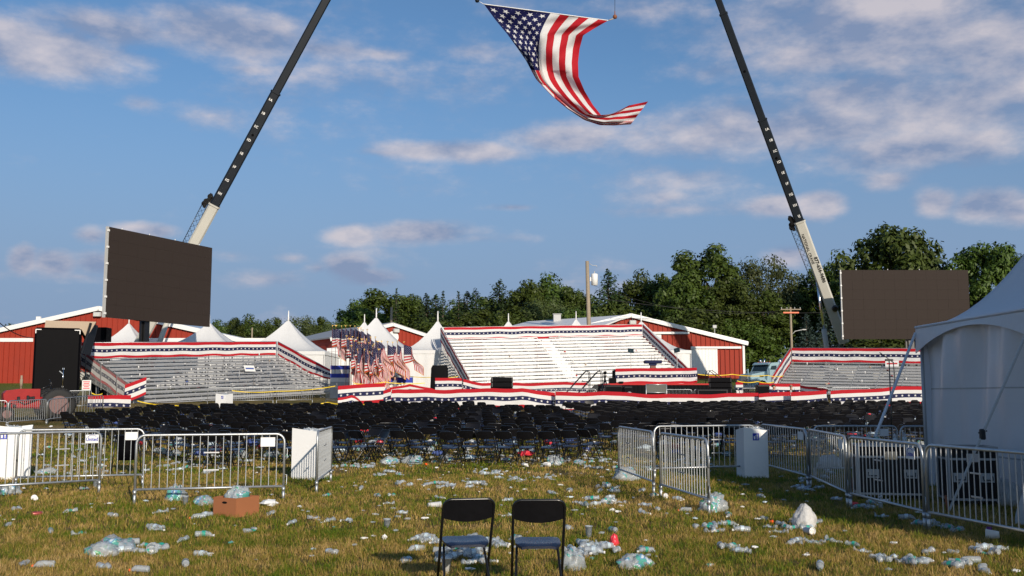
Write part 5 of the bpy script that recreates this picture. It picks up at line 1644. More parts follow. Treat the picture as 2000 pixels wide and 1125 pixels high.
for s in (-1, 1):
    arch = [(-.30, .62), (-.34, 1.1), (-.55, 1.32), (-.95, 1.42), (-1.45, 1.36), (-1.85, 1.1), (-2.05, .75), (-1.86, .75), (-1.75, .95), (-1.5, 1.12), (-1.15, 1.18), (-.82, 1.08), (-.66, .86), (-.62, .62)]
    b = MB(); b.prism(arch, s * .72 if s > 0 else s * 1.22, s * 1.22 if s > 0 else s * .72); part('fender', b, M_truck, t)
    b = MB(); b.box((-.34, s * 1.0, 1.12), (.16, .36, .22), 0, bevel=.05); part('headlight', b, M_lamp_glass, t)
    b = MB(); b.box((-1.6, s * .735, 1.55), (.5, .02, .16)); part('air_intake', b, M_black_box, t)
    b = MB(); b.lathe([(.30, -.15), (.5, -.15), (.52, -.1), (.52, .1), (.5, .15), (.30, .15)], 20, 0, Matrix.Translation((-1.15, s * 1.0, .52)) @ Matrix.Rotation(PI / 2, 4, 'X')); w = part('wheel', b, M_rubber, t)
    b = MB(); b.lathe([(.30, -.10), (.1, -.16), (.1, .16), (.30, .10)], 16, 0, Matrix.Translation((-1.15, s * 1.0, .52)) @ Matrix.Rotation(PI / 2, 4, 'X')); part('rim', b, M_chrome, w)
    b = MB(); b.tube([(-2.1, s * 1.1, 1.75), (-1.95, s * 1.32, 1.75)], .03, 5); b.box((-1.95, s * 1.36, 1.95), (.1, .22, .62), 0, bevel=.04); part('mirror', b, M_truck, t)
    b = MB(); b.tube([(-3.75, s * 1.0, .9), (-3.75, s * 1.0, 3.0), (-3.85, s * 1.0, 3.2)], .08, 8); part('exhaust_stack', b, M_chrome, t)
    b = MB(); b.lathe([(.30, -.28), (.5, -.28), (.52, -.2), (.52, .2), (.5, .28), (.30, .28)], 18, 0, Matrix.Translation((-5.6, s * .9, .52)) @ Matrix.Rotation(PI / 2, 4, 'X')); part('wheel', b, M_rubber, t)
b = side_prism([(-2.0, .7), (-2.0, 1.96), (-2.42, 2.66), (-2.62, 2.78), (-3.6, 2.86), (-3.62, .7)], -1.04, 1.04); cab = part('cab', b, M_truck, t)
b = MB(); b.add([(-2.035, -.93, 2.02), (-2.035, .93, 2.02), (-2.40, .90, 2.62), (-2.40, -.90, 2.62)], [(0, 3, 2, 1)]); b.add([(-2.03, -.93, 2.015), (-2.03, .93, 2.015), (-2.395, .90, 2.62), (-2.395, -.90, 2.62)], [(0, 1, 2, 3)]); part('windshield', b, M_glass, cab)
b = MB(); b.prism([(-2.36, 2.68), (-2.2, 2.60), (-2.2, 2.66), (-2.5, 2.84)], -1.0, 1.0); part('sun_visor', b, M_truck, cab)
for s in (-1, 1):
    b = MB(); b.prism([(-2.30, 1.98), (-2.58, 2.5), (-3.2, 2.55), (-3.2, 1.92)], s * 1.045 if s > 0 else s * 1.055, s * 1.055 if s > 0 else s * 1.045); part('side_window', b, M_glass, cab)
    b = MB(); b.box((-2.75, s * 1.05, 1.45), (.9, .02, 1.4)); b.box((-3.05, s * 1.07, 1.75), (.16, .03, .04)); part('door', b, M_truck, cab)
for k in range(5):
    b = MB(); b.box((-2.68, -.7 + k * .35, 2.84), (.1, .1, .07)); part('marker_light', b, M_orange, cab)
b = MB(); b.tube([(-2.9, -.5, 2.82), (-2.9, -.5, 2.95)], .05, 6); b.lathe([(.16, 0), (.1, .12), (.05, .2)], 10, 0, Matrix.Translation((-2.8, -.5, 3.0)) @ Matrix.Rotation(PI / 2, 4, 'Y')); part('air_horn', b, M_chrome, cab)
b = MB(); b.box((-4.0, 0, .75), (4.6, .9, .25)); part('chassis', b, M_black_metal, t)

# red farm tractor
p = gx(62, 47)
t = thing('farm_tractor', 'old red farm tractor behind the left barriers', 'tractor', (p.x, 47, g(0, 47)), math.atan2(-.58, -.81))
hx = .95
b = MB(); b.prism([(1.25, .85), (1.30, 1.25), (1.18, 1.42), (.6, 1.5), (-.25, 1.5), (-.25, 1.0), (.9, .85)], -.30, .30); hd_ = part('hood', b, M_red_paint, t)
b = MB()
for k in range(9): b.box((1.30, 0, .9 + k * .05), (.03, .5, .022))
part('grille_slat', b, M_red_paint, hd_, kind='stuff')
b = MB(); b.box((.35, 0, .85), (1.2, .42, .5), 0, bevel=.06); b.box((-.55, 0, .85), (1.1, .5, .55), 0, bevel=.08); part('engine_block', b, M_red_paint, t)
b = MB()
rs = np.random.default_rng(4)
for k in range(14): b.box((rs.uniform(-.3, .9), rs.choice([-.3, .3]) + rs.uniform(-.03, .03), rs.uniform(.7, 1.1)), (rs.uniform(.06, .2), .1, rs.uniform(.06, .2)), bevel=.02)
b.tube([(-.2, .3, 1.0), (.4, .36, .8), (.8, .32, 1.0)], .02, 5); part('engine_detail', b, M_black_metal, t)
b = MB(); b.tube([(.55, .12, 1.48), (.55, .12, 2.12)], .045, 8); b.tube([(.55, .12, 1.6), (.55, .12, 1.95)], .065, 8); part('exhaust_pipe', b, M_wood_pole, t)
b = MB(); b.tube([(-.75 + .2 * math.cos(a) * .35, .22 * math.sin(a), 1.72 + .22 * math.cos(a)) for a in np.linspace(0, 2 * PI, 17)], .014, 5); b.tube([(-.2, 0, 1.42), (-.75, 0, 1.72)], .02, 5); b.tube([(-.82, 0, 1.5), (-.68, 0, 1.94)], .01, 4); part('steering_wheel', b, M_black_metal, t)
b = MB(); b.grid([[(-1.25 + .24 * k * math.cos(a), .24 * k * math.sin(a), 1.36 + .07 * k ** 3) for a in np.linspace(0, 2 * PI, 17)] for k in (.01, .5, .8, 1.0)]); b.grid([[(-1.25 + .24 * k * math.cos(a), .24 * k * math.sin(a), 1.32 + .05 * k ** 3) for a in np.linspace(2 * PI, 0, 17)] for k in (.01, .6, 1.0)])
part('seat', b, mat('cream_seat', (.62, .52, .36), .6, 0, .1, 6), t)
b = MB(); b.tube([(-.9, 0, 1.0), (-1.15, 0, 1.1), (-1.25, 0, 1.33)], .04, 6); part('seat_bracket', b, M_red_paint, t)
def tractor_wheel(x, y, r, w, z, lugs):
    M_ = Matrix.Translation((x, y, z)) @ Matrix.Rotation(PI / 2, 4, 'X')
    b = MB(); b.lathe([(r * .56, -w / 2), (r * .86, -w / 2 - .02), (r * .97, -w * .38), (r * .985, 0), (r * .97, w * .38), (r * .86, w / 2 + .02), (r * .56, w / 2)], 28, 0, M_, cap0=False, cap1=False)
    for k in range(lugs):
        a = 2 * PI * k / lugs
        for sd in (-1, 1):
            aa = a + (PI / lugs if sd > 0 else 0)
            q0 = M_ @ Vector((r * 1.0 * math.cos(aa), r * 1.0 * math.sin(aa), sd * w * .46)); q1 = M_ @ Vector((r * 1.01 * math.cos(aa + .16), r * 1.01 * math.sin(aa + .16), sd * .01))
            b.beam(q0, q1, .05, .06)
    ty = part('wheel', b, M_rubber, t)
    b = MB(); b.lathe([(r * .58, -w * .45), (r * .52, -w * .1), (r * .2, -.02), (.05, -.05), (.05, .05), (r * .2, .02), (r * .52, w * .1), (r * .58, w * .45)], 24, 0, M_); part('rim', b, M_rim, ty)
for s in (-1, 1): tractor_wheel(-.95, s * .85, .76, .34, .76, 16)
for s in (-1, 1): tractor_wheel(1.15, s * .45, .34, .16, .34, 0)
b = MB(); b.tube([(-.95, -.85, .76), (-.95, .85, .76)], .09, 8); b.tube([(1.15, -.45, .34), (1.15, .45, .34)], .05, 6); b.tube([(1.15, 0, .34), (1.15, 0, .9)], .07, 6); part('axle', b, M_red_paint, t)

# black trailer with folded gear
pL = at(72, 700, 64); pR = at(150, 700, 64)
gz = g(0, 64); H = at(110, 640, 64).z - gz
rz = math.radians(23)
t = thing('black_trailer', 'tall black trailer box with a handled rear door beside the left bleachers', 'trailer', ((pL.x + pR.x) / 2, 64, gz), rz)
wT = (pR.x - pL.x) / math.cos(rz) * .98
b = MB(); b.box((0, 5.0, H / 2 + .35), (wT, 10, H - .7), 0, bevel=.12); bx = part('body', b, M_black_box, t)
b = MB(); b.box((-.1, -.025, H * .46), (wT * .62, .05, H * .66)); dr = part('door', b, M_black_box, t)
b = MB(); b.tube([(.42, -.10, H * .22), (.42, -.10, H * .48)], .03, 6); b.box((.42, -.06, H * .24), (.10, .1, .08)); b.box((.42, -.06, H * .47), (.12, .1, .1)); b.beam((.42, -.09, H * .40), (.2, -.09, H * .44), .05, .05); part('handle', b, M_chrome, dr)
for s in (-1, 1):
    b = MB(); b.box((s * (wT / 2 - .22), -.02, H - .14), (.34, .03, .05)); b.box((s * (wT / 2 - .07), -.02, H - .27), (.05, .03, .24)); part('corner_mark', b, M_white_paint, t)
b = MB(); b.prism([(-wT * .5 + .5, H + .02), (-wT * .3, H + .55), (wT * .82, H + .55), (wT * .62, H - .55), (wT * .5, H + .02)], 1.5, 9); part('folded_cover', b, M_tan, t)
b = MB()
for k in range(5): b.beam((wT * .52 + .12 * k, 1.2 + .6 * k, H - 1.6), (wT * .70 + .10 * k, 1.4 + .6 * k, H + .45), .10, .14)
part('hydraulic_arm', b, M_black_metal, t)
pc_ = at(199, 640, 84); gz_ = g(0, 84)
eq = thing('equipment_cabinet', 'black equipment cabinet showing over the left end of the left bunting', 'cabinet', (pc_.x, 84, gz_))
b = MB(); b.box((0, 0, (pc_.z - gz_) / 2), (1.25, 1.2, pc_.z - gz_), 0, bevel=.06); part('body', b, M_black_box, eq)
b = MB(); b.box((0, -.62, pc_.z - gz_ - .75), (1.05, .03, 1.2)); part('door', b, M_black_box, eq)
b = MB(); b.lathe([(.3, -.14), (.5, -.14), (.52, .14), (.3, .14)], 18, 0, Matrix.Rotation(PI / 2, 4, 'X')); wm = b.mesh('wheel', M_rubber)
for y in (6.0, 7.2):
    for s in (-1, 1): part('wheel', wm, None, t, loc=(s * (wT / 2 - .25), y, .5), rot=(0, 0, PI / 2))
b = MB(); b.box((0, 4, .45), (wT * .7, 8, .3)); b.beam((.6, -.2, .6), (1.6, -.6, 1.0), .08, .1); part('chassis', b, M_black_metal, t)
p = at(94 * 1.0 + 75, 752, 62)
t = thing('warning_sign', 'small red and white notice board beside the trailer, under the side rail', 'sign', (p.x, 62, g(0, 62)))
b = MB(); b.box((0, 0, p.z - g(0, 62)), (.55, .03, .6)); bd = part('board', b, M_white_paint, t)
b = MB()
for k, w_ in enumerate((.42, .36, .44, .3, .4)): b.box((0, -.02, p.z - g(0, 62) + .2 - k * .10), (w_, .008, .05))
part('lettering', b, M_red_plastic, bd)
b = MB(); b.tube([(-.2, 0, 0), (-.2, 0, p.z - g(0, 62))], .02, 5); b.tube([(.2, 0, 0), (.2, 0, p.z - g(0, 62))], .02, 5); part('post', b, M_lightgrey, t)

# ================================================================== people
def person(loc, rz, label, shirt, trousers, pose, hair=M_hair, hat=False, bald=False, shades=False, vneck=False, scale=1.0):
    J = {'pelvis': (0, 0, .93), 'waist': (0, 0, 1.08), 'chest': (0, .01, 1.32), 'collar': (0, 0, 1.46), 'neck': (0, 0, 1.54), 'head0': (0, .02, 1.61), 'head1': (0, .02, 1.70), 'head2': (0, .01, 1.78)}
    R = {'pelvis': .155, 'waist': .14, 'chest': .165, 'collar': .09, 'neck': .058, 'head0': .072, 'head1': .092, 'head2': .068}
    E = [('pelvis', 'waist'), ('waist', 'chest'), ('chest', 'collar'), ('collar', 'neck'), ('neck', 'head0'), ('head0', 'head1'), ('head1', 'head2')]
    for s, n in ((-1, 'l'), (1, 'r')):
        el, wr, hn = pose[n]
        kn, an, tt_ = pose.get('leg' + n, ((s * .10, .02, .50), (s * .11, -.02, .09), (s * .12, .14, .03)))
        J.update({n + 'sh': (s * .19, 0, 1.42), n + 'el': el, n + 'wr': wr, n + 'hn': hn, n + 'hip': (s * .095, 0, .86), n + 'kn': kn, n + 'an': an, n + 'tt': tt_})
        R.update({n + 'sh': .062, n + 'el': .045, n + 'wr': .034, n + 'hn': .034, n + 'hip': .095, n + 'kn': .062, n + 'an': .045, n + 'tt': .038})
        E += [('chest', n + 'sh'), (n + 'sh', n + 'el'), (n + 'el', n + 'wr'), (n + 'wr', n + 'hn'), ('pelvis', n + 'hip'), (n + 'hip', n + 'kn'), (n + 'kn', n + 'an'), (n + 'an', n + 'tt')]
        # fingers and thumb
        hv = (Vector(hn) - Vector(wr)).normalized()
        sv = hv.cross(Vector((0, 0, 1))); sv = sv.normalized() if sv.length > .05 else Vector((0, 1, 0))
        for f, (o_, ln) in enumerate(((-.027, .058), (-.009, .068), (.009, .064), (.027, .050))):
            a, c = '%sf%da' % (n, f), '%sf%db' % (n, f)
            J[a] = tuple(Vector(hn) + sv * o_ + hv * .025); J[c] = tuple(Vector(hn) + sv * o_ * 1.1 + hv * (.025 + ln) + Vector((0, 0, -.015)))
            R[a] = .010; R[c] = .008; E += [(n + 'hn', a), (a, c)]
        J[n + 'th'] = tuple(Vector(hn) - sv * .055 + hv * .02); R[n + 'th'] = .010; E.append((n + 'wr', n + 'th'))
    names = list(J); idx = {k: i for i, k in enumerate(names)}
    me = bpy.data.meshes.new('body'); me.from_pydata([J[k] for k in names], [(idx[a], idx[b_]) for a, b_ in E], [])
    ob = bpy.data.objects.new('body', me); COL.objects.link(ob)
    ob.modifiers.new('skin', 'SKIN')
    for k in names:
        sv_ = me.skin_vertices[0].data[idx[k]]; r = R[k]
        sv_.radius = (r * (1.15 if k in ('chest', 'waist', 'pelvis') else 1), r * (.8 if k in ('chest', 'waist', 'pelvis') else 1)); sv_.use_root = (k == 'pelvis')
    sb = ob.modifiers.new('sub', 'SUBSURF'); sb.levels = 2; sb.render_levels = 2
    dg = bpy.context.evaluated_depsgraph_get()
    m2 = bpy.data.meshes.new_from_object(ob.evaluated_get(dg))
    bpy.data.objects.remove(ob)
    m2.materials.clear()
    for m_ in (shirt, trousers, M_skin, M_black_plastic): m2.materials.append(m_)
    hl, hr = Vector(J['lwr']), Vector(J['rwr'])
    for pg in m2.polygons:
        c = pg.center
        near_hand = min((Vector(J['lhn']) - c).length, (Vector(J['rhn']) - c).length) < .11
        if c.z > 1.515 or near_hand: mi = 2
        elif vneck and c.y > .06 and abs(c.x) < .06 and c.z > 1.2: mi = 2
        elif c.z < .10: mi = 3
        elif c.z < .98 and abs(c.x) < .32 and min((Vector(J['lel']) - c).length, (Vector(J['rel']) - c).length) > .14 and min((hl - c).length, (hr - c).length) > .12: mi = 1
        else: mi = 0
        pg.material_index = mi; pg.use_smooth = True
    t = thing('person', label, 'person', loc, rz); t.scale = (scale,) * 3
    part('body', m2, None, t)
    b = MB(); b.add([(-.02, .105, 1.665), (.02, .105, 1.665), (0, .105, 1.72), (0, .145, 1.672)], [(0, 3, 2), (1, 2, 3), (0, 1, 3)]); part('nose', b, M_skin, t)
    for s in (-1, 1):
        b = MB(); b.lathe([(.005, -.01), (.03, 0), (.005, .012)], 8, 0, Matrix.Translation((s * .097, .01, 1.68)) @ Matrix.Rotation(PI / 2, 4, 'Y')); part('ear', b, M_skin, t)
        if not shades:
            b = MB(); b.lathe([(.003, -.006), (.011, 0), (.003, .006)], 8, 0, Matrix.Translation((s * .036, .098, 1.705)) @ Matrix.Rotation(PI / 2, 4, 'X')); part('eye', b, M_black_box, t)
    b = MB(); b.box((0, .108, 1.622), (.05, .01, .010)); part('mouth', b, M_rim, t)
    if shades:
        b = MB(); b.box((0, .105, 1.708), (.15, .015, .04), 0, bevel=.006); b.box((-.085, .05, 1.71), (.012, .11, .012)); b.box((.085, .05, 1.71), (.012, .11, .012)); part('sunglasses', b, M_black_box, t)
    if hat:
        b = MB(); b.lathe([(.19, 1.755), (.20, 1.765), (.105, 1.775), (.10, 1.85), (.06, 1.87)], 18); part('hat', b, M_trouser, t)
    elif not bald:
        P = []
        for i in range(6):
            th = PI * .62 * i / 5
            P.append([(.108 * math.sin(th) * math.cos(a), .002 + .118 * math.sin(th) * math.sin(a) - .02, 1.715 + .105 * math.cos(th) + (.05 if math.sin(a) > .3 and i > 3 else 0)) for a in np.linspace(0, 2 * PI, 15)])
        b = MB(); b.grid(P); part('hair', b, hair, t)
    return t
def yaw(v): return math.atan2(v[1], v[0]) - PI / 2
p = gx(771, 76.5)
zf_ = at(771, 748.5, 76.5).z
zs = (at(771, 717, 76.5).z - zf_)
person((p.x, 76.5, g(0, 76.5)), yaw((-.9, .2)), 'officer in grey shirt, dark trousers and brimmed hat reaching towards the flags', M_khaki, M_trouser,
       {'l': ((-.22, .20, 1.22), (-.12, .46, 1.24), (-.10, .53, 1.25)), 'r': ((.23, .16, 1.20), (.12, .42, 1.20), (.10, .50, 1.21))}, hat=True, scale=1.0)
sit = {'l': ((-.26, .08, 1.16), (-.20, .30, 1.06), (-.18, .37, 1.05)), 'r': ((.26, .08, 1.16), (.20, .30, 1.06), (.18, .37, 1.05))}
for (px, py, d, v, lab, bald, sh, shirt) in ((1511, 751.5, 59.5, (.75, -.6), 'man in dark clothes with short hair in profile behind the front bunting', False, False, M_navy),
                                       (1545, 750.5, 59.3, (-.35, -.93), 'bald man in sunglasses, dark jacket and white open collar behind the front bunting', True, True, M_black_cloth)):
    q = at(px, py, d); base = g(0, d)
    o = person((q.x, d, q.z - 1.98), yaw(v), lab, shirt, M_trouser, sit, bald=bald, shades=sh, scale=1.1)
    if bald:
        b = MB(); b.add([(-.055, .145, 1.49), (.055, .145, 1.49), (.05, .16, 1.40), (.02, .165, 1.2), (-.02, .165, 1.2), (-.05, .16, 1.40)], [(0, 5, 4, 3, 2, 1), (0, 1, 2, 3, 4, 5)]); part('shirt_front', b, M_white_paint, o)

# ================================================================== folding chairs
def chair_parts(n, seg):
    W2, top = .222, .835
    def bt(z): return -.23 + (top - z) / top * .47
    c = .07
    arch = []
    for k in range(seg + 1):
        a = PI - PI / 2 * k / seg; arch.append((-W2 + c + c * math.cos(a), bt(top - c + c * math.sin(a)), top - c + c * math.sin(a)))
    arch2 = [(-x, y, z) for x, y, z in arch[::-1]]
    b = MB(); b.tube([(-W2, bt(.0), .0), (-W2, bt(.45), .45)] + arch + arch2 + [(W2, bt(.45), .45), (W2, bt(0), 0)], .0125, n); back_frame = b.mesh('back_frame', M_black_metal)
    # moulded back panel, lower edge curved
    nu_, nv_ = (12, 5) if n > 6 else (6, 2)
    P = []
    for j in range(nv_ + 1):
        row = []
        for i in range(nu_ + 1):
            x = -W2 + .006 + (2 * W2 - .012) * i / nu_
            q = x / W2
            lo = .635 + .035 * q * q - .0; hi = top - .006 - (.045 * max(0, abs(q) - .72) / .28 if abs(q) > .72 else 0)
            z = hi + (lo - hi) * j / nv_
            row.append((x, bt(z) - .035 * (1 - q * q) + .0, z))
        P.append(row)
    b = MB(); b.grid(P); b.grid([[(x, y + .014, z) for x, y, z in r[::-1]] for r in P])
    b.grid([P[-1], [(x, y + .014, z) for x, y, z in P[-1]]]); backrest = b.mesh('backrest', M_black_plastic)
    # dished seat
    P = []
    m_ = 8 if n > 6 else 4
    for j in range(m_ + 1):
        t_ = j / m_; y = -.17 + .40 * t_; row = []
        hw = .198 * (1 - .20 * abs(2 * t_ - 1) ** 4) * (.92 if j in (0, m_) else 1)
        for i in range(m_ + 1):
            q = -1 + 2 * i / m_
            row.append((hw * q, y, .468 - .012 * (1 - q * q) * math.sin(PI * t_) - (.016 if j in (0, m_) else 0) - (.008 if i in (0, m_) else 0) + .02 * (t_ - .5)))
        P.append(row)
    b = MB(); b.grid(P); b.grid([[(x, y, z - .022) for x, y, z in r[::-1]] for r in P])
    for edge in ([r[0] for r in P], [r[-1] for r in P][::-1], P[0][::-1], P[-1]): b.grid([edge, [(x, y, z - .022) for x, y, z in edge]], smooth=False)
    seat = b.mesh('seat', M_seat)
    legs = []
    for s in (-1, 1):
        b = MB(); b.tube([(s * .165, .16, .448), (s * .18, .10, .39), (s * .197, -.10, .14), (s * .20, -.235, 0)], .011, n); legs.append(b.mesh('leg', M_black_metal))
    b = MB(); b.tube([(-.20, -.165, .075), (.20, -.165, .075)], .008, n); st = b.mesh('stretcher', M_black_metal)
    b = MB(); b.tube([(-W2, bt(.10), .10), (W2, bt(.10), .10)], .008, n); st2 = b.mesh('stretcher', M_black_metal)
    return back_frame, backrest, seat, legs, st, st2
def make_chair(K, label, loc, rz, group):
    t = thing('folding_chair', label, 'chair', loc, rz, group)
    part('back_frame', K[0], None, t); part('backrest', K[1], None, t); part('seat', K[2], None, t)
    for l in K[3]: part('leg', l, None, t)
    part('stretcher', K[4], None, t); part('stretcher', K[5], None, t)
    return t
KH = chair_parts(12, 8); KM = chair_parts(5, 3)
pc = at(909, 1000, 8.95)
make_chair(KH, 'left of the two lone black folding chairs in the foreground', (pc.x, 8.98, 0), math.radians(11), 'two lone folding chairs in front')
pc = at(1050, 1000, 8.95)
make_chair(KH, 'right of the two lone black folding chairs in the foreground', (pc.x, 8.9, 0), math.radians(2), 'two lone folding chairs in front')
# joined low chair for the far mass
def join_np(meshes):
    V = []; F = []; MI = []; off = 0
    for k, me in enumerate(meshes):
        n = len(me.vertices); a = np.empty(n * 3); me.vertices.foreach_get('co', a); V.append(a.reshape(-1, 3))
        for p_ in me.polygons: F.append(tuple(i + off for i in p_.vertices))
        off += n
    return np.concatenate(V), F
KL = chair_parts(4, 2)
def joined_mesh(K, name):
    ms = [K[0], K[1], K[2], K[3][0], K[3][1], K[4], K[5]]
    V, F = join_np(ms)
    mi = sum([[1 if k == 2 else 0] * len(m_.polygons) for k, m_ in enumerate(ms)], [])
    me = bpy.data.meshes.new(name); me.from_pydata(V.tolist(), [], F); me.materials.append(M_black_plastic); me.materials.append(M_seat)
    me.polygons.foreach_set('material_index', mi); me.update(); return me, V, F, mi
MJ, VJ, FJ, MIJ = joined_mesh(KL, 'folding_chair')
def in_poly(x, y, poly):
    c = False; n = len(poly)
    for i in range(n):
        x0, y0 = poly[i]; x1, y1 = poly[(i + 1) % n]
        if (y0 > y) != (y1 > y) and x < (x1 - x0) * (y - y0) / (y1 - y0) + x0: c = not c
    return c
def gpoly(pts):
    return [(q.x, q.y) for q in (gx(a, d) for a, d in pts)]
# blocks as regions on the field (picture column, distance)
PL = gpoly([(1185, 26.4), (1120, 25.9), (905, 25.7), (650, 25.3), (452, 23.0), (330, 25.5), (190, 30), (105, 36), (150, 38), (262, 41.5), (300, 46), (560, 48), (640, 48), (760, 51), (930, 51), (960, 46), (1085, 45.5), (1090, 44), (1150, 34), (1190, 29.5)])
PR = gpoly([(1210, 29.5), (1300, 26.5), (1480, 27), (1640, 27.5), (1900, 27.5), (1960, 52), (1760, 52), (1480, 52), (1240, 51), (1100, 49), (1120, 45), (1165, 35)])
rs = np.random.default_rng(21)
spots = []
def lattice(poly, ang, ox, oy, sx, sy, block):
    ca, sa = math.cos(ang), math.sin(ang)
    for r in range(-60, 90):
        for c in range(-90, 90):
            x = ox + c * sx * ca - r * sy * sa; y = oy + c * sx * sa + r * sy * ca
            if 20 < y < 60 and in_poly(x, y, poly):
                if rs.uniform() < (.04 if y < 36 else .10): continue
                spots.append((x + rs.normal(0, .07), y + rs.normal(0, .16), ang + rs.normal(0, .14) + (rs.uniform(-1.0, 1.0) if rs.uniform() < .10 else 0) + (PI if rs.uniform() < .05 else 0), block, r))
lattice(PL, math.radians(-24), gx(920, 25.6).x, 25.6, .60, 1.28, 'left')
lattice(PR, math.radians(4), gx(1300, 27).x, 27.0, .58, 1.35, 'right')
# the ragged front edge of the left block, chair by chair
for px, d_, da in ((664, 25.0, 0), (702, 25.4, 0), (738, 25.6, 2.6), (783, 25.7, 0), (818, 25.1, -.1), (880, 24.8, .05), (918, 25.5, 0), (951, 25.2, .1), (988, 25.1, 0), (1030, 25.0, .05), (1073, 25.0, -.05), (1115, 25.6, 0), (1150, 26.2, -.5)):
    q = gx(px, d_); spots.append((q.x, q.y, math.radians(-22) + da, 'left', -99))
spots.sort(key=lambda s: math.hypot(s[0], s[1]))
NIND, NPARTS = 298, 110
front = {}
rows = {}
ordinal = ['front', 'second', 'third', 'fourth', 'fifth', 'sixth', 'seventh', 'eighth', 'ninth', 'tenth', 'eleventh', 'twelfth']
spots = [s if s[4] != -99 else (s[0], s[1], s[2], s[3], min(q[4] for q in spots if q[3] == 'left' and q[4] != -99) - 1) for s in spots]
minr = {bk: min(s[4] for s in spots if s[3] == bk) for bk in ('left', 'right')}
fallen = set(int(k) for k in rs.choice(np.arange(60, NIND), 7, replace=False))
nmass = []
rowx = {}
for (x, y, a, bk, r) in spots[:NIND]: rowx.setdefault((bk, r), []).append(x)
for v_ in rowx.values(): v_.sort()
ORD = ordinal + ['thirteenth', 'fourteenth', 'fifteenth', 'sixteenth', 'seventeenth', 'eighteenth', 'nineteenth', 'twentieth'] + ['twenty-' + q for q in ('first', 'second', 'third', 'fourth', 'fifth', 'sixth', 'seventh', 'eighth', 'ninth')] + ['thirtieth'] + ['thirty-' + q for q in ('first', 'second', 'third', 'fourth', 'fifth')]
ORD[0] = 'first'
for i, (x, y, a, bk, r) in enumerate(spots):
    if i < NIND:
        k = r - minr[bk]
        rowname = ordinal[k] if k < len(ordinal) else 'one of the rear'
        where = 'left seating block' if bk == 'left' else 'shaded right seating block'
        pos = rowx[(bk, r)].index(x)
        lab = 'black folding chair, %s from the left, %s row of the %s' % (ORD[min(pos, len(ORD) - 1)], 'front' if k == 0 else ORD[min(k, len(ORD) - 1)], where)
        loc = (x, y, g(0, y))
        grp = 'folding chairs of the ' + where
        if i < NPARTS:
            make_chair(KM, lab, loc, a, grp)
        else:
            o = part('folding_chair', MJ, None); o.location = loc; o.rotation_euler = (0, 0, a); tag(o, lab, 'chair', grp)
            if i in fallen:
                o.rotation_euler = (-PI / 2 * .97, 0, a + 1.0); o.location = (x, y, g(0, y) + .23)
                tag(o, 'toppled black folding chair lying on its back among the %s' % where, 'chair', grp)
    else:
        nmass.append((x, y, a))
nm_ = len(nmass)
Vall = np.empty((nm_, len(VJ), 3))
for i, (x, y, a) in enumerate(nmass):
    ca, sa = math.cos(a), math.sin(a)
    tz = rs.uniform()
    V = VJ.copy()
    if tz < .03:
        V = np.stack([V[:, 0], V[:, 2], -V[:, 1] + .24], 1)       # lying on its back
    elif tz < .06:
        V = V * np.array([1, .35, 1.06])                       # folded shut and leaning
    Vall[i, :, 0] = x + V[:, 0] * ca - V[:, 1] * sa; Vall[i, :, 1] = y + V[:, 0] * sa + V[:, 1] * ca; Vall[i, :, 2] = V[:, 2] + g(0, y)
Fq = np.array([f for f in FJ if len(f) == 4]); Ft = [f for f in FJ if len(f) != 4]
Fa = (Fq[None] + (np.arange(nm_) * len(VJ))[:, None, None]).reshape(-1, 4)
o = part('folding_chairs_far', fast_mesh('folding_chairs_far', Vall.reshape(-1, 3), Fa, [M_black_plastic, M_seat]), None)
o.data.polygons.foreach_set('material_index', np.tile(np.array([m_ for m_, f in zip(MIJ, FJ) if len(f) == 4]), nm_).astype(np.int32))
o['kind'] = 'stuff'; o['label'] = 'mass of further black folding chairs up to the front fence'

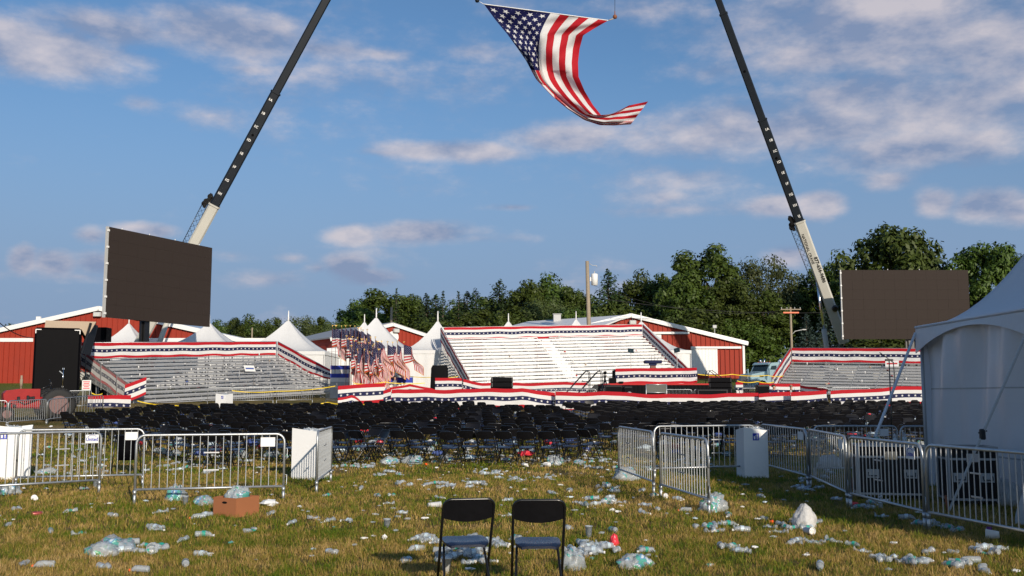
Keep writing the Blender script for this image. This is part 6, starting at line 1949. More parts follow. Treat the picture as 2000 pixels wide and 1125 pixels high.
# ================================================================== white card bins
LOGO = None
def card_bin(px, py, label, rz=0.0, W_=.50, H_=1.04, logo=True, full=True, loc=None, dxl=.0):
    p = loc or gp(px, py)
    t = thing('litter_bin', label, 'bin', p, rz, 'white cardboard litter bins')
    h = W_ / 2
    b = MB()
    pts = [(-h, -h), (h, -h), (h, h), (-h, h)]
    hs = [H_ - .02, H_ - .07, H_ - .02, H_ - .07]
    hs = [H_, H_ - .07, H_, H_ - .07]
    n = 4; vs = [(x, y, -.02) for x, y in pts] + [(x, y, z) for (x, y), z in zip(pts, hs)]
    b.add(vs, [(0, 1, 5, 4), (1, 2, 6, 5), (2, 3, 7, 6), (3, 0, 4, 7), (3, 2, 1, 0)])
    vi = [(x * .97, y * .97, z) for (x, y), z in zip(pts, hs)] + [(x * .97, y * .97, H_ - .25) for x, y in pts]
    b.add(vi, [(4, 5, 1, 0), (5, 6, 2, 1), (6, 7, 3, 2), (7, 4, 0, 3), (4, 7, 6, 5)])
    for k in range(4):
        b.add([vs[4 + k], vs[4 + (k + 1) % 4], vi[(k + 1) % 4], vi[k]], [(0, 1, 2, 3)])
    part('body', b, M_white, t)
    if full:
        rs_ = np.random.default_rng(int(abs(px))); b = MB()
        for k in range(7): crumple(b, (rs_.uniform(-.15, .15), rs_.uniform(-.15, .15), H_ - .2), (.22, .2, .2), rs_)
        part('rubbish', b, M_clear, t)
    if logo:
        b = MB(); b.box((0, 0, 0), (.135, .004, .15), 0)
        lg = part('label', b, M_blue_print, t, loc=(dxl, -h - .003, H_ - .20))
        b = MB()
        # figure dropping litter into a basket
        b.lathe([(.011, -.001), (.011, .001)], 10, 0, Matrix.Translation((.026, -.0035, .048)) @ Matrix.Rotation(PI / 2, 4, 'X'))
        b.add([(.012, -.0035, .036), (.042, -.0035, .036), (.040, -.0035, -.004), (.016, -.0035, -.004)], [(0, 3, 2, 1)])
        b.add([(.017, -.0035, -.004), (.027, -.0035, -.004), (.024, -.0035, -.055), (.015, -.0035, -.055)], [(0, 3, 2, 1)])
        b.add([(.030, -.0035, -.004), (.039, -.0035, -.004), (.045, -.0035, -.055), (.036, -.0035, -.055)], [(0, 3, 2, 1)])
        b.add([(.014, -.0035, .034), (.014, -.0035, .025), (-.020, -.0035, .022), (-.020, -.0035, .031)], [(0, 1, 2, 3), (3, 2, 1, 0)])
        b.add([(-.048, -.0035, .012), (-.010, -.0035, .012), (-.016, -.0035, -.052), (-.042, -.0035, -.052)], [(0, 3, 2, 1)])
        part('symbol', b, M_white_paint, lg)
    return t
card_bin(1470, 938, 'white cardboard bin with blue litter symbol, in the shade of the tent', math.radians(6), .52, 1.06, loc=gp(1470, 932), dxl=.0)
card_bin(605, 941, 'white cardboard bin striped by the shade of a barrier', math.radians(-16), .58, 1.05, logo=False, loc=gp(606, 934))
card_bin(24, 938, 'white cardboard bin at the far left edge behind two barriers', math.radians(24), .62, 1.10, loc=gp(27, 934), dxl=-.22)
card_bin(437, 800, 'white cardboard bin with blue symbol standing among the far left chairs', math.radians(-20), .62, 1.15, loc=gx(437, 52), dxl=.1)

# black barrel in a folding stand
p = gp(246, 925)
t = thing('trash_barrel', 'black plastic trash barrel held in a black stand behind the left barriers', 'barrel', p)
b = MB(); b.lathe([(.19, .30), (.215, .50), (.225, .74), (.235, .80), (.24, .82), (.215, .82), (.20, .50)], 22); part('barrel', b, M_black_box, t)
for s in (-1, 1):
    for f in (-1, 1):
        b = MB(); b.tube([(s * .27, f * .18, -.02), (s * .22, f * .08, .85)], .014, 6); part('leg', b, M_black_metal, t)
b = MB(); b.tube([(-.22, -.08, .84), (.22, -.08, .84), (.22, .08, .84), (-.22, .08, .84), (-.22, -.08, .84)], .014, 6); part('top_ring', b, M_black_metal, t)

# brown cardboard box
p = gp(461, 1006)
t = thing('cardboard_box', 'brown cardboard box with a hand hole, full of empty bottles', 'box', p, math.radians(-29), None)
w_, d_, h_ = .44, .46, .27
b = MB()
for (c, s) in (((0, -d_ / 2, h_ / 2), (w_, .008, h_)), ((0, d_ / 2, h_ / 2), (w_, .008, h_)), ((-w_ / 2, 0, h_ / 2), (.008, d_ - .01, h_)), ((w_ / 2, 0, h_ / 2), (.008, d_ - .01, h_)), ((0, 0, .006), (w_ - .01, d_ - .01, .008))): b.box(c, s)
part('side', b, M_card, t)
b = MB(); pr = []
for k in range(14):
    a = 2 * PI * k / 14; pr.append((-.0 + .045 * math.cos(a) * (1.1), h_ * .74 + .017 * math.sin(a)))
b.prism(pr, -d_ / 2 - .0065, -d_ / 2 - .004); part('hand_hole', b, M_black_cloth, t)
BOXM = t

# ================================================================== litter
def bottle_mesh(seed, crush, bend=0.0):
    rs_ = np.random.default_rng(seed)
    prof = [(.012, 0), (.030, .003), (.032, .012), (.0305, .022), (.032, .03), (.0305, .04), (.032, .05), (.0305, .06), (.032, .068), (.0325, .075), (.0325, .115), (.032, .122), (.030, .13), (.032, .138), (.027, .158), (.018, .176), (.012, .186), (.0125, .194)]
    n = 12; P = []
    for (r, z) in prof:
        fl = 1 - crush * (.25 + .75 * abs(math.sin(z * 31 + seed))) * (1 if .02 < z < .16 else .2)
        row = []
        for j in range(n + 1):
            a = 2 * PI * (j % n) / n
            k = 1 + crush * .18 * math.sin(a * 3 + z * 55 + seed)
            row.append((z - .1, r * math.cos(a) * k * (1 + crush * .25) + bend * (z - .1) ** 2 * 8, r * fl + r * math.sin(a) * k * fl))
        P.append(row)
    b = MB(); b.grid(P, uv=None); b.face([len(b.v) - (n + 1) * len(prof) + j for j in range(n)])
    body = b.mesh('body', M_clear)
    L_ = MB(); row_i = [9, 10]
    L_.grid([[(x * 1.0, y * 1.03, z * 1.03) for x, y, z in P[9]], [(x, y * 1.03, z * 1.03) for x, y, z in P[10]]])
    lab = (L_.mesh('label', M_label), L_.mesh('label', M_label_green))
    zc = P[-1][0][2] - .0 if False else sum(q[2] for q in P[-1][:n]) / n; yc = sum(q[1] for q in P[-1][:n]) / n
    c = MB(); c.lathe([(.0145, 0), (.0145, .016), (.012, .018)], 10, 0, Matrix.Translation((.090, yc, zc)) @ Matrix.Rotation(PI / 2, 4, 'Y'))
    caps = (c.mesh('cap', M_white_paint), c.mesh('cap', M_orange), c.mesh('cap', M_blue_print))
    return body, lab, caps
BOT = [bottle_mesh(1, .0), bottle_mesh(2, .35), bottle_mesh(3, .55, .6), bottle_mesh(4, .2, -.5), bottle_mesh(5, .7, .3)]
rs = np.random.default_rng(77)
def rolled(loc, label, group, kind=None, cap=None, rz=None, standing=False, z=0.0, labelled=True):
    k = int(rs.integers(0, 5)) if kind is None else kind
    body, lab, caps = BOT[k]
    t = thing('water_bottle', label, 'bottle', (loc[0], loc[1], loc[2] + .010 + z), rs.uniform(0, 2 * PI) if rz is None else rz, group)
    sc_ = rs.uniform(.92, 1.18); t.scale = (sc_,) * 3
    if standing: t.rotation_euler = (0, -PI / 2, rs.uniform(0, 6)); t.location.z += .1 * sc_
    else: t.rotation_euler = (rs.uniform(-.5, .5) * 0, rs.uniform(-.08, .08), t.rotation_euler[2])
    part('body', body, None, t)
    if labelled: part('label', lab[int(rs.uniform() < .3)], None, t)
    c = cap if cap is not None else (0 if rs.uniform() < .55 else None)
    if c is not None: part('cap', caps[c], None, t)
    return t
def scatter(cx, cy, rx, ry, n, label, group, pile=0.0):
    for i in range(n):
        while True:
            a, b_ = rs.uniform(-1, 1, 2)
            if a * a + b_ * b_ < 1: break
        p = gp(cx + a * rx, cy + b_ * ry)
        z = pile * rs.uniform(0, 1) * (1 - (a * a + b_ * b_))
        rolled(p, label, group, z=z)
SC = [(905, 1094, 58, 15, 22, 'empty clear bottle in the heap under the left lone chair', .10), (868, 1060, 34, 8, 6, 'empty clear bottle just beyond the left lone chair legs', .03), (930, 1062, 26, 9, 5, 'empty clear bottle behind the left lone chair seat', .04),
      (985, 1062, 28, 12, 7, 'empty clear bottle between the two lone chairs', .03), (828, 1056, 20, 8, 4, 'empty clear bottle left of the left lone chair', .0),
      (1045, 1075, 34, 14, 3, 'empty clear bottle under the right lone chair', 0), (1160, 1078, 56, 14, 17, 'empty clear bottle in the heap around the red plastic scrap', .06), (1268, 1081, 22, 4, 3, 'empty clear bottle right of the red plastic scrap', 0),
      (1165, 982, 52, 11, 15, 'empty clear bottle in the ring of bottles right of the lone chairs', .02), (1190, 957, 26, 10, 7, 'empty clear bottle in the tent shadow by the angled barriers', .0),
      (862, 951, 34, 5, 10, 'empty clear bottle in the row heap beyond the left lone chair', .03), (918, 948, 14, 6, 5, 'empty clear bottle in the small heap beyond the left lone chair', .03), (945, 949, 8, 5, 3, 'empty clear bottle near the small heap', 0),
      (960, 925, 36, 5, 9, 'empty clear bottle in the line nearest the front chair row', .02), (1000, 938, 32, 4, 7, 'empty clear bottle in the line beyond the lone chairs', .0), (1068, 935, 18, 4, 4, 'empty clear bottle right of the line beyond the lone chairs', 0),
      (755, 928, 34, 5, 7, 'empty clear bottle in the patch right of the striped bin', .02), (790, 947, 20, 5, 4, 'empty clear bottle right of the striped bin, second patch', .0),
      (1415, 1036, 66, 9, 12, 'empty clear bottle in the long trail by the angled barrier foot', .02), (1428, 1076, 26, 10, 5, 'empty clear bottle in the small group right of the red scrap', 0), (1555, 1030, 56, 9, 11, 'empty clear bottle around the white plastic bag', .02),
      (1580, 1062, 46, 6, 6, 'empty clear bottle in front of the white plastic bag', 0), (1787, 1104, 40, 9, 9, 'empty clear bottle in the bottom right group', .02), (1722, 1092, 26, 8, 4, 'empty clear bottle left of the bottom right group', 0), (1862, 1106, 30, 8, 4, 'empty clear bottle near the bottom right corner', 0),
      (1935, 1078, 40, 8, 6, 'empty clear bottle under the right edge barrier', .0), (1810, 1029, 26, 6, 6, 'empty clear bottle by the joint of the two right barriers', .02), (1860, 1038, 24, 5, 4, 'empty clear bottle below the right barrier rail', 0), (1692, 992, 24, 6, 6, 'empty clear bottle under the lettered right barrier', 0),
      (1572, 958, 36, 6, 10, 'empty clear bottle in the heap right of the bin in the tent shade', .03), (300, 1076, 20, 9, 5, 'empty clear bottle around the big wrap bag at left', .02), (294, 1038, 22, 4, 4, 'empty clear bottle behind the big wrap bag at left', 0),
      (245, 1074, 42, 10, 9, 'empty clear bottle spilling from the big wrap bag at left', .05), (120, 900, 110, 30, 5, 'empty clear bottle in the grass behind the left barriers', 0), (400, 905, 120, 20, 5, 'empty clear bottle in the grass between barrier and chairs at left', 0),
      (690, 905, 40, 10, 4, 'empty clear bottle under the left end of the front chair row', .0), (830, 893, 90, 12, 4, 'empty clear bottle under the front chair row left half', .0), (1060, 890, 110, 14, 6, 'empty clear bottle under the front chair row right half', .02),
      (1330, 905, 60, 14, 3, 'empty clear bottle behind the angled barriers', 0), (1170, 905, 40, 10, 3, 'empty clear bottle at the right corner of the front chair row', 0)]
for (cx, cy, rx, ry, n, lab, pile) in SC:
    scatter(cx, cy, rx, ry, n, lab, 'bottles: ' + lab.replace('empty clear bottle ', ''), pile)
ONE = [(798, 1099, 'empty bottle with blue tint alone left of the left lone chair'), (812, 1078, 'lone empty bottle nearest left of the left chair legs'), (1195, 1041, 'lone empty bottle above the red plastic scrap'), (1108, 1036, 'empty bottle touching the right lone chair frame'),
       (14, 1030, 'empty bottle at the left picture edge'), (137, 1002, 'lone empty bottle below the far left barrier'), (99, 1043, 'lone empty bottle up left of the big wrap bag'), (157, 1046, 'empty bottle just left of the big wrap bag'), (357, 1059, 'empty bottle seen end on right of the big wrap bag'),
       (399, 1050, 'lone empty bottle below the cardboard box'), (44, 1107, 'leftmost bottle at the bottom left corner'), (362, 1108, 'lone empty bottle near the bottom, right of the big wrap bag'), (395, 1088, 'empty bottle beside a torn white paper'), (33, 998, 'empty bottle near the red can'),
       (215, 1011, 'crushed bottle pair under the left barriers'), (312, 1003, 'flattened bottle left of the cardboard box'), (402, 1010, 'empty bottle against the left side of the cardboard box'), (166, 958, 'bottle at the foot of the far left barrier'), (31, 842, 'bottle behind the far left barrier'),
       (492, 1040, 'lone bottle lower right of the cardboard box'), (569, 1025, 'lone bottle on open grass below the striped bin'), (615, 1015, 'flat bottle on open grass below the end on barrier'), (643, 1021, 'left of two dark bottles in line on open grass'), (681, 1021, 'right of two dark bottles in line on open grass'),
       (642, 1083, 'small crushed bottle at the bottom between box and chairs'), (740, 972, 'bottle on open grass above left of the white cup'), (757, 986, 'bottle with purple tint left of the white cup'), (783, 1005, 'bottle lying below left of the white cup'), (768, 970, 'bottle left above the white cup'),
       (705, 958, 'small bottle right of the end on barrier foot'), (639, 971, 'bottle right under the end on barrier'), (526, 1007, 'bottle just right of the cardboard box'), (858, 975, 'bottle just left of the left chair back'), (991, 980, 'bottle seen end on between the two chair backs'),
       (1078, 966, 'bottle just above the right chair back'), (1115, 962, 'bottle above right of the right chair back'), (1027, 1017, 'bottle seen through the right chair'), (995, 1010, 'bottle left of the right chair frame'), (1260, 990, 'white labelled bottle between the ring and the angled barrier'),
       (1255, 1005, 'bottle below the white labelled bottle'), (1283, 998, 'small bottle left of the angled barrier foot'), (1325, 978, 'bottle under the nearer angled barrier rail'), (1253, 962, 'blue labelled bottle under the first angled barrier'), (1278, 971, 'bottle at the foot between the angled barriers'),
       (1425, 1010, 'bottle right of the bag at the barrier foot'), (1487, 973, 'bottle in the shade below the symbol bin'), (1489, 1017, 'bottle left of the orange cup'), (1522, 1043, 'bottle seen end on below the white bag'), (1670, 1069, 'bottle seen end on right of the white bag'), (1685, 1081, 'bottle tilted up right of the white bag'),
       (1725, 1012, 'bottle below the upright bottle'), (1772, 1016, 'small white bottle between the two right barriers'), (1808, 1083, 'bottle above the bottom right group'), (1866, 1083, 'bottle pair below the right edge barrier'), (1602, 1113, 'small blue bottle at the bottom right of centre'), (1921, 1119, 'bottle at the bottom edge near the right corner'), (1633, 978, 'bottle under the short looking barrier')]
for (px, py, lab) in ONE: rolled(gp(px, py), lab, 'single bottles lying on the grass')
for (px, py, lab) in ((85, 1110, 'bottle with orange cap at the bottom left'), (272, 1119, 'bottle with orange cap and round logo at the bottom edge'), (1893, 1102, 'bottle with orange cap near the bottom right corner'), (386, 1014, 'bottle with orange cap beside the cardboard box'), (1338, 1000, 'bottle with orange cap by the barrier foot bag')):
    rolled(gp(px, py), lab, 'bottles with orange caps', kind=0, cap=1, labelled=False, rz=rs.uniform(2.6, 3.6))
rolled(gp(205, 1113), 'small bottle with a blue band at the bottom left', 'single bottles lying on the grass', kind=1, cap=None)
rolled(gp(1725, 994), 'upright bottle standing by the right lettered barrier', 'single bottles lying on the grass', kind=0, standing=True)
for k in range(8):
    q = BOXM.matrix_world if False else None
    a = math.radians(-29); lx, ly = rs.uniform(-.15, .15), rs.uniform(-.16, .16)
    p0 = BOXM.location
    rolled((p0.x + lx * math.cos(a) - ly * math.sin(a), p0.y + lx * math.sin(a) + ly * math.cos(a), p0.z + .16 + rs.uniform(0, .07)), 'empty clear bottle heaped in the brown cardboard box', 'bottles in the cardboard box', kind=int(rs.integers(0, 5)))
p0 = BOXM.location
rolled((p0.x - .06, p0.y + .05, p0.z + .20), 'upright bottle sticking out of the cardboard box', 'single bottles lying on the grass', kind=0, standing=True)
# crumpled film bags
def bag(px, py, s, label, m_=M_wrap, seed=0, group='crumpled bottle wrap bags', loc=None, pinch=0.0):
    rs_ = np.random.default_rng(seed + 100)
    p = loc or gp(px, py)
    if m_ is M_wrap: s = (s[0] * .86, s[1] * .86, s[2] * .68)
    nu_, nv_ = 34, 20; P = []
    off = Vector((seed * 3.1, seed * 1.7, 0))
    for i in range(nv_ + 1):
        th = PI * (i / nv_) * .96 + .02; row = []
        for j in range(nu_ + 1):
            a = 2 * PI * (j % nu_) / nu_
            d = Vector((math.sin(th) * math.cos(a), math.sin(th) * math.sin(a), math.cos(th)))
            q_ = .45 if m_ is M_bag_white else 1.0
            k = 1 + .40 * q_ * mnoise.noise(d * 1.5 + off) + .22 * q_ * mnoise.noise(d * 3.7 + off) + .13 * (abs(mnoise.noise(d * 7 + off)) - .2) + .07 * mnoise.noise(d * 15 + off)
            z = max(-.25, d.z) * k
            if pinch and d.z > .55: k *= 1 - pinch * (d.z - .55) / .45; z += pinch * (d.z - .55) * .9
            row.append((d.x * k * s[0] / 2, d.y * k * s[1] / 2, (z + .22) * s[2] * .8))
        P.append(row)
    b = MB(); b.grid(P[::-1], smooth=True)
    return single('plastic_bag', b, m_, label, 'bag', p, rs_.uniform(0, 6), group)
for i, (px, py, s, lab) in enumerate([(222, 1076, (.62, .44, .24), 'big crumpled bottle wrap with green print at lower left'), (200, 1084, (.42, .34, .20), 'milky wrap bag with an orange scrap at lower left'), (343, 977, (.40, .40, .34), 'round wrap bag left of the cardboard box'), (400, 985, (.50, .36, .20), 'flat blue green wrap touching the cardboard box'),
        (18, 965, (.55, .42, .30), 'wrap bag at the left picture edge under the barrier'), (760, 906, (.60, .36, .24), 'left of two wrap bags at the foot of the front chair row'), (806, 906, (.62, .42, .34), 'right of two wrap bags at the foot of the front chair row'), (1083, 908, (.62, .40, .34), 'pale wrap bag under the front chairs right of centre'),
        (1132, 908, (.5, .34, .2), 'flat wrap bag right of the pale one under the front chairs'), (1222, 938, (.60, .45, .36), 'wrap bag in the shade left of the angled barriers'), (1393, 998, (.46, .40, .40), 'wrap bag at the foot of the nearer angled barrier'), (1119, 1112, (.30, .28, .28), 'tall wrap bag right against the right lone chair'),
        (1240, 1108, (.44, .30, .20), 'wrap bag at the bottom right of the lone chairs'), (90, 925, (.45, .35, .2), 'wrap bag in the grass behind the far left barrier'), (340, 890, (.5, .4, .25), 'wrap bag under the left chairs near the barrier'), (470, 893, (.5, .4, .3), 'wrap bag behind the left front barrier'), (530, 895, (.5, .4, .3), 'wrap bag behind the right end of the left front barrier'), (700, 880, (.5, .4, .25), 'wrap bag under the front row left chairs')]):
    bag(px, py, s, lab, seed=i)
bag(0, 0, (.36, .34, .30), 'wrap bag heaped in the middle of the cardboard box', seed=31, loc=(BOXM.location.x + .02, BOXM.location.y + .03, .20))
bag(1572, 1032, (.30, .28, .30), 'white plastic carrier bag standing on the sunlit grass', M_bag_white, 33, 'white bags', pinch=.12)
bag(1945, 985, (.9, .6, .42), 'white bag bundle behind the right edge barrier', M_bag_white, 34, 'white bags')
bag(1199, 1069, (.10, .08, .14), 'red plastic scrap standing among the bottles', M_red_plastic, 35, 'red scraps'); bag(1181, 1066, (.16, .08, .05), 'flat red plastic scrap beside the standing one', M_red_plastic, 36, 'red scraps')
bag(1652, 912, (.5, .4, .4), 'tan paper bag behind the short barriers in the shade', M_tan, 37, 'bags in the shade'); bag(1620, 915, (.6, .4, .35), 'white bag heap behind the barriers in the shade', M_bag_white, 38, 'bags in the shade')
for i, (px, py, m_, s, lab) in enumerate([(525, 990, M_white, (.36, .30, .12), 'crushed white card tray right of the cardboard box'), (405, 1086, M_white, (.20, .10, .04), 'torn white paper strip at lower left'), (751, 1055, M_white, (.05, .10, .07), 'small white paper twist on open grass'), (1070, 912, M_paper, (.30, .2, .12), 'crumpled white paper under the front chairs'),
        (1025, 912, M_paper, (.3, .2, .1), 'flat white paper under the front chairs'), (1300, 975, M_paper, (.10, .10, .10), 'white paper ball under the angled barrier'), (1180, 985, M_white, (.20, .12, .08), 'white food carton in the ring of bottles'), (1195, 999, M_white, (.14, .10, .05), 'white folded card below the ring of bottles'), (1668, 990, M_red_plastic, (.2, .15, .08), 'red scrap under the short barrier')]):
    b = MB(); crumple(b, (0, 0, 0), s, np.random.default_rng(i + 200)); single('crumpled_paper', b, m_, lab, 'paper', gp(px, py), i * 1.3, 'papers on the grass')
# cups and cans
def cup(px, py, label, m_=M_white, tilt=True, r=.045, h=.15, rz=None):
    p = gp(px, py)
    t = thing('drinking_cup', label, 'cup', p, rs.uniform(0, 6) if rz is None else rz, 'cups lying about')
    M_ = Matrix.Translation((0, 0, r + .008)) @ Matrix.Rotation(PI / 2, 4, 'Y') if tilt else Matrix.Identity(4)
    b = MB(); b.lathe([(r * .72, 0), (r, h), (r * 1.05, h), (r * 1.05, h - .008), (r * .95, h - .006), (r * .68, .006)], 16, 0, M_, cap1=True); part('body', b, m_, t); 
    b = MB(); b.tube([M_ @ Vector((r * 1.02 * math.cos(a), r * 1.02 * math.sin(a), h)) for a in np.linspace(0, 2 * PI, 17)], .004, 5); part('rim', b, m_, t)
    return t
cup(836, 993, 'white paper cup lying on open grass up left of the lone chairs', rz=.4, h=.2); cup(1572, 1043, 'white cup lying mouth forward below the white bag', rz=-1.2); cup(70, 980, 'white cup under the far left barrier', M_white, rz=2.2); cup(293, 1080, 'clear cup lying mouth forward by the big wrap bag', M_clear, r=.06, rz=-1.1)
cup(756, 1030, 'clear broken cup standing on open grass', M_clear, tilt=False, r=.05, h=.11); cup(362, 985, 'clear cup standing against the round wrap bag', M_clear, tilt=False, r=.05, h=.13); cup(872, 1120, 'white cup standing under the left lone chair', M_white, tilt=False, r=.05, h=.15); cup(1696, 985, 'long white cup stack lying under the lettered barrier', M_white, r=.042, h=.3, rz=-.3)
cup(1952, 1056, 'white cup tipped beside the purple can', M_white, r=.06, h=.14, rz=2.6); cup(1150, 1050, 'clear cup standing in the heap by the red scrap', M_clear, tilt=False, r=.045, h=.14); cup(186, 955, 'clear cup at the far left barrier foot', M_clear, tilt=False); cup(978, 903, 'milky cup lying under the front chairs', M_clear, r=.06, h=.2, rz=.2)
M_can = mat('red_can_print', (.38, .07, .07), .35, .3, .5, 45)
M_purple = mat('purple_can', (.09, .02, .14), .3, .5, .1, 20)
for (px, py, m_, lab, tl_) in ((1933, 1051, M_purple, 'purple drink can standing by the right edge barrier', False), (61, 1009, M_can, 'red and white drink can lying at left', True)):
    t = thing('drink_can', lab, 'can', gp(px, py), .7, 'drink cans')
    M_ = Matrix.Translation((0, 0, .035)) @ Matrix.Rotation(PI / 2, 4, 'Y') if tl_ else Matrix.Identity(4)
    b = MB(); b.lathe([(.026, 0), (.033, .008), (.033, .13), (.027, .142)], 14, 0, M_); part('body', b, m_, t)
    b = MB(); b.lathe([(.0275, .1425), (.027, .147), (.024, .144)], 14, 0, M_); part('lid', b, M_gold if not tl_ else M_chrome, t)
for (px, py, lab) in ((1508, 1024, 'orange cup scrap left of the white bag'), (832, 909, 'orange scrap under the front chairs'), (205, 1074, 'orange scrap on the milky wrap bag')):
    b = MB(); crumple(b, (0, 0, .0 if px != 205 else .07), (.09, .07, .06), np.random.default_rng(px)); single('plastic_scrap', b, M_orange, lab, 'scrap', gp(px, py), 0, 'orange scraps')
# further bottles and film lost in the grass about the front chair rows
rs = np.random.default_rng(90)
mb = MB()
def add_mesh(mb_, me, M_, mi): mb_.add([v.co for v in me.vertices], [tuple(p_.vertices) for p_ in me.polygons], mi, M_)
for (cx, cy, rx, ry, n) in ((120, 900, 120, 34, 20), (400, 905, 130, 22, 26), (690, 903, 45, 12, 14), (830, 893, 100, 14, 26), (1060, 890, 120, 16, 34), (1330, 905, 70, 16, 16), (1170, 905, 45, 12, 12), (1640, 930, 90, 16, 18)):
    for k in range(n):
        p = gp(cx + rs.uniform(-rx, rx), cy + rs.uniform(-ry, ry)); kk = int(rs.integers(0, 5))
        M_ = Matrix.Translation(p + Vector((0, 0, .012))) @ Matrix.Rotation(rs.uniform(0, 6.28), 4, 'Z') @ Matrix.Scale(rs.uniform(.95, 1.2), 4)
        add_mesh(mb, BOT[kk][0], M_, 0); add_mesh(mb, BOT[kk][1][0], M_, 1 if rs.uniform() < .7 else 2)
o = part('litter', mb, [M_clear, M_label, M_label_green]); o['kind'] = 'stuff'; o['label'] = 'further empty bottles lost in the grass about the front chair rows'
# small scraps trodden into the near grass
rs = np.random.default_rng(64)
mb = MB()
for k in range(330):
    py = 772 + 3363 / math.sqrt(rs.uniform(9.6 ** 2, 26.0 ** 2)); px = rs.uniform(-20, 2020)
    if rs.uniform() < .5: px = rs.normal(1050, 330)
    sz = rs.uniform(.025, .075); p = gp(px, py)
    crumple(mb, (p.x, p.y, p.z + .015), (sz * rs.uniform(1, 2.2), sz, sz * .5), rs, int(rs.choice([0, 1, 2, 5], p=[.5, .25, .17, .08])))
o = part('litter', mb, [M_clear, M_white, M_wrap, M_paperb, M_red_plastic, M_label]); o['kind'] = 'stuff'; o['label'] = 'small scraps of plastic and paper trodden into the near grass'
# small litter lost between the chairs further back
rs = np.random.default_rng(91)
mb = MB(); cols = [M_clear, M_white, M_wrap, M_paperb, M_red_plastic, M_label]
allsp = [s for s in spots if s[1] > 27]
for k in range(900):
    s = allsp[int(rs.integers(0, len(allsp)))] if rs.uniform() < .8 else None
    if s: x, y = s[0] + rs.normal(0, .4), s[1] + rs.normal(0, .4)
    else: y = rs.uniform(30, 56); x = (rs.uniform(-.46, .42)) * y
    r_ = rs.uniform(); sz = rs.uniform(.06, .16) if r_ < .7 else rs.uniform(.2, .42)
    mi = 0 if r_ < .45 else 1 if r_ < .68 else 2 if r_ < .88 else 3 if r_ < .93 else 4 if r_ < .96 else 5
    crumple(mb, (x, y, g(0, y)), (sz * 1.4, sz, sz * .55), rs, mi)
o = part('litter', mb, cols); o['kind'] = 'stuff'; o['label'] = 'small litter strewn in the grass between the chairs'
# things left on seats of the chair field
mb = MB()
for k in range(150):
    s = spots[int(rs.integers(30, len(spots)))]
    x, y = s[0], s[1]; sz = rs.uniform(.08, .26); mi = int(rs.choice([0, 1, 3, 4, 5], p=[.3, .35, .15, .1, .1]))
    crumple(mb, (x, y + .03, g(0, y) + .45), (sz, sz * .8, sz * .35), rs, mi)
o = part('litter', mb, cols); o['kind'] = 'stuff'; o['label'] = 'papers and rubbish left on the chair seats'

# ================================================================== yellow tape
def tape(pts, label):
    pts = [at(*p) for p in pts]; b = MB()
    P = [[], []]
    n = 10
    for a, c in zip(pts, pts[1:]):
        for k in range(n):
            q = a.lerp(c, k / n); s = .09 * 4 * (k / n) * (1 - k / n)
            tw = .035 * math.cos(k * .7)
            P[0].append(q + Vector((0, .02 * math.sin(k), .026 - s))); P[1].append(q + Vector((0, -.02 * math.sin(k) , -.026 - s)))
    P[0].append(pts[-1] + Vector((0, 0, .026))); P[1].append(pts[-1] - Vector((0, 0, .026)))
    b.grid(P); return single('caution_tape', b, M_yellow, label, 'tape', group='yellow caution tape')
tape([(453, 763, 65), (540, 764, 65), (655, 754, 65)], 'yellow tape along the barriers at the foot of the left bleachers')
tape([(268, 783, 60), (345, 792, 60), (400, 793, 58), (470, 793, 55)], 'yellow tape from the low bunting to the far white bin')
tape([(470, 791, 52), (560, 790, 53), (640, 786, 54), (720, 789, 52), (770, 796, 48)], 'yellow tape across the chairs left of centre')
tape([(690, 749, 66), (752, 746, 67), (830, 748, 68)], 'yellow tape along the barriers before the flags')
tape([(800, 735, 80), (860, 735, 79), (895, 735, 79)], 'yellow tape before the white tent wall')
tape([(1363, 731, 72), (1430, 731, 72), (1500, 733, 75), (1530, 734, 77)], 'upper yellow tape in front of the truck')
tape([(1440, 744, 66), (1480, 745, 67), (1512, 746, 68)], 'lower yellow tape in front of the truck')
tape([(1070, 811, 46), (1116, 811, 46)], 'short yellow tape between the chairs right of centre')
tape([(178, 767, 58), (200, 769, 58)], 'yellow tape scrap above the low bunting at left')

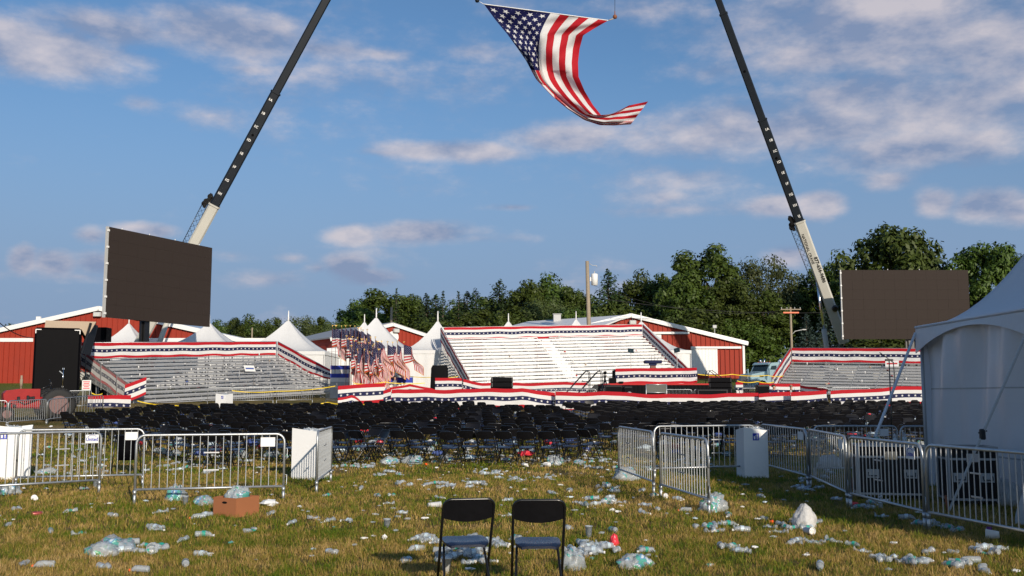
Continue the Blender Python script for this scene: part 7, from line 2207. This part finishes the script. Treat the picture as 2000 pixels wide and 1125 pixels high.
# ================================================================== near white tent at the right
TA = Vector((7.95, 19.5, 0)); SB = 4.55
t = thing('frame_tent', 'large white peaked tent in shade at the right edge', 'tent', (TA.x, TA.y, 0))
ZE = at(1793, 640, 19.5).z
bays = 3
Wt = SB * bays
def canopy_h(lx, ly):       # lx 0..SB*? across (+x), ly 0..-Wt along the side (towards the camera)
    return 0
M_ = None
for bay in range(bays):
    cy = -SB * (bay + .5); cx = SB / 2
    Hp = 3.15
    n = 10; rings = 14; P = []
    for i in range(rings):
        k = .02 + .98 * i / (rings - 1); row = []
        for sd in range(4):
            for j in range(n):
                q = -1 + 2 * j / n
                x, y = [(q, -1), (1, q), (-q, 1), (-1, -q)][sd]
                z = ZE + Hp * ((1 - k) ** 2.0) - .10 * (1 - q * q) * 4 * k * (1 - k) * .9
                row.append((cx + x * k * SB / 2, cy + y * k * SB / 2, z))
        row.append(row[0]); P.append(row)
    b = MB(); b.grid(P[::-1]); part('canopy', b, M_tent, t)
    b = MB(); b.tube([(cx, cy, ZE + Hp - .3), (cx, cy, ZE + Hp + .5)], .05, 8); part('finial', b, M_white_paint, t)
    # arched valance on the side facing the field
    rows = []
    for v in range(4):
        row = []
        for j in range(33):
            q = -1 + 2 * j / 32
            y = cy - q * SB / 2 * 1.0
            zl = ZE - .12 - .40 * abs(q) ** 2.0
            z = ZE + .012 + (zl - ZE) * v / 3
            row.append((-.035 - .02 * v / 3, y, z))
        rows.append(row)
    b = MB(); b.grid(rows); b.grid([[(x + .012, y, z) for x, y, z in r[::-1]] for r in rows]); part('valance', b, M_tent, t)
# hem welt along the eave and the far side valance
b = MB(); b.tube([(-.03, .0, ZE), (-.03, -Wt, ZE)], .03, 8); b.tube([(0, .02, ZE), (SB, .02, ZE)], .03, 8); part('eave_welt', b, M_tent, t)
b = MB(); b.grid([[(x, .03, ZE), (x, .03, ZE - .42)] for x in np.linspace(0, SB, 8)]); part('valance', b, M_tent, t)
# side wall with hanging folds
P = []
NY = 110; NZ = 16
for i in range(NZ + 1):
    z = ZE - .06 - (ZE - .02) * i / NZ; row = []
    for j in range(NY + 1):
        s = j / NY * Wt
        v = i / NZ
        fold = .13 * math.sin(s * 3.0 + 2.2 * v) * (.2 + v * .8) * math.exp(-((s - 1.6) / 2.2) ** 2) + .04 * math.sin(s * 8.1 + 2.0 + 1.5 * v) * (1 - .3 * v) + .10 * math.exp(-((s - .1) / .25) ** 2) * v
        diag = .05 * math.sin((s * 1.4 + v * 2.6) * 2.2)
        row.append((.10 + fold + diag, -s, z))
    P.append(row)
b = MB(); b.grid(P); part('wall_panel', b, M_tent, t)
for i in (6, 12):
    b = MB(); b.grid([[(x - .006, y, z + .012) for x, y, z in P[i]], [(x - .006, y, z - .012) for x, y, z in P[i]]]); part('seam', b, M_lightgrey, t)
b = MB(); b.grid([[(SB - .05 + .04 * math.sin(j * .9), -Wt * j / 40, z) for j in range(41)] for z in (ZE - .06, .02)]); part('wall_panel', b, M_tent, t)  # unseen right wall, added to keep sunlight off the field wall's inside
b = MB(); b.grid([[(.05 + (SB - .1) * j / 14, -Wt + .06 + .03 * math.sin(j * 1.3), z) for j in range(15)] for z in (ZE - .06, .02)]); part('wall_panel', b, M_tent, t)  # unseen near end wall, added to stop sun shining into the tent
b = MB(); b.grid([[(.02 + (SB - .1) * i / 30, -.08 + .04 * math.sin(i * 1.1), ZE - .06 - (ZE - .03) * j / 6) for i in range(31)] for j in range(7)]); part('wall_panel', b, M_tent, t)
for bay in range(bays + 1):
    for x in (.05, SB - .05):
        b = MB(); b.tube([(x, -SB * bay - (.05 if bay < bays else -.05), 0), (x, -SB * bay - (.05 if bay < bays else -.05), ZE)], .035, 8); part('pole', b, M_alu, t)
for (top, foot, lab) in (((-.03, .02, ZE - .10), gp(1667, 961), 0), ((-.03, -SB, ZE - .02), gp(1852, 1001), 1)):
    f = Vector(foot) - TA
    k = .70 if lab == 0 else .62
    tp_ = Vector(top); m_ = tp_.lerp(f, k)
    ro = MB(); ro.beam(tp_, m_, .045, .03); ro.beam(m_, f, .035, .025); rp = part('guy_strap', ro, M_tent if lab == 0 else M_lightgrey, t)
    b = MB(); b.box((0, 0, 0), (.09, .05, .16), 0, Matrix.Translation(m_), bevel=.015); b.tube([m_ + Vector((-.06, 0, .02)), m_ + Vector((.07, 0, .05))], .012, 6); part('ratchet', b, M_black_metal, rp)
    b = MB(); b.tube([f + Vector((0, 0, -.05)), f + Vector((-.03, 0, .25))], .018, 6); part('stake', b, M_rust, t)
# clear draped sheet at right edge
P = []
for i in range(15):
    v = i / 14; row = []
    for j in range(30):
        s = j / 29
        row.append((6.75 + .55 * s + (.55 - .55 * v) * .4 + .05 * math.sin(s * 19 + v * 3) + .06 * math.sin(v * 6 + s * 8), 13.6 - 1.7 * s + .08 * math.sin(s * 11), 1.35 * (1 - v) * (.65 + .35 * math.sin(min(1, s * 2.2) * PI / 2)) + .02))
    P.append(row)
b = MB(); b.grid(P); single('draped_sheet', b, M_fog, 'clear plastic sheet draped over goods at the right edge behind the barrier', 'plastic sheet')

# flight cases behind the right barriers
def flight_case(c, s, rz, label):
    t = thing('flight_case', label, 'case', c, rz, 'black flight cases')
    zb = .12
    b = MB(); b.box((0, 0, zb + s[2] / 2), (s[0], s[1], s[2])); part('body', b, M_black_plastic, t)
    e = .032
    b = MB()
    x, y, z0_, z1 = s[0] / 2, s[1] / 2, zb, zb + s[2]
    for sx in (-1, 1):
        for sy in (-1, 1): b.box((sx * x, sy * y, (z0_ + z1) / 2), (e, e, s[2] + .02))
        for zz in (z0_, z1, z1 - .18): b.box((sx * (x + .002), 0, zz), (e * .9, s[1], e))
    for sy in (-1, 1):
        for zz in (z0_, z1, z1 - .18): b.box((0, sy * (y + .002), zz), (s[0], e * .9, e))
    part('metal_edging', b, M_alu, t, kind=None)
    for sx in (-1, 1):
        b = MB(); b.box((sx * s[0] * .28, -y - .01, zb + s[2] * .42), (.20, .02, .14)); hp = part('handle_plate', b, M_lightgrey, t)
        b = MB(); b.tube([(sx * s[0] * .28 - .07, -y - .03, zb + s[2] * .45), (sx * s[0] * .28 - .07, -y - .05, zb + s[2] * .38), (sx * s[0] * .28 + .07, -y - .05, zb + s[2] * .38), (sx * s[0] * .28 + .07, -y - .03, zb + s[2] * .45)], .009, 6); part('handle', b, M_black_metal, hp)
    b = MB(); b.box((0, -y - .01, zb + s[2] * .8), (.20, .02, .13)); part('latch', b, M_chrome, t)
    for sx in (-1, 1):
        for sy in (-1, 1):
            b = MB(); b.lathe([(.06, -.02), (.06, .02)], 12, 0, Matrix.Translation((sx * x * .8, sy * y * .75, .06)) @ Matrix.Rotation(PI / 2, 4, 'X')); part('caster', b, M_rubber, t)
    return t
pA = gp(1762, 984); flight_case((pA.x + .05, 16.9, 0), (1.05, .62, .78), math.radians(-12), 'left black flight case with metal edges behind the lettered barrier')
flight_case((7.22, 16.0, 0), (.72, .60, .80), math.radians(-8), 'right black flight case with recessed handles behind the right barriers')
for k, (lx, h) in enumerate(((-.25, 0), (-.17, .0), (.08, 0), (.18, 0))):
    rolled((pA.x + .05 + lx * 1.2, 16.9 - .05 - lx * .2, .895), ['bottle standing on the left flight case, far left one', 'second bottle standing on the left flight case', 'third bottle standing on the left flight case', 'rightmost bottle standing on the left flight case'][k], 'bottles on the flight case', kind=0, standing=True)

# microphone stand before the tent
p = gx(1745, 24)
zt_ = at(1745, 700, 24).z - p.z
t = thing('microphone_stand', 'tall black stand with a drooping microphone left of the near tent', 'microphone stand', p)
b = MB(); b.tube([(0, 0, 0), (0, 0, zt_ - .05)], .018, 7, radii=[.022, .014]); part('pole', b, M_black_metal, t)
b = MB(); b.tube([(.10, 0, zt_ - .10), (0, 0, zt_ - .02), (-.22, 0, zt_ + .14)], .012, 6); b.box((.0, 0, zt_ - .04), (.2, .06, .05), 0, bevel=.015); part('boom_arm', b, M_black_metal, t)
b = MB(); b.tube([(.10, 0, zt_ - .08), (.13, .02, zt_ - .5), (.04, .03, zt_ - .9), (.02, .02, zt_ - 1.1)], .012, 5); part('cable', b, M_cable, t)
for k in range(3):
    a = 2 * PI * k / 3; b = MB(); b.tube([(0, 0, .5), (.45 * math.cos(a), .45 * math.sin(a), 0)], .012, 5); part('leg', b, M_black_metal, t)
b = MB(); b.box((0, 0, zt_ - 1.05), (.05, .05, .14), 0, bevel=.01); part('clamp', b, M_black_metal, t)
